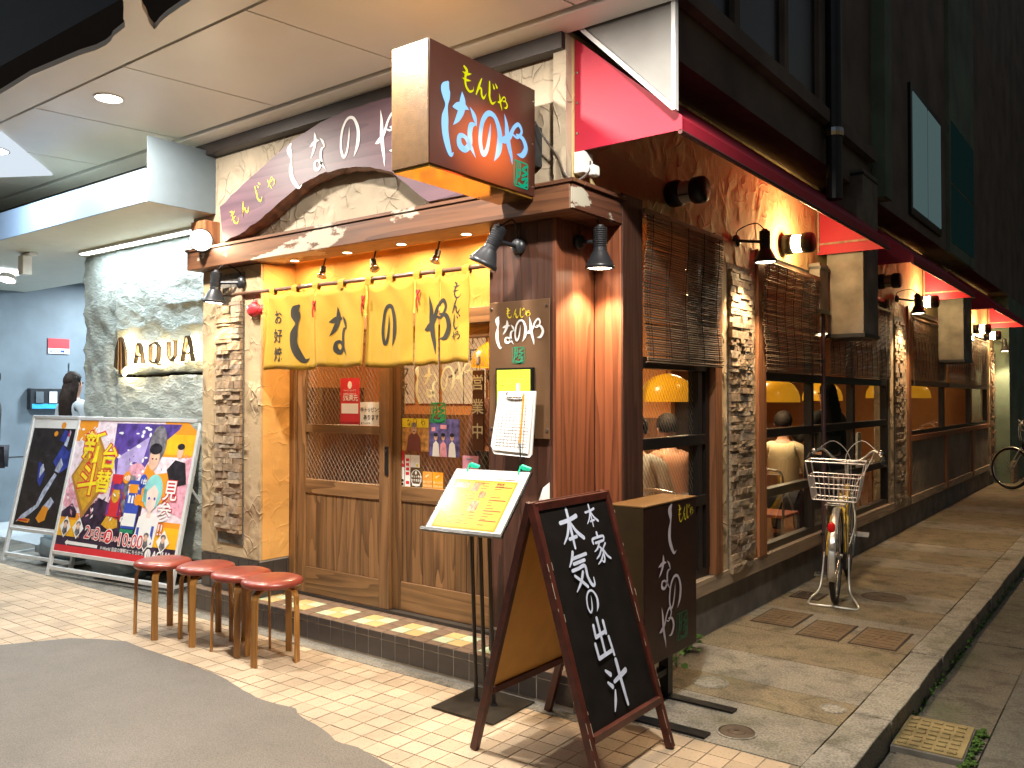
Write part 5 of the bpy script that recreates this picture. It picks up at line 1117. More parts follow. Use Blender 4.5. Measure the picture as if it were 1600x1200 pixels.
# round floodlight shining on the slab sign
t = thing('flood_lamp', 'round black floodlight shining right onto the slab sign', 'lamp', (-5.28, 3.40, 2.62)); hd, am = Vector((-5.22, 3.31, 2.59)), Vector((.62, -.30, -.10)).normalized()
b_ = NB(); lathe(b_, [(0, -.13), (.04, -.13), (.045, -.05), (.075, .0), (.08, .04), (.075, .04), (.07, .012)], hd, am, 24); obj('housing', b_, M['dgrey'], t, smooth=True)
b_ = NB(); lathe(b_, [(.070, .016), (.05, .026), (0, .03)], hd, am, 24); obj('lens', b_, emis('flood_glow', (1, .92, .75), 14), t, smooth=True)
b_ = NB(); cyl(b_, (-5.40, 3.45, 2.66), (-5.30, 3.36, 2.62), .014); obj('arm', b_, M['dgrey'], t)
spot('flood_light', tuple(hd + am * .05), (1, .10, -.16), 7, WARM, 110, .7, .06, t)
# recess lights and small pendants spots
for i, x in enumerate((-4.48, -3.97, -3.50, -3.0)):
    t = thing('recess_light', ['first', 'second', 'third', 'fourth'][i] + ' small round light from the left in the underside of the beam', 'light', (x, 3.53, 2.404), 'small lights under the entrance beam')
    b_ = NB(); lathe(b_, [(.034, 0), (.034, -.004), (.028, -.004)], (x, 3.53, 2.4045), (0, 0, 1), 20); obj('rim', b_, M['steel'], t); b_ = NB(); lathe(b_, [(.028, -.002), (0, -.002)], (x, 3.53, 2.4045), (0, 0, 1), 20); obj('lens', b_, emis('recess_glow', (1, .82, .5), 12), t)
    area('recess_lamp', (x, 3.53, 2.398), .05, 3.6, (1, .66, .32), parent=t)
for i, (x, tl) in enumerate(((-4.28, .1), (-3.81, .55), (-3.28, -.1))):
    t = thing('mini_spot', ['left', 'middle', 'right'][i] + ' one of the three tiny black spots hanging behind the curtain rod', 'lamp', (x, 3.62, 2.43), 'tiny spots above the curtain')
    b_ = NB(); lathe(b_, [(.03, 0), (.03, -.012), (.01, -.02), (.007, -.02)], (x, 3.62, 2.428), (0, 0, 1), 14); obj('base', b_, M['black'], t); b_ = NB(); cyl(b_, (x, 3.62, 2.41), (x, 3.60, 2.345), .005); obj('stem', b_, M['black'], t)
    ax = Vector((tl, -.3, -1)).normalized(); b_ = NB(); lathe(b_, [(0, -.02), (.018, -.02), (.02, .02)], (x, 3.60, 2.335), ax, 14); obj('socket', b_, M['black'], t)
    b_ = NB(); lathe(b_, [(.014, .018), (.022, .03), (.033, .055), (.031, .055), (.02, .032)], (x, 3.60, 2.335), ax, 18); obj('reflector', b_, M['steel'], t, smooth=True)
    spot('mini_spot_light', tuple(Vector((x, 3.60, 2.335)) + ax * .06), (tl * .3, -.12, -1), 2.2, (1, .75, .42), 120, .6, .02, t)

# ================================================================== BLINDS
def blind(y0, y1, z0, z1, x, label, pitch=.0132, each=True, seed=0):
    t = thing('bamboo_blind', label, 'blind', (x, (y0 + y1) / 2, z1), 'bamboo blinds hung over the side windows'); rr = random.Random(seed); n_ = int((z1 - z0) / pitch)
    rb_ = NB(); cyl(rb_, (0, -(y1 - y0) / 2, 0), (0, (y1 - y0) / 2, 0), .0048, 6); me = mesh('slat', rb_, M['bamboo'])
    for i in range(n_):
        z = z1 - i * pitch; xx = x + .012 * math.sin(i * .11 + seed) + .004 * rr.random(); dy = rr.gauss(0, .006)
        if each: link('slat', me, t, (xx, (y0 + y1) / 2 + dy, z), (rr.gauss(0, .003), 0, rr.gauss(0, .004)))
    if not each:
        b_ = NB()
        for i in range(n_): z = z1 - i * pitch; cyl(b_, (x + rr.random() * .005, y0 + rr.gauss(0, .01), z), (x + rr.random() * .005, y1 + rr.gauss(0, .01), z), .0048, 5)
        obj('slats', b_, M['bamboo'], t)['kind'] = 'stuff'
    nc = max(3, int((y1 - y0) / .17)); b_ = NB()
    for k in range(nc):
        yy = y0 + .06 + (y1 - y0 - .12) * k / (nc - 1)
        for s_ in (-.008, .008): tube(b_, [(x + .012 * math.sin(i * .11 + seed) + s_, yy, z1 - i * pitch) for i in range(0, n_, 4)], .0022, 4, smooth=False)
    obj('cord', b_, M['cord'], t); b_ = NB(); box(b_, x - .012, x + .012, y0 - .02, y1 + .02, z1 + .004, z1 + .026)
    for yy in (y0 + .1, y1 - .1): cyl(b_, (x, yy, z1 + .02), (-2.26, yy, z1 + .05), .004)
    obj('head_rail', b_, M['bamboo'], t); return t
blind(4.05, 5.05, 1.67, 2.50, -2.175, 'dark bamboo blind over the first side window next to the red boards', seed=1)
blind(5.82, 7.05, 1.67, 2.47, -2.18, 'dark bamboo blind over the second side window left of the duct', seed=2)
blind(7.4, 9.5, 1.68, 2.40, -2.20, 'wide bamboo blind half hidden behind the first duct', each=False, seed=3)
blind(10.6, 12.5, 1.64, 2.42, -2.20, 'bamboo blind just past the second stone pilaster', each=False, seed=4)
blind(12.7, 16.2, 1.64, 2.42, -2.20, 'long bamboo blind farthest down the alley', each=False, seed=5)

# ================================================================== STICKERS AND POSTERS ON THE DOOR
def sticker(name, label, cat, x0, x1, z0, z1, y, mat, extra=None):
    t = thing(name, label, cat, ((x0 + x1) / 2, y, z0)); obj('sheet', bx(x0, x1, y - .0015, y, z0, z1), M[mat] if isinstance(mat, str) else mat, t)
    if extra: extra(t, (x0, y - .0015, z0), x1 - x0, z1 - z0)
    return t
U, V = (1, 0, 0), (0, 0, 1)
def paint(t, mat, polys=(), texts=(), O=None, nm='print', off=.0008):
    b_ = NB()
    for p in polys: flat(b_, p, O, U, V, off)
    for s_, x, z, h_ in texts: text(b_, s_, Vector(O) + Vector((x, 0, z)), U, V, h_, off=off + .0006, bold=.02)
    obj(nm, b_, M[mat] if isinstance(mat, str) else mat, t)
def e_(t, O, w_, h_):
    paint(t, 'whitep', [rect(.01, .09, w_ - .01, .155), rect(0, 0, w_, .02), ell(w_ / 2, h_ - .045, .02, .025)], [('5%還元', .025, .175, .045), ('キャッシュレスで', .03, .235, .015), ('お支払いでおトク', .03, .212, .015)], O)
    paint(t, 'rp', [rect(.0, .035, w_, .055)], (), O, off=.003)
sticker('payment_notice', 'tall red and white 5 percent notice in the left door pane', 'notice', -4.23, -4.05, 1.31, 1.63, 3.709, 'rp', e_)
sticker('topping_note', 'white handwritten note beside the red notice in the left pane', 'notice', -4.045, -3.872, 1.325, 1.475, 3.711, 'paper', lambda t, O, w_, h_: paint(t, 'ink', (), [('辛トッピング', .004, .09, .032), ('あります', .03, .04, .036), ('■ チャンジャ', .01, .01, .014)], O))
b_ = NB(); t = thing('glass_lettering', 'pale brush lettering and green seal stuck on the right door glass', 'lettering', (-3.4, 3.756, 1.4)); O = (-3.62, 3.7565, 1.47)
glyphs(b_, [('し', .0, .0, .11, .22), ('な', .08, .03, .14, .19), ('の', .23, .07, .11, .15), ('や', .34, .08, .15, .17)], O, U, V, fat=1.25, off=.001); obj('lettering', b_, plain('pale_decal', (.72, .74, .50), .6), t)
b_ = NB(); glyphs(b_, [('seal', .145, -.115, .12, .115)], O, U, V, fat=1.3, off=.001); obj('seal', b_, plain('green_decal', (.02, .30, .10), .6), t)
def e_(t, O, w_, h_):
    paint(t, 'yl', [rect(0, .145, w_, h_)], (), O); b_ = NB(); glyphs(b_, [('し', .01, .16, .03, .05), ('な', .065, .155, .04, .045), ('の', .12, .16, .03, .04), ('や', .185, .155, .035, .045)], Vector(O) + Vector((0, -.002, 0)), U, V); obj('lettering', b_, M['ink'], t)
    paint(t, plain('cook_jacket', (.20, .06, .05), .6), [[(.06, 0), (.185, 0), (.175, .085), (.15, .11), (.10, .11), (.075, .085)]], (), O, off=.002); paint(t, 'peach', [ell(.125, .135, .022, .032)], (), O, off=.0026); paint(t, plain('grey_cap', (.3, .25, .22), .6), [ell(.125, .16, .023, .016), [(.09, .0), (.10, .0), (.10, .0)]][:1], (), O, off=.0032)
    paint(t, 'ink', [rect(.115, .118, .135, .122), rect(.112, .138, .12, .141), rect(.13, .138, .138, .141)], (), O, off=.0036)
sticker('shop_poster', 'yellow and brown poster of a capped cook on the right door glass', 'poster', -3.735, -3.49, 1.175, 1.375, 3.757, plain('poster_amber', (.50, .26, .08), .4, var=.6, nscale=30), e_)
def e_(t, O, w_, h_):
    for k, (x, c) in enumerate(((.055, 'whitep'), (.115, 'pinkp'), (.185, 'whitep'))):
        paint(t, c, [[(x - .03, .0), (x + .03, .0), (x + .022, .075), (x, .095), (x - .022, .075)]], (), O, nm='figure', off=.001 + k * .0004); paint(t, 'peach', [ell(x, .115, .014, .019)], (), O, nm='face', off=.0022); paint(t, 'ink', [ell(x, .13, .017, .012), rect(x - .008, .112, x - .003, .115), rect(x + .003, .112, x + .008, .115)], (), O, nm='hair', off=.0028)
    paint(t, 'pinkp', [rect(.02, .15, .05, .175), rect(.09, .165, .14, .19)], (), O, off=.001)
sticker('group_poster', 'bluish photo poster of three people posing on the right door glass', 'poster', -3.485, -3.245, 1.15, 1.375, 3.757, plain('poster_blue', (.12, .11, .32), .4, var=.8, nscale=25), e_)
sticker('payment_sticker', 'small red 5 percent sticker low on the right door', 'sticker', -3.765, -3.695, 1.075, 1.175, 3.757, 'rp', lambda t, O, w_, h_: paint(t, 'whitep', [ell(w_ / 2, .078, .01, .013)], [('5%還元', .003, .02, .02)], O))
def e_(t, O, w_, h_):
    rr = random.Random(8)
    for k, c in enumerate(('rp', 'bluep', 'night', 'orange')): paint(t, c, [rect(.006 + i * .022, .01 + j * .022, .022 + i * .022, .026 + j * .022) for i in range(3) for j in range(6) if rr.randint(0, 3) == k], (), O, off=.001 + k * .0003)
sticker('card_logo_sticker', 'white sticker crowded with tiny coloured payment logos', 'sticker', -3.765, -3.695, .95, 1.072, 3.757, 'whitep', e_)
sticker('credit_sticker', 'tall white and red card brand strip in the right door corner', 'sticker', -3.688, -3.645, .95, 1.15, 3.757, 'whitep', lambda t, O, w_, h_: paint(t, 'rp', [rect(.008, .02 + k * .028, .036, .038 + k * .028) for k in (0, 2, 3, 4, 5)], (), O))
sticker('notice_corner', 'white sheet with a yellow square behind the round badge sticker', 'sticker', -3.642, -3.565, 1.06, 1.15, 3.7572, 'whitep', lambda t, O, w_, h_: paint(t, 'yl', [rect(.05, .02, .068, .036)], (), O))
def e_(t, O, w_, h_):
    paint(t, 'whitep', [ell(.048, .065, .045, .052, 28)], (), O); paint(t, plain('badge_brown', (.12, .075, .03), .4), [ell(.048, .067, .04, .046, 28)], (), O, off=.0016); paint(t, 'whitep', [rect(.016, .018, .08, .03), ell(.048, .098, .008, .011)], [('ネット予約', .010, .068, .0175), ('できるお店', .010, .046, .0175)], O, off=.0024)
sticker('badge_sticker', 'brown sticker with a round white reservation badge', 'sticker', -3.64, -3.545, .945, 1.075, 3.756, plain('badge_base', (.10, .06, .02), .4), e_)
for k, x in enumerate((-3.54, -3.455)):
    sticker('review_sticker', ('left, browner' if k == 0 else 'right, brighter') + ' orange review site sticker by the menu stand', 'sticker', x, x + .082, .955, 1.055, 3.757, plain('rev%d' % k, ((.62, .28, .05), (.85, .33, .02))[k], .4), lambda t, O, w_, h_: paint(t, plain('cream_print', (.8, .6, .3), .5), [[(.02, .07), (.05, .085), (.055, .08), (.03, .062)]], [('食べログ', .004, .03, .019), ('話題のお店', .004, .008, .015)], O))
sticker('pink_tag', 'pink card with a slot handle behind the menu clips', 'card', -3.21, -3.09, 1.02, 1.165, 3.745, plain('pink_card', (.80, .38, .55), .4), lambda t, O, w_, h_: paint(t, plain('grey_ink', (.3, .3, .3), .4), [rect(.03, .122, .08, .13)], (), O))
# open sign
t = thing('open_sign', 'brown wooden plaque with cream raised characters by the door', 'sign', (-3.05, 3.69, 1.3)); obj('plaque', bx(-3.09, -3.005, 3.688, 3.698, 1.20, 1.66), plain('plaque_brown', (.13, .05, .02), .4), t, bevel=.01)
b_ = NB(); vtext(b_, '営業中', (-3.0475, 3.684, 1.555), U, V, .092, pitch=1.5, bold=.012, off=0); obj('lettering', b_, plain('cream_paint', (.72, .64, .42), .5), t)
b_ = NB(); vtext(b_, '営業中', (-3.0475, 3.684, 1.555), U, V, .085, pitch=1.62, bold=-.01, off=.003); b_.free()
b_ = NB(); tube(b_, [(-3.06, 3.69, 1.66), (-3.048, 3.69, 1.70), (-3.035, 3.69, 1.66)], .002); obj('string', b_, M['steel'], t); obj('hook', bx(-3.06, -3.035, 3.68, 3.70, 1.69, 1.74), M['white'], t, bevel=.006)

# ================================================================== POSTER BOARDS
def poster_board(x0, y0, yaw, wd, ht, label, zlo, fill):
    """A-frame advertising stand; x0,y0 = front left foot"""
    t = thing('poster_stand', label, 'poster stand', (x0, y0, 0), rz=R(yaw)); lean = .29; hyp = math.hypot(lean, ht)
    def F(u, v, push=0): q = v / hyp; return Vector((u, lean * q, ht * q)) + Vector((0, -ht, lean)).normalized() * push
    for nm, a, b in (('stile', F(0, 0), F(0, hyp)), ('stile', F(wd, 0), F(wd, hyp)), ('top_rail', F(0, hyp - .015), F(wd, hyp - .015)), ('bottom_rail', F(.015, zlo), F(wd - .015, zlo)), ('foot_rail', F(.015, .07), F(wd - .015, .07))):
        b_ = NB(); bar(b_, a, b, .030, .032, up=(0, 1, 0)); obj(nm, b_, M['alu'], t, local=True, bevel=.003)
    for u in (.02, wd - .02):
        b_ = NB(); bar(b_, (u, lean + .02, ht - .05), (u, lean + .36, .0), .025, .025, up=(0, 1, 0)); obj('back_leg', b_, M['alu'], t, local=True)
    for z_ in (.08, .30):
        b_ = NB(); yb = lean + .02 + .34 * (1 - z_ / (ht - .05)); bar(b_, (.02, yb, z_), (wd - .02, yb, z_), .02, .02); obj('brace', b_, M['alu'], t, local=True)
    b_ = NB(); bar(b_, F(wd, ht * .62), Vector((wd, lean + .30, .25)), .018, .018, up=(1, 0, 0)); bar(b_, (0, .03, .06), (0, lean + .32, .06), .02, .02); bar(b_, (wd, .03, .06), (wd, lean + .32, .06), .02, .02); obj('stay', b_, M['alu'], t, local=True)
    O = F(.017, zlo + .015, .004); Uu = Vector((1, 0, 0)); Vv_ = (F(0, 1) - F(0, 0)).normalized()
    fill(t, O, Uu, Vv_, wd - .034, hyp - zlo - .045); return t
def P2(t, nm, mat, polys, O, U_, V_, off, texts=()):
    b_ = NB()
    for p in polys: flat(b_, p, O, U_, V_, off)
    for s_, x, y, h_, bo in texts: text(b_, s_, Vector(O) + U_ * x + V_ * y, U_, V_, h_, off=off, bold=bo)
    bmesh.ops.triangulate(b_, faces=b_.faces); return obj(nm, b_, M[mat] if isinstance(mat, str) else mat, t, local=True)
M['petal'] = plain('petal_print', (.85, .68, .76), .5, var=.25, nscale=20); M['dkp'] = plain('dark_plum_print', (.035, .02, .05), .3, var=.8, nscale=18); M['grayp'] = plain('grey_figure_print', (.16, .15, .17), .4, var=.7, nscale=25)
def fill2(t, O, U_, V_, w_, h_):
    rr = random.Random(3); s = w_ / 1.49; k = h_ / 1.10
    def S(p): return [(a * s, b * k) for a, b in p]
    P2(t, 'poster', M['petal'], [rect(0, 0, w_, h_)], O, U_, V_, .001)
    P2(t, 'print', 'orange', [S(p) for p in (rect(0, .92, .25, 1.10), rect(1.10, .82, 1.49, 1.10), rect(0, .12, .42, .32), rect(1.0, .12, 1.49, .32))], O, U_, V_, .0014)
    P2(t, 'print', plain('amber_print', (.85, .45, .02), .4), [S(p) for p in (rect(.0, .10, .5, .26), rect(1.15, .84, 1.49, 1.0), rect(.98, .1, 1.49, .28))], O, U_, V_, .0018)
    P2(t, 'print', 'purp', [S(p) for p in ([(.50, 1.08), (1.30, 1.08), (1.28, 1.04), (1.05, .88), (.88, .62), (.62, .62), (.52, .85)],)], O, U_, V_, .0021)
    P2(t, 'print', plain('lilac', (.45, .36, .68), .4, var=.3, nscale=12), [S(p) for p in ([(.62, .62), (.60, .80), (.95, .98), (.88, .62)],)], O, U_, V_, .0024)
    P2(t, 'print', 'dkp', [S(p) for p in ([(.26, .30), (.45, .46), (.62, .42), (1.0, .62), (1.02, .12), (.3, .12)], rect(0, .0, 1.49, .125), [(.0, .32), (.12, .40), (.20, .33), (.2, .28), (0, .28)])], O, U_, V_, .0027)
    P2(t, 'print', 'pinkp', [S(p) for p in (ell(.10, .50, .10, .07), ell(.22, .42, .09, .06), ell(.05, .42, .06, .06), [(1.18, .66), (1.49, .84), (1.49, .36), (1.3, .40)], ell(.86, .70, .1, .06))], O, U_, V_, .0030)
    P2(t, 'print', 'rp', [S(rect(0, 0, 1.49, .052))], O, U_, V_, .0033)
    # wooden tablet with the big yellow headline
    P2(t, 'print', plain('tablet_brown', (.42, .20, .04), .4), [S([(.03, .62), (.28, .28), (.58, .66), (.30, .98)])], O, U_, V_, .0036); P2(t, 'print', 'goldp', [S([(.06, .62), (.28, .34), (.54, .66), (.30, .94)])], O, U_, V_, .0040)
    hl = [('新', .12, .77, .28 * s, 0), ('台', .38, .72, .22 * s, 0), ('斗', .13, .50, .28 * s, 0), ('替', .37, .52, .20 * s, 0)]
    P2(t, 'headline', 'rp', [], O, U_, V_, .0044, [(a, x * s, y * k, h_2, .06) for a, x, y, h_2, _ in hl]); P2(t, 'headline', plain('headline_yellow', (.90, .72, .03), .4), [], O, U_, V_, .0056, [(a, x * s, y * k, h_2, .018) for a, x, y, h_2, _ in hl])
    # generic stand-in figures
    P2(t, 'figure', 'grayp', [S(ell(1.06, .92, .10, .15)), S([(.68, .56), (.74, .66), (.86, .66), (.92, .52), (.90, .36), (.78, .36)])], O, U_, V_, .0044); P2(t, 'figure', 'orange', [S([(.92, .58), (.98, .76), (1.10, .68), (1.26, .70), (1.30, .50), (1.1, .40), (.93, .44)])], O, U_, V_, .0050)
    P2(t, 'figure', 'peach', [S(ell(1.05, .80, .062, .09)), S(ell(1.34, .86, .035, .05))], O, U_, V_, .0056); P2(t, 'figure', 'night', [S(ell(1.05, .88, .075, .045)), S([(1.22, .72), (1.30, .80), (1.42, .78), (1.47, .62), (1.3, .58)]), S(ell(1.34, .905, .042, .025)), S(rect(1.02, .795, 1.04, .805)), S(rect(1.065, .795, 1.085, .805))], O, U_, V_, .0062)
    P2(t, 'figure', 'teal', [S(ell(1.11, .54, .11, .14)), S(rect(1.0, .46, 1.04, .56))], O, U_, V_, .0068); P2(t, 'figure', 'whitep', [S([(.97, .12), (1.0, .34), (1.06, .38), (1.17, .38), (1.24, .34), (1.22, .12)])], O, U_, V_, .0072); P2(t, 'figure', plain('face_print', (.80, .62, .56), .5), [S([(1.04, .54), (1.06, .42), (1.11, .37), (1.16, .42), (1.18, .54), (1.12, .60)]), S(rect(1.085, .34, 1.135, .39))], O, U_, V_, .0078)
    P2(t, 'figure', 'bluep', [S(ell(1.08, .49, .012, .012, 10)), S(ell(1.145, .49, .012, .012, 10)), S(rect(1.0, .14, 1.03, .26)), S(rect(1.17, .14, 1.2, .28))], O, U_, V_, .0084)
    # two machines
    P2(t, 'machine', 'rp', [S(rect(.58, .32, .75, .66))], O, U_, V_, .0044); P2(t, 'machine', 'goldp', [S(ell(.665, .49, .05, .06)), S([(.55, .25), (.60, .32), (.74, .31), (.76, .24), (.66, .21)])], O, U_, V_, .0050); P2(t, 'machine', 'purp', [S(rect(.585, .33, .605, .60)), S(rect(.725, .33, .745, .6)), S(ell(.665, .56, .06, .025))], O, U_, V_, .0056)
    P2(t, 'machine', 'bluep', [S(rect(.80, .24, .97, .62)), S(ell(.97, .62, .045, .055))], O, U_, V_, .0062); P2(t, 'machine', 'whitep', [S(rect(.81, .26, .96, .36)), S(rect(.83, .44, .855, .50)), S(rect(.87, .44, .895, .50)), S(rect(.91, .44, .935, .5))], O, U_, V_, .0068); P2(t, 'machine', 'orange', [S(rect(.81, .52, .93, .59)), S(ell(.945, .47, .04, .045)), S(ell(.765, .64, .045, .05))], O, U_, V_, .0072)
    P2(t, 'machine_text', 'whitep', [], O, U_, V_, .0082, [('1台', .943 * s, .60 * k, .05 * s, .03), ('4台', .735 * s, .62 * k, .05 * s, .03)]); P2(t, 'machine_text', 'green', [S(rect(.80, .205, .96, .235))], O, U_, V_, .0078)
    P2(t, 'slogan', 'rp', [], O, U_, V_, .009, [('見', 1.23 * s, .50 * k, .17 * s, .05), ('参', 1.20 * s, .33 * k, .17 * s, .05), ('!!', 1.24 * s, .22 * k, .12 * s, .05)]); P2(t, 'slogan', 'whitep', [], O, U_, V_, .0104, [('見', 1.23 * s, .50 * k, .17 * s, .01), ('参', 1.20 * s, .33 * k, .17 * s, .01), ('!!', 1.24 * s, .22 * k, .12 * s, .01)])
    for x in (.10, .27, 1.13, 1.33):
        z = .20 if x < 1 else .17
        P2(t, 'portrait', 'whitep', [S([(x - .075, z), (x, z - .09), (x + .075, z), (x, z + .09)])], O, U_, V_, .0090); P2(t, 'portrait', 'grayp', [S([(x - .035, z - .04), (x, z - .07), (x + .035, z - .04), (x + .02, z + .01), (x - .02, z + .01)]), S(ell(x, z + .035, .03, .022))], O, U_, V_, .0094); P2(t, 'portrait', 'peach', [S(ell(x, z + .015, .02, .026))], O, U_, V_, .0098)
    dt = [('2', .37, .13, .13), ('月', .435, .135, .075), ('3', .50, .125, .13), ('日', .565, .125, .075), ('AM', .735, .13, .05), ('10:00', .79, .105, .13)]
    P2(t, 'date', 'whitep', [S(ell(.68, .165, .056, .06, 26))], O, U_, V_, .0100, [(a, x * s, y * k, h_2 * 1.1 * s, .05) for a, x, y, h_2 in dt]); P2(t, 'date', 'rp', [S(ell(.68, .165, .049, .053, 26))], O, U_, V_, .0112, [(a, x * s, y * k, h_2 * 1.1 * s, .0) for a, x, y, h_2 in dt]); P2(t, 'date', 'whitep', [], O, U_, V_, .0122, [('月', .645 * s, .14 * k, .07 * s, .02)])
    P2(t, 'caption', 'whitep', [S([(.13, .075), (.16, .10), (.16, .09), (.56, .085), (.56, .06), (.16, .062), (.16, .05)])], O, U_, V_, .0045, [('P-World 当店の情報はこちらから', .60 * s, .055 * k, .036 * s, .012), ('AQUA', 1.23 * s, .045 * k, .075 * s, .03)])
    P2(t, 'caption', 'whitep', [S(ell(1.18, .068, .035, .04, 22))], O, U_, V_, .0052); P2(t, 'caption', 'dkp', [S([(1.172, .03), (1.176, .105), (1.18, .03)]), S([(1.185, .03), (1.20, .1), (1.193, .03)])], O, U_, V_, .0060)
    for c_, n_, x0_, x1_, y0_, y1_, o_ in (('pinkp', 40, .0, .45, .30, .62, .0032), ('whitep', 34, .0, .5, .3, 1.08, .0033), ('goldp', 14, 1.0, 1.4, .42, .8, .0053), ('dkp', 30, .3, 1.0, .26, .5, .0035), ('pinkp', 26, 1.15, 1.48, .45, .86, .0036), ('purp', 16, .55, 1.2, .6, 1.0, .0035), ('rp', 14, .56, .78, .3, .68, .0060), ('whitep', 14, .56, .98, .28, .66, .0074)):
        pl_ = []
        for _ in range(n_):
            x, y, a, r_ = rr.uniform(x0_, x1_), rr.uniform(y0_, y1_), rr.random() * 6.28, rr.uniform(.008, .035); pl_.append(S([(x + math.cos(a) * r_, y + math.sin(a) * r_), (x + math.cos(a + 1.9) * r_ * .35, y + math.sin(a + 1.9) * r_ * .35), (x + math.cos(a + 3.14) * r_, y + math.sin(a + 3.14) * r_), (x + math.cos(a + 4.9) * r_ * .3, y + math.sin(a + 4.9) * r_ * .3)]))
        P2(t, 'print', c_, pl_, O, U_, V_, o_)
    P2(t, 'petals', 'whitep', [S(ell(rr.uniform(.02, .95), rr.uniform(.3, 1.05), rr.uniform(.008, .03), rr.uniform(.006, .02), 8, rr.random() * 3)) for _ in range(60)], O, U_, V_, .0034)
def fill1(t, O, U_, V_, w_, h_):
    P2(t, 'poster', 'whitep', [rect(0, 0, w_, h_)], O, U_, V_, .001); P2(t, 'print', 'night', [rect(.02, .02, w_ - .02, h_ - .09)], O, U_, V_, .0015)
    P2(t, 'print', plain('navy_print', (.03, .05, .30), .35, var=.5, nscale=20), [[(.20, .62), (.26, .60), (.34, .50), (.30, .38), (.24, .44)], [(.42, .62), (.52, .78), (.62, .72), (.66, .58), (.55, .52)], [(.62, .72), (.75, .88), (.78, .66), (.68, .6)], [(.45, .82), (.5, .92), (.57, .9), (.55, .8)]], O, U_, V_, .002)
    P2(t, 'print', plain('silver_print', (.45, .50, .66), .3, var=.5, nscale=25), [[(.05, .05), (.12, .12), (.30, .22), (.36, .36), (.48, .52), (.52, .50), (.42, .34), (.34, .20), (.16, .08)], [(.47, .54), (.53, .66), (.58, .60), (.54, .52)], [(.53, .78), (.58, .92), (.60, .90), (.58, .76)], [(.40, .20), (.50, .30), (.56, .26), (.45, .12)], [(.28, .60), (.32, .54), (.26, .46), (.25, .56)]], O, U_, V_, .0025)
    P2(t, 'print', 'orange', [ell(.47, .96, .035, .03), ell(.38, .88, .03, .025), [(.34, .10), (.42, .22), (.50, .20), (.48, .09), (.4, .06)], [(.06, .06), (.16, .09), (.26, .085), (.24, .05)]], O, U_, V_, .003); P2(t, 'print', 'rp', [rect(.08, .065, .22, .08), [(.56, .86), (.58, .92), (.59, .86)]], O, U_, V_, .0035)
poster_board(-8.45, 3.36, 8, 1.0, 1.335, 'white framed poster stand with a black poster, partly behind the other', .30, fill1)
poster_board(-7.45, 3.31, 8, 1.535, 1.335, 'wide white framed poster stand with a crowded pink and yellow poster', .20, fill2)
def water_tank(x, y, yaw, label):
    t = thing('water_tank', label, 'water weight', (x, y, .0), 'plastic water weights behind the poster stands', R(yaw)); b_ = NB(); box(b_, -.27, .27, -.12, .12, .03, .25)
    bmesh.ops.bevel(b_, geom=b_.edges[:], offset=.08, segments=3); 
    for v in b_.verts:
        if v.co.x > .1: v.co.z *= .85
    obj('tank', b_, M['grey'], t, local=True, smooth=True); b_ = NB(); tube(b_, [(-.2, 0, .22), (-.12, 0, .30), (.0, 0, .30), (.05, 0, .23)], .018, 8); obj('handle', b_, M['grey'], t, local=True, smooth=True); b_ = NB(); cyl(b_, (.10, 0, .22), (.10, 0, .275), .05, 16); obj('cap', b_, M['dgrey'], t, local=True)
water_tank(-6.85, 3.62, 8, 'grey blue plastic water weight under the pink poster stand'); water_tank(-7.80, 3.62, 8, 'grey blue plastic water weight under the black poster stand')

# ================================================================== STOOLS
st = thing('stool', '', 'stool', (0, 0, 0)); WL[st.name] = Vector((0, 0, 0))
b_ = NB(); lathe(b_, [(0, .422), (.14, .422), (.165, .428), (.176, .442), (.170, .458), (.14, .470), (.08, .476), (0, .478)], (0, 0, 0), (0, 0, 1), 40); obj('seat', b_, M['leather'], st, smooth=True)
for k in range(4):
    a = k * math.pi / 2; u = Vector((math.cos(a), math.sin(a), 0)); p = Vector((-u.y, u.x, 0)); b_ = NB(); prof = [(.06, .412), (.10, .412), (.130, .408), (.150, .395), (.160, .37), (.163, .30), (.166, .15), (.168, .0)]
    rs = []
    for i, (r_, z) in enumerate(prof):
        d = Vector((prof[min(i + 1, 7)][0] - prof[max(i - 1, 0)][0], prof[min(i + 1, 7)][1] - prof[max(i - 1, 0)][1])).normalized(); n_ = Vector((-d.y, d.x)) * .006; hw = .019
        rs.append([b_.verts.new(u * (r_ + s1 * n_.x) + p * (s2 * hw) + Vector((0, 0, z + s1 * n_.y + (.001 if i == 7 and 0 else 0)))) for s1, s2 in ((-1, -1), (1, -1), (1, 1), (-1, 1))])
    for A_, B_ in zip(rs, rs[1:]):
        for i in range(4): b_.faces.new((A_[i], A_[(i + 1) % 4], B_[(i + 1) % 4], B_[i]))
    b_.faces.new(list(reversed(rs[0]))); b_.faces.new(rs[-1]); bmesh.ops.recalc_face_normals(b_, faces=b_.faces); obj('leg', b_, M['ply'], st)
def copy_tree(o):
    c = o.copy(); COL.objects.link(c)
    for ch in o.children:
        d = ch.copy(); COL.objects.link(d); d.parent = c
        for g3 in ch.children: e = g3.copy(); COL.objects.link(e); e.parent = d
    return c
for i, (x, y, a) in enumerate(((-5.05, 2.95, 44), (-4.695, 3.03, 30), (-4.345, 3.04, 48), (-4.04, 3.035, 18))):
    o = st if i == 0 else copy_tree(st); o.location = (x, y, .001); o.rotation_euler = (0, 0, R(a)); o['group'] = 'red round stools in a row'
    o['label'] = ['red vinyl stool at the left end, nearest the poster stand', 'red vinyl stool second from the poster stand', 'red vinyl stool third from the poster stand, overlapped by the nearest', 'red vinyl stool nearest the camera, right end of the row'][i]

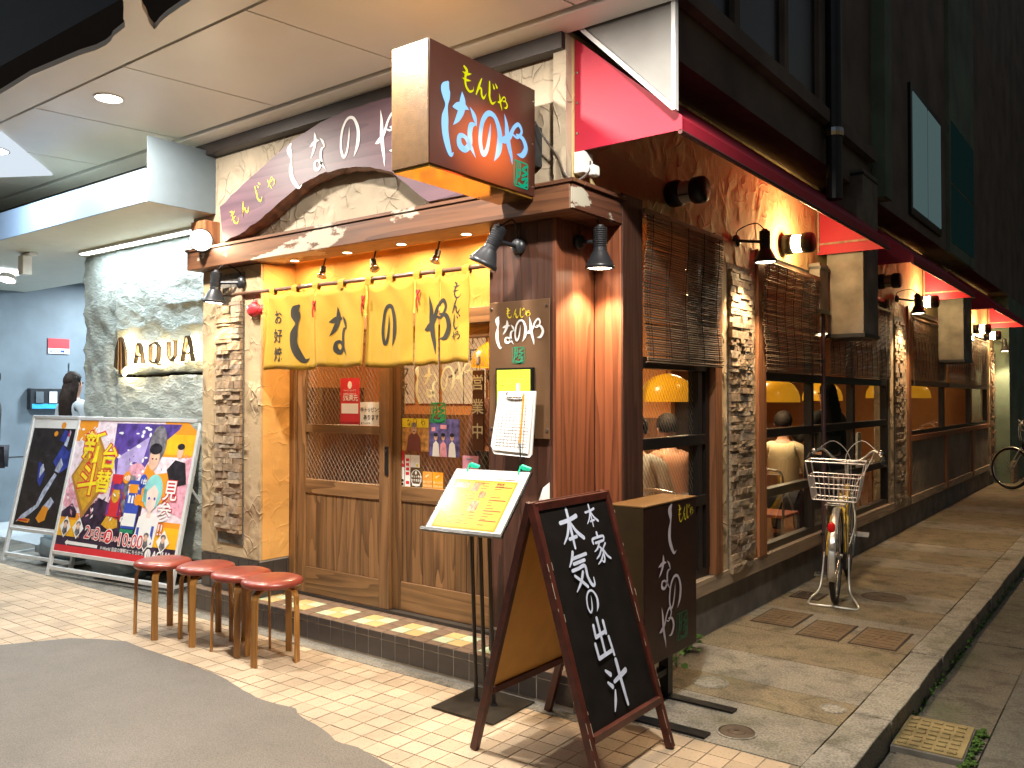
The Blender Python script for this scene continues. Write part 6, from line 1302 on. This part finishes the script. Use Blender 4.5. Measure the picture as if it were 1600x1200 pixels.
# ================================================================== BICYCLES
def wheel(t, y, steer=0):
    b_ = NB(); lathe(b_, [(.325 + .019 * math.cos(q * math.pi / 4), .019 * math.sin(q * math.pi / 4)) for q in range(9)], (0, y, .345), (1, 0, 0), 40); w1 = obj('wheel', b_, M['rubber'], t, local=True, smooth=True)
    b_ = NB(); lathe(b_, [(.306, -.012), (.298, -.010), (.296, 0), (.298, .010), (.306, .012), (.306, -.012)], (0, y, .345), (1, 0, 0), 40); obj('rim', b_, M['steel'], w1, local=True, smooth=True)
    b_ = NB()
    for k in range(28):
        a = k * 2 * math.pi / 28; s_ = .022 if k % 2 else -.022; bar(b_, (s_, y + .014 * math.cos(a + .8), .345 + .014 * math.sin(a + .8)), (0, y + .298 * math.cos(a), .345 + .298 * math.sin(a)), .0022, .0022)
    obj('spokes', b_, M['steel'], w1, local=True); b_ = NB(); cyl(b_, (-.05, y, .345), (.05, y, .345), .018, 12); obj('hub', b_, M['steel'], w1, local=True)
    b_ = NB(); pr_ = [(0, y + .358 * math.cos(q), .345 + .358 * math.sin(q)) for q in [R(v_) for v_ in (range(200, -8, -12) if y < .5 else range(170, -32, -12))]]
    vs = [[b_.verts.new((s_, p[1], p[2] - abs(s_) * .35)) for s_ in (-.026, -.012, .012, .026)] for p in pr_]
    for A_, B_ in zip(vs, vs[1:]):
        for i in range(3): b_.faces.new((A_[i], A_[i + 1], B_[i + 1], B_[i]))
    o = obj('fender', b_, M['chrome'], t, local=True, smooth=True); m_ = o.modifiers.new('t', 'SOLIDIFY'); m_.thickness = .0015
def bicycle(loc, rz, label, rear_basket=True, lean=0, col='fgold'):
    t = thing('bicycle', label, 'bicycle', loc, rz=rz); t.rotation_euler = (0, lean, rz)
    def tb_(nm, pts, r, mat, seg=8, sm=True): b_ = NB(); tube(b_, pts, r, seg, smooth=sm); return obj(nm, b_, M[mat], t, local=True, smooth=True)
    wheel(t, 0); wheel(t, 1.08)
    bb_, sc_, hd_ = (0, .44, .28), (0, .30, .78), (0, .88, .80)
    b_ = NB(); tube(b_, [bb_, (0, .34, .62), sc_], .015, 8, smooth=False); tube(b_, [bb_, (0, .62, .34), (0, .80, .56), (0, .90, .72)], .019, 8); tube(b_, [(0, .36, .52), (0, .60, .50), (0, .82, .62), (0, .89, .76)], .014, 8); cyl(b_, (0, .90, .69), (0, .865, .83), .02, 10)
    for s_ in (-1, 1): tube(b_, [(0, .30, .70), (s_ * .055, .20, .60), (s_ * .070, .0, .345)], .011, 8, smooth=False); tube(b_, [(s_ * .03, .42, .28), (s_ * .062, 0, .345)], .009, 8, smooth=False)
    obj('frame', b_, M[col], t, local=True, smooth=True)
    b_ = NB()
    for s_ in (-1, 1): tube(b_, [(s_ * .03, .91, .68), (s_ * .05, .96, .58), (s_ * .052, 1.08, .345)], .010, 8)
    tube(b_, [(-.03, .91, .68), (.03, .91, .68)], .012, 8, smooth=False); obj('fork', b_, M['chrome'], t, local=True, smooth=True)
    tb_('seat_post', [sc_, (0, .275, .86)], .012, 'steel')
    b_ = NB(); ball(b_, (0, .22, .885), .10, 1.0, 1.1, .34, 3); ball(b_, (0, .36, .885), .055, .8, 1.5, .4, 3); obj('saddle', b_, plain('saddle_brown', (.06, .03, .025), .45), t, local=True, smooth=True)
    tb_('stem', [(0, .865, .83), (0, .85, .96), (0, .86, .975)], .012, 'chrome')
    b_ = NB(); tube(b_, [(-.275, .56, 1.0), (-.27, .66, 1.03), (-.20, .80, 1.075), (-.11, .86, 1.0), (-.05, .87, .975), (.05, .87, .975), (.11, .86, 1.0), (.20, .80, 1.075), (.27, .66, 1.03), (.275, .56, 1.0)], .011, 8); obj('handlebar', b_, M['chrome'], t, local=True, smooth=True)
    for s_ in (-1, 1):
        b_ = NB(); cyl(b_, (s_ * .276, .555, .998), (s_ * .272, .67, 1.034), .017, 10); obj('grip', b_, M['rubber'], t, local=True)
        b_ = NB(); bar(b_, (s_ * .262, .70, 1.03), (s_ * .30, .585, .975), .010, .006); ball(b_, (s_ * .25, .735, 1.065), .024, sub=2); obj('brake_lever', b_, M['steel'], t, local=True)
    b_ = NB(); tube(b_, [(-.24, .74, 1.06), (-.12, .90, 1.14), (0, .96, 1.02), (.02, .93, .8)], .0035, 5); tube(b_, [(.24, .74, 1.06), (.10, .92, 1.15), (-.02, .96, 1.03), (-.02, .93, .8)], .0035, 5); tube(b_, [(.2, .80, 1.06), (.16, .55, .95), (.09, .2, .80), (.12, .05, .60), (.085, .0, .42)], .004, 5); obj('brake_cable', b_, M['white'], t, local=True, smooth=True)
    b_ = NB(); cyl(b_, (-.07, .44, .28), (.07, .44, .28), .018, 10); bar(b_, (-.075, .44, .28), (-.085, .40, .115), .010, .022, up=(1, 0, 0)); bar(b_, (.075, .44, .28), (.085, .48, .445), .010, .022, up=(1, 0, 0)); lathe(b_, [(.085, 0), (.088, .006), (.08, .008), (.0, .008)], (.045, .44, .28), (1, 0, 0), 22); obj('crank', b_, M['steel'], t, local=True)
    for s_, y_, z_ in ((-1, .40, .115), (1, .48, .445)):
        b_ = NB(); x0_, x1_ = s_ * .10, s_ * .19; box(b_, min(x0_, x1_), max(x0_, x1_), y_ - .045, y_ - .035, z_ - .012, z_ + .012); box(b_, min(x0_, x1_), max(x0_, x1_), y_ + .035, y_ + .045, z_ - .012, z_ + .012); box(b_, min(x0_, x1_), max(x0_, x1_), y_ - .005, y_ + .005, z_ - .01, z_ + .01); obj('pedal', b_, M['white'] if s_ > 0 else M['steel'], t, local=True)
    o = bx(.048, .072, -.05, .50, .255, .375); bmesh.ops.bevel(o, geom=o.edges[:], offset=.01, segments=2); obj('chain_case', o, M['blackm'], t, local=True)
    b_ = NB()
    for s_ in (-1, 1): tube(b_, [(s_ * .065, .28, .735), (s_ * .065, -.20, .735)], .006, 6, smooth=False); tube(b_, [(s_ * .065, -.12, .735), (s_ * .075, 0, .345)], .006, 6, smooth=False)
    for y_ in (-.2, -.08, .04, .16): tube(b_, [(-.065, y_, .735), (.065, y_, .735)], .005, 6, smooth=False)
    obj('rear_rack', b_, M['steel'], t, local=True)
    b_ = NB()
    for s_ in (-1, 1): tube(b_, [(s_ * .085, .02, .36), (s_ * .10, -.06, .12), (s_ * .155, -.14, .045), (s_ * .165, -.17, .012), (s_ * .10, -.18, .010), (0, -.175, .012)], .0065, 7)
    obj('stand', b_, M['chrome'], t, local=True, smooth=True)
    b_ = NB(); ball(b_, (-.005, -.352, .60), .030, .9, .35, 1.3, 2); obj('reflector', b_, plain('red_reflector', (.75, .01, .015), .12), t, local=True, smooth=True)
    b_ = NB(); lathe(b_, [(.02, 0), (.022, .03), (.012, .035), (0, .036)], (0, -.352, .48), (0, -1, 0), 12); obj('tail_light', b_, M['chrome'], t, local=True)
    if rear_basket:
        b_ = NB(); zt, zb_ = 1.045, .775; Tt = [(-.195, -.30), (.195, -.30), (.195, .03), (-.195, .03)]; Bb = [(-.145, -.26), (.145, -.26), (.145, .01), (-.145, .01)]
        def lp(s_): return [Vector((a[0] * s_ + b[0] * (1 - s_), a[1] * s_ + b[1] * (1 - s_), zt * s_ + zb_ * (1 - s_))) for a, b in zip(Tt, Bb)]
        for s_, r_ in ((1, .006), (.62, .0035), (.32, .0035), (0, .0045)):
            q = lp(s_)
            for i in range(4): cyl(b_, q[i], q[(i + 1) % 4], r_, 6)
        q1, q0 = lp(1), lp(0)
        for i in range(4):
            n_ = 10 if i % 2 == 0 else 7
            for k in range(n_): f = k / n_; cyl(b_, q1[i].lerp(q1[(i + 1) % 4], f) if k == 0 else (lp(.62)[i].lerp(lp(.62)[(i + 1) % 4], f)), q0[i].lerp(q0[(i + 1) % 4], f), .0028 if k else .005, 5)
        for k in range(1, 9): f = k / 9; cyl(b_, q0[0].lerp(q0[1], f), q0[3].lerp(q0[2], f), .0025, 5)
        obj('basket', b_, plain('basket_wire', (.62, .58, .56), .35, .5, bmp=0), t, local=True)
    return t
bicycle((-1.865, 6.37, 0), R(11), 'silver city bicycle with a wire basket parked by the side windows', True, R(1.5))
bicycle((-.92, 15.5, 0), R(62), 'dark bicycle parked far down the alley', False, R(4), 'blackm')

# ================================================================== PEOPLE
def skin_mesh(name, verts, edges, mat, parent, sub=2):
    me = bpy.data.meshes.new(name); me.from_pydata([v[:3] for v in verts], edges, []); o = bpy.data.objects.new(name, me); COL.objects.link(o); o.parent = parent; WL[o.name] = base(parent)
    m_ = o.modifiers.new('skin', 'SKIN'); m_.use_smooth_shade = True
    for i, v in enumerate(verts):
        sv = me.skin_vertices[0].data[i]; r_ = v[3] if isinstance(v[3], tuple) else (v[3], v[3]); sv.radius = r_; sv.use_root = (i == 0)
    s_ = o.modifiers.new('sub', 'SUBSURF'); s_.levels = sub; s_.render_levels = sub; me.materials.append(mat); return o
def person(name_label, loc, rz, shirt, pants, hair, seated=False, lean=0, long_hair=False, arm=None, grp=None, scale=1.0, hair_len=.42):
    t = thing('person', name_label, 'person', loc, grp, rz); t.scale = (scale,) * 3
    zp = .50 if seated else .93; ly = lambda z: lean * (z - zp)          # facing +Y locally; lean forward
    Vn = [(0, ly(zp), zp, (.155, .105)), (0, ly(zp + .18), zp + .18, (.135, .095)), (0, ly(zp + .38), zp + .38, (.16, .105)), (0, ly(zp + .50), zp + .50, (.10, .07)), (0, ly(zp + .56), zp + .56, .052), (0, ly(zp + .63) + .01, zp + .63, (.07, .082)), (0, ly(zp + .72) + .015, zp + .72, (.075, .09)), (0, ly(zp + .79) + .01, zp + .79, (.05, .06))]
    E = [(i, i + 1) for i in range(7)]
    def add(v, frm): Vn.append(v); E.append((frm, len(Vn) - 1)); return len(Vn) - 1
    hands = []
    for s_ in (-1, 1):
        sh = add((s_ * .18, ly(zp + .46), zp + .46, .06), 3)
        if arm and arm.get(s_): el_, ha = arm[s_]
        else: el_, ha = ((s_ * .25, ly(zp + .22) + .05, zp + .20), (s_ * .20, .28, zp + .16)) if seated else ((s_ * .24, .0, zp + .18), (s_ * .25, .08, zp - .06))
        e1 = add((*el_, .045), sh); w1_ = add((*ha, .028), e1); d = (Vector(ha) - Vector(el_)).normalized(); h1 = add((*(Vector(ha) + d * .07), (.036, .02)), w1_); hands.append((Vector(ha) + d * .07, d, s_))
    for s_ in (-1, 1):
        hp = add((s_ * .09, 0, zp - .03, .09), 0)
        kn = add((s_ * .11, .42, zp - .02, .065) if seated else (s_ * .10, .02, .50, .062), hp); an = add((s_ * .11, .40, .09, .04) if seated else (s_ * .10, -.02, .09, .042), kn); add((s_ * .11, an and (.50 if seated else .10), .035, (.035, .03)), an)
    body = skin_mesh('body', Vn, E, M['skin'], t)
    for p_, d, s_ in hands:   # fingers
        side = d.cross(Vector((0, 0, 1))); side = side.normalized() if side.length > .1 else Vector((1, 0, 0))
        b_ = NB()
        for k in range(4): q = p_ + side * (-.03 + k * .02); tube(b_, [q, q + d * (.045 + .008 * (k in (1, 2))), q + d * .075 + Vector((0, 0, -.015))], [.009, .008, .007], 6)
        q = p_ - side * .032 * s_; tube(b_, [q - d * .03, q - side * s_ * .02 + d * .01, q - side * s_ * .018 + d * .04], .009, 6); obj('fingers', b_, M['skin'], t, local=True, smooth=True)
    # clothes follow the same skeleton, a little wider
    up = [0, 1, 2, 3]; cv = [tuple(Vn[i][:3]) + (tuple(r_ * 1.13 + .006 for r_ in Vn[i][3]),) for i in up]; ce = [(0, 1), (1, 2), (2, 3)]
    for base_i in (8, 12):
        cv.append(tuple(Vn[base_i][:3]) + (.075,)); ce.append((3, len(cv) - 1)); cv.append(tuple(Vn[base_i + 1][:3]) + (.06,)); ce.append((len(cv) - 2, len(cv) - 1)); wv = Vector(Vn[base_i + 1][:3]).lerp(Vector(Vn[base_i + 2][:3]), .85); cv.append(tuple(wv) + (.043,)); ce.append((len(cv) - 2, len(cv) - 1))
    skin_mesh('shirt', cv, ce, shirt, t)
    cv = [tuple(Vn[0][:3]) + ((.165, .115),)]; ce = []
    for bi in (16, 20):
        for k, r_ in ((0, .10), (1, .078), (2, .06)): cv.append(tuple(Vn[bi + k][:3]) + (r_,)); ce.append((0 if k == 0 else len(cv) - 2, len(cv) - 1))
    skin_mesh('trousers', cv, ce, pants, t)
    for bi in (19, 23):
        x_, y_, z_ = Vn[bi][:3]; o = NB(); ball(o, (x_, y_ - .04, .04), .055, .85, 2.0, .75, 2); obj('shoe', o, M['black'], t, local=True, smooth=True)
    hc = Vector((0, ly(zp + .72) + .0, zp + .735)); b_ = NB(); ball(b_, hc + Vector((0, -.010, .018)), .105, .86, .95, 1.02, 3)
    bmesh.ops.delete(b_, geom=[v for v in b_.verts if v.co.y > hc.y + .045 and v.co.z < hc.z + .045 or v.co.z < hc.z - .048], context='VERTS')
    if long_hair: 
        for k in range(42):
            a = R(200 + k * 140 / 41); r0 = .088; x0_, y0_ = math.cos(a) * r0 * 1.02, math.sin(a) * r0; tube(b_, [hc + Vector((x0_ * .75, y0_ * .8, .06)), hc + Vector((x0_ * 1.12, y0_ * 1.05, -.06)), hc + Vector((x0_ * 1.25, y0_ * 1.15 - .03, -.22)), hc + Vector((x0_ * 1.2, y0_ * .95 - .045, -hair_len - .05 * random.random()))], [.018, .019, .017, .010], 6)
    for v in b_.verts: v.co += noise.noise_vector(v.co * 38 + Vector((loc[0], loc[1], 0))) * .009
    obj('hair', b_, hair, t, local=True, smooth=True)
    fy = ly(zp + .7) + .10; b_ = NB(); zf = zp + .70
    for s_ in (-1, 1): ball(b_, (s_ * .03, fy - .006, zf + .03), .011, sub=1)
    obj('eyes', b_, M['ink'], t, local=True); b_ = NB(); prism(b_, [(-.012, fy - .01, zf), (.012, fy - .01, zf), (0, fy - .01, zf + .035)], (0, .022, -.004)); obj('nose', b_, M['skin'], t, local=True); b_ = NB()
    for s_ in (-1, 1): ball(b_, (s_ * .083, fy - .10, zf + .015), .02, .4, .7, 1.1, 2)
    obj('ears', b_, M['skin'], t, local=True); b_ = NB(); ball(b_, (0, fy - .006, zf - .035), .02, 1, .4, .3, 2); obj('mouth', b_, M['rp'], t, local=True); return t
cl = lambda n_, c: plain(n_, c, .85, bmp=.3, nscale=6)
person('woman with long brown hair and grey top walking into the game hall', (-9.55, 4.5, .01), R(12), cl('grey_top', (.42, .44, .46)), cl('dark_trousers', (.03, .03, .04)), M['hairb'], long_hair=True, hair_len=.62, scale=1.0)
person('man in a black fur trimmed jacket cut off by the left photo edge', (-9.40, 3.58, 0), R(150), cl('black_jacket', (.018, .018, .018)), cl('dark_trousers', (0, 0, 0)), M['hair'], scale=1.02)
person('customer with dark hair and white shirt behind the first side window', (-3.18, 5.75, .02), R(20), cl('white_shirt', (.70, .68, .62)), cl('dark_trousers', (0, 0, 0)), M['hair'], seated=True, lean=.12)
person('customer in a peach shirt leaning over beside the wooden divider', (-3.15, 6.35, .02), R(60), cl('peach_shirt', (.62, .32, .2)), cl('dark_trousers', (0, 0, 0)), M['hair'], seated=True, lean=.15)
person('customer in a pale cream shirt seen from behind in the second side window', (-2.95, 8.35, .02), R(12), cl('cream_shirt', (.72, .62, .38)), cl('dark_trousers', (0, 0, 0)), M['hair'], seated=True, lean=.1)
person('dark clothed figure filling the middle pane of the second side window', (-2.62, 8.72, .02), R(60), cl('black_shirt', (.015, .013, .012)), cl('dark_trousers', (0, 0, 0)), M['hair'], seated=False, long_hair=True, scale=.92, arm={-1: ((-.30, .10, 1.15), (-.24, .32, 1.28)), 1: None})
person('server moving about behind the left sliding door', (-4.9, 6.2, .02), R(60), cl('brown_work_shirt', (.16, .06, .04)), cl('dark_trousers', (0, 0, 0)), M['hair'], scale=1.0)
# tables and chairs behind the windows
for i, (x, y) in enumerate(((-3.0, 6.05), (-3.05, 8.95), (-3.1, 10.9))):
    t = thing('dining_table', ['wooden table behind the first side window', 'wooden table behind the second side window', 'wooden table beyond the second stone pilaster'][i], 'table', (x, y, .02), 'tables inside the restaurant'); obj('top', bx(x - .55, x + .45, y - .3, y + .3, .70, .735), M['inwood'], t, bevel=.004); obj('griddle', bx(x - .3, x + .25, y - .22, y + .22, .737, .745), M['steel'], t)
    for a, b in ((-.5, -.25), (-.5, .25), (.4, -.25), (.4, .25)): obj('leg', bx(x + a - .025, x + a + .025, y + b - .025, y + b + .025, .02, .70), M['inwood'], t)
for i, (x, y, d) in enumerate(((-2.75, 5.45, -1), (-3.3, 7.75, -1), (-2.8, 9.75, 1), (-2.8, 7.6, -1))):
    t = thing('dining_chair', ['chair at the lower left of the first side window', 'chair deep inside the second side window', 'chair at the right of the second side window', 'chair close to the glass of the second side window'][i], 'chair', (x, y, .02), 'chairs inside the restaurant'); obj('seat', bx(x - .2, x + .2, y - .2, y + .2, .43, .46), plain('chair_red', (.35, .08, .04), .5), t, bevel=.01)
    for a in (-1, 1):
        for b in (-1, 1): b_ = NB(); cyl(b_, (x + a * .17, y + b * .17, .43), (x + a * .19, y + b * .2, .02), .012); obj('leg', b_, M['steel'], t)
    b_ = NB(); tube(b_, [(x - .19, y + d * .2, .44), (x - .19, y + d * .22, .80), (x - .1, y + d * .23, .86), (x + .1, y + d * .23, .86), (x + .19, y + d * .22, .80), (x + .19, y + d * .2, .44)], .011); obj('back_frame', b_, M['steel'], t); obj('backrest', bx(x - .17, x + .17, y + d * .22 - .01, y + d * .22 + .01, .66, .82), M['inwood'], t, bevel=.008)
for i, (x, y) in enumerate(((-2.9, 9.1), (-2.7, 9.25), (-2.5, 9.4))):
    t = thing('table_card', ['white table card at the left', 'white table card in the middle', 'white table card at the right'][i] + ' of the second side window', 'card', (x, y, .735)); obj('sheet', bx(x - .01, x + .01, y - .07, y + .07, .745, .93 + .1 * i), M['paper'], t)

# ================================================================== ALLEY END, WEEDS
t = thing('far_building', 'dark green building closing the end of the alley', 'building', (-2, 30, 0)); obj('wall', bx(-10, 6, 30, 31, -.3, 12), plain('far_green_wall', (.03, .06, .04), .8, var=.5, nscale=.6), t)
for i in range(6): obj('roof_strip', bx(-2.6, 3, 28 + i * .2, 28.06 + i * .2, 2.95 - i * .16, 3.0 - i * .16), emis('far_roof', (.35, .6, .5), .25), t)
obj('light_panel', bx(-1.9, -1.5, 29.9, 29.99, .6, 1.9), emis('far_panel', (.4, .5, .35), .25), t)
t = thing('planter_crate', 'wooden crate with plants by the third stone pilaster', 'crate', (-2.2, 17.2, 0)); obj('crate', bx(-2.37, -1.95, 17.15, 17.7, 0, .38), M['sill'], t, bevel=.01)
b_ = NB()
for k in range(60): c_ = Vector((random.uniform(-2.3, -2.0), random.uniform(17.2, 17.6), random.uniform(.38, .7))); ball(b_, c_, random.uniform(.02, .04), sz=.4, sub=1)
obj('leaves', b_, M['leaf'], t)
def weed(x, y, n_, label, sd):
    t = thing('weed', label, 'weed', (x, y, .0), 'weeds at the foot of the wall'); rr = random.Random(sd); st_ = NB()
    lf = NB(); prism(lf, [(0, 0, 0), (.012, .012, .004), (.014, .026, .004), (0, .042, -.004), (-.014, .026, .004), (-.012, .012, .004)], (0, 0, .0008)); lm = mesh('leaf', lf, M['leaf'])
    for k in range(n_):
        a = rr.uniform(0, 6.28); h_ = rr.uniform(.02, .11); d = rr.uniform(.0, .07); tip = Vector((x + math.cos(a) * d, y + math.sin(a) * d, h_)); tube(st_, [(x, y, 0), (x + math.cos(a) * d * .4, y + math.sin(a) * d * .4, h_ * .7), tip], .0012, 4)
        o = link('leaf', lm, t, tuple(tip), (rr.uniform(-.6, .4), rr.uniform(-.4, .4), a - 1.57)); o.scale = (rr.uniform(.7, 1.3),) * 3
    obj('stem', st_, M['leaf'], t)
weed(-2.20, 4.62, 26, 'little green weed sprouting beside the floor sign', 1); weed(-2.12, 4.30, 16, 'smaller weed hidden under the floor sign cabinet', 2)
bpy.data.objects.remove(_fo)
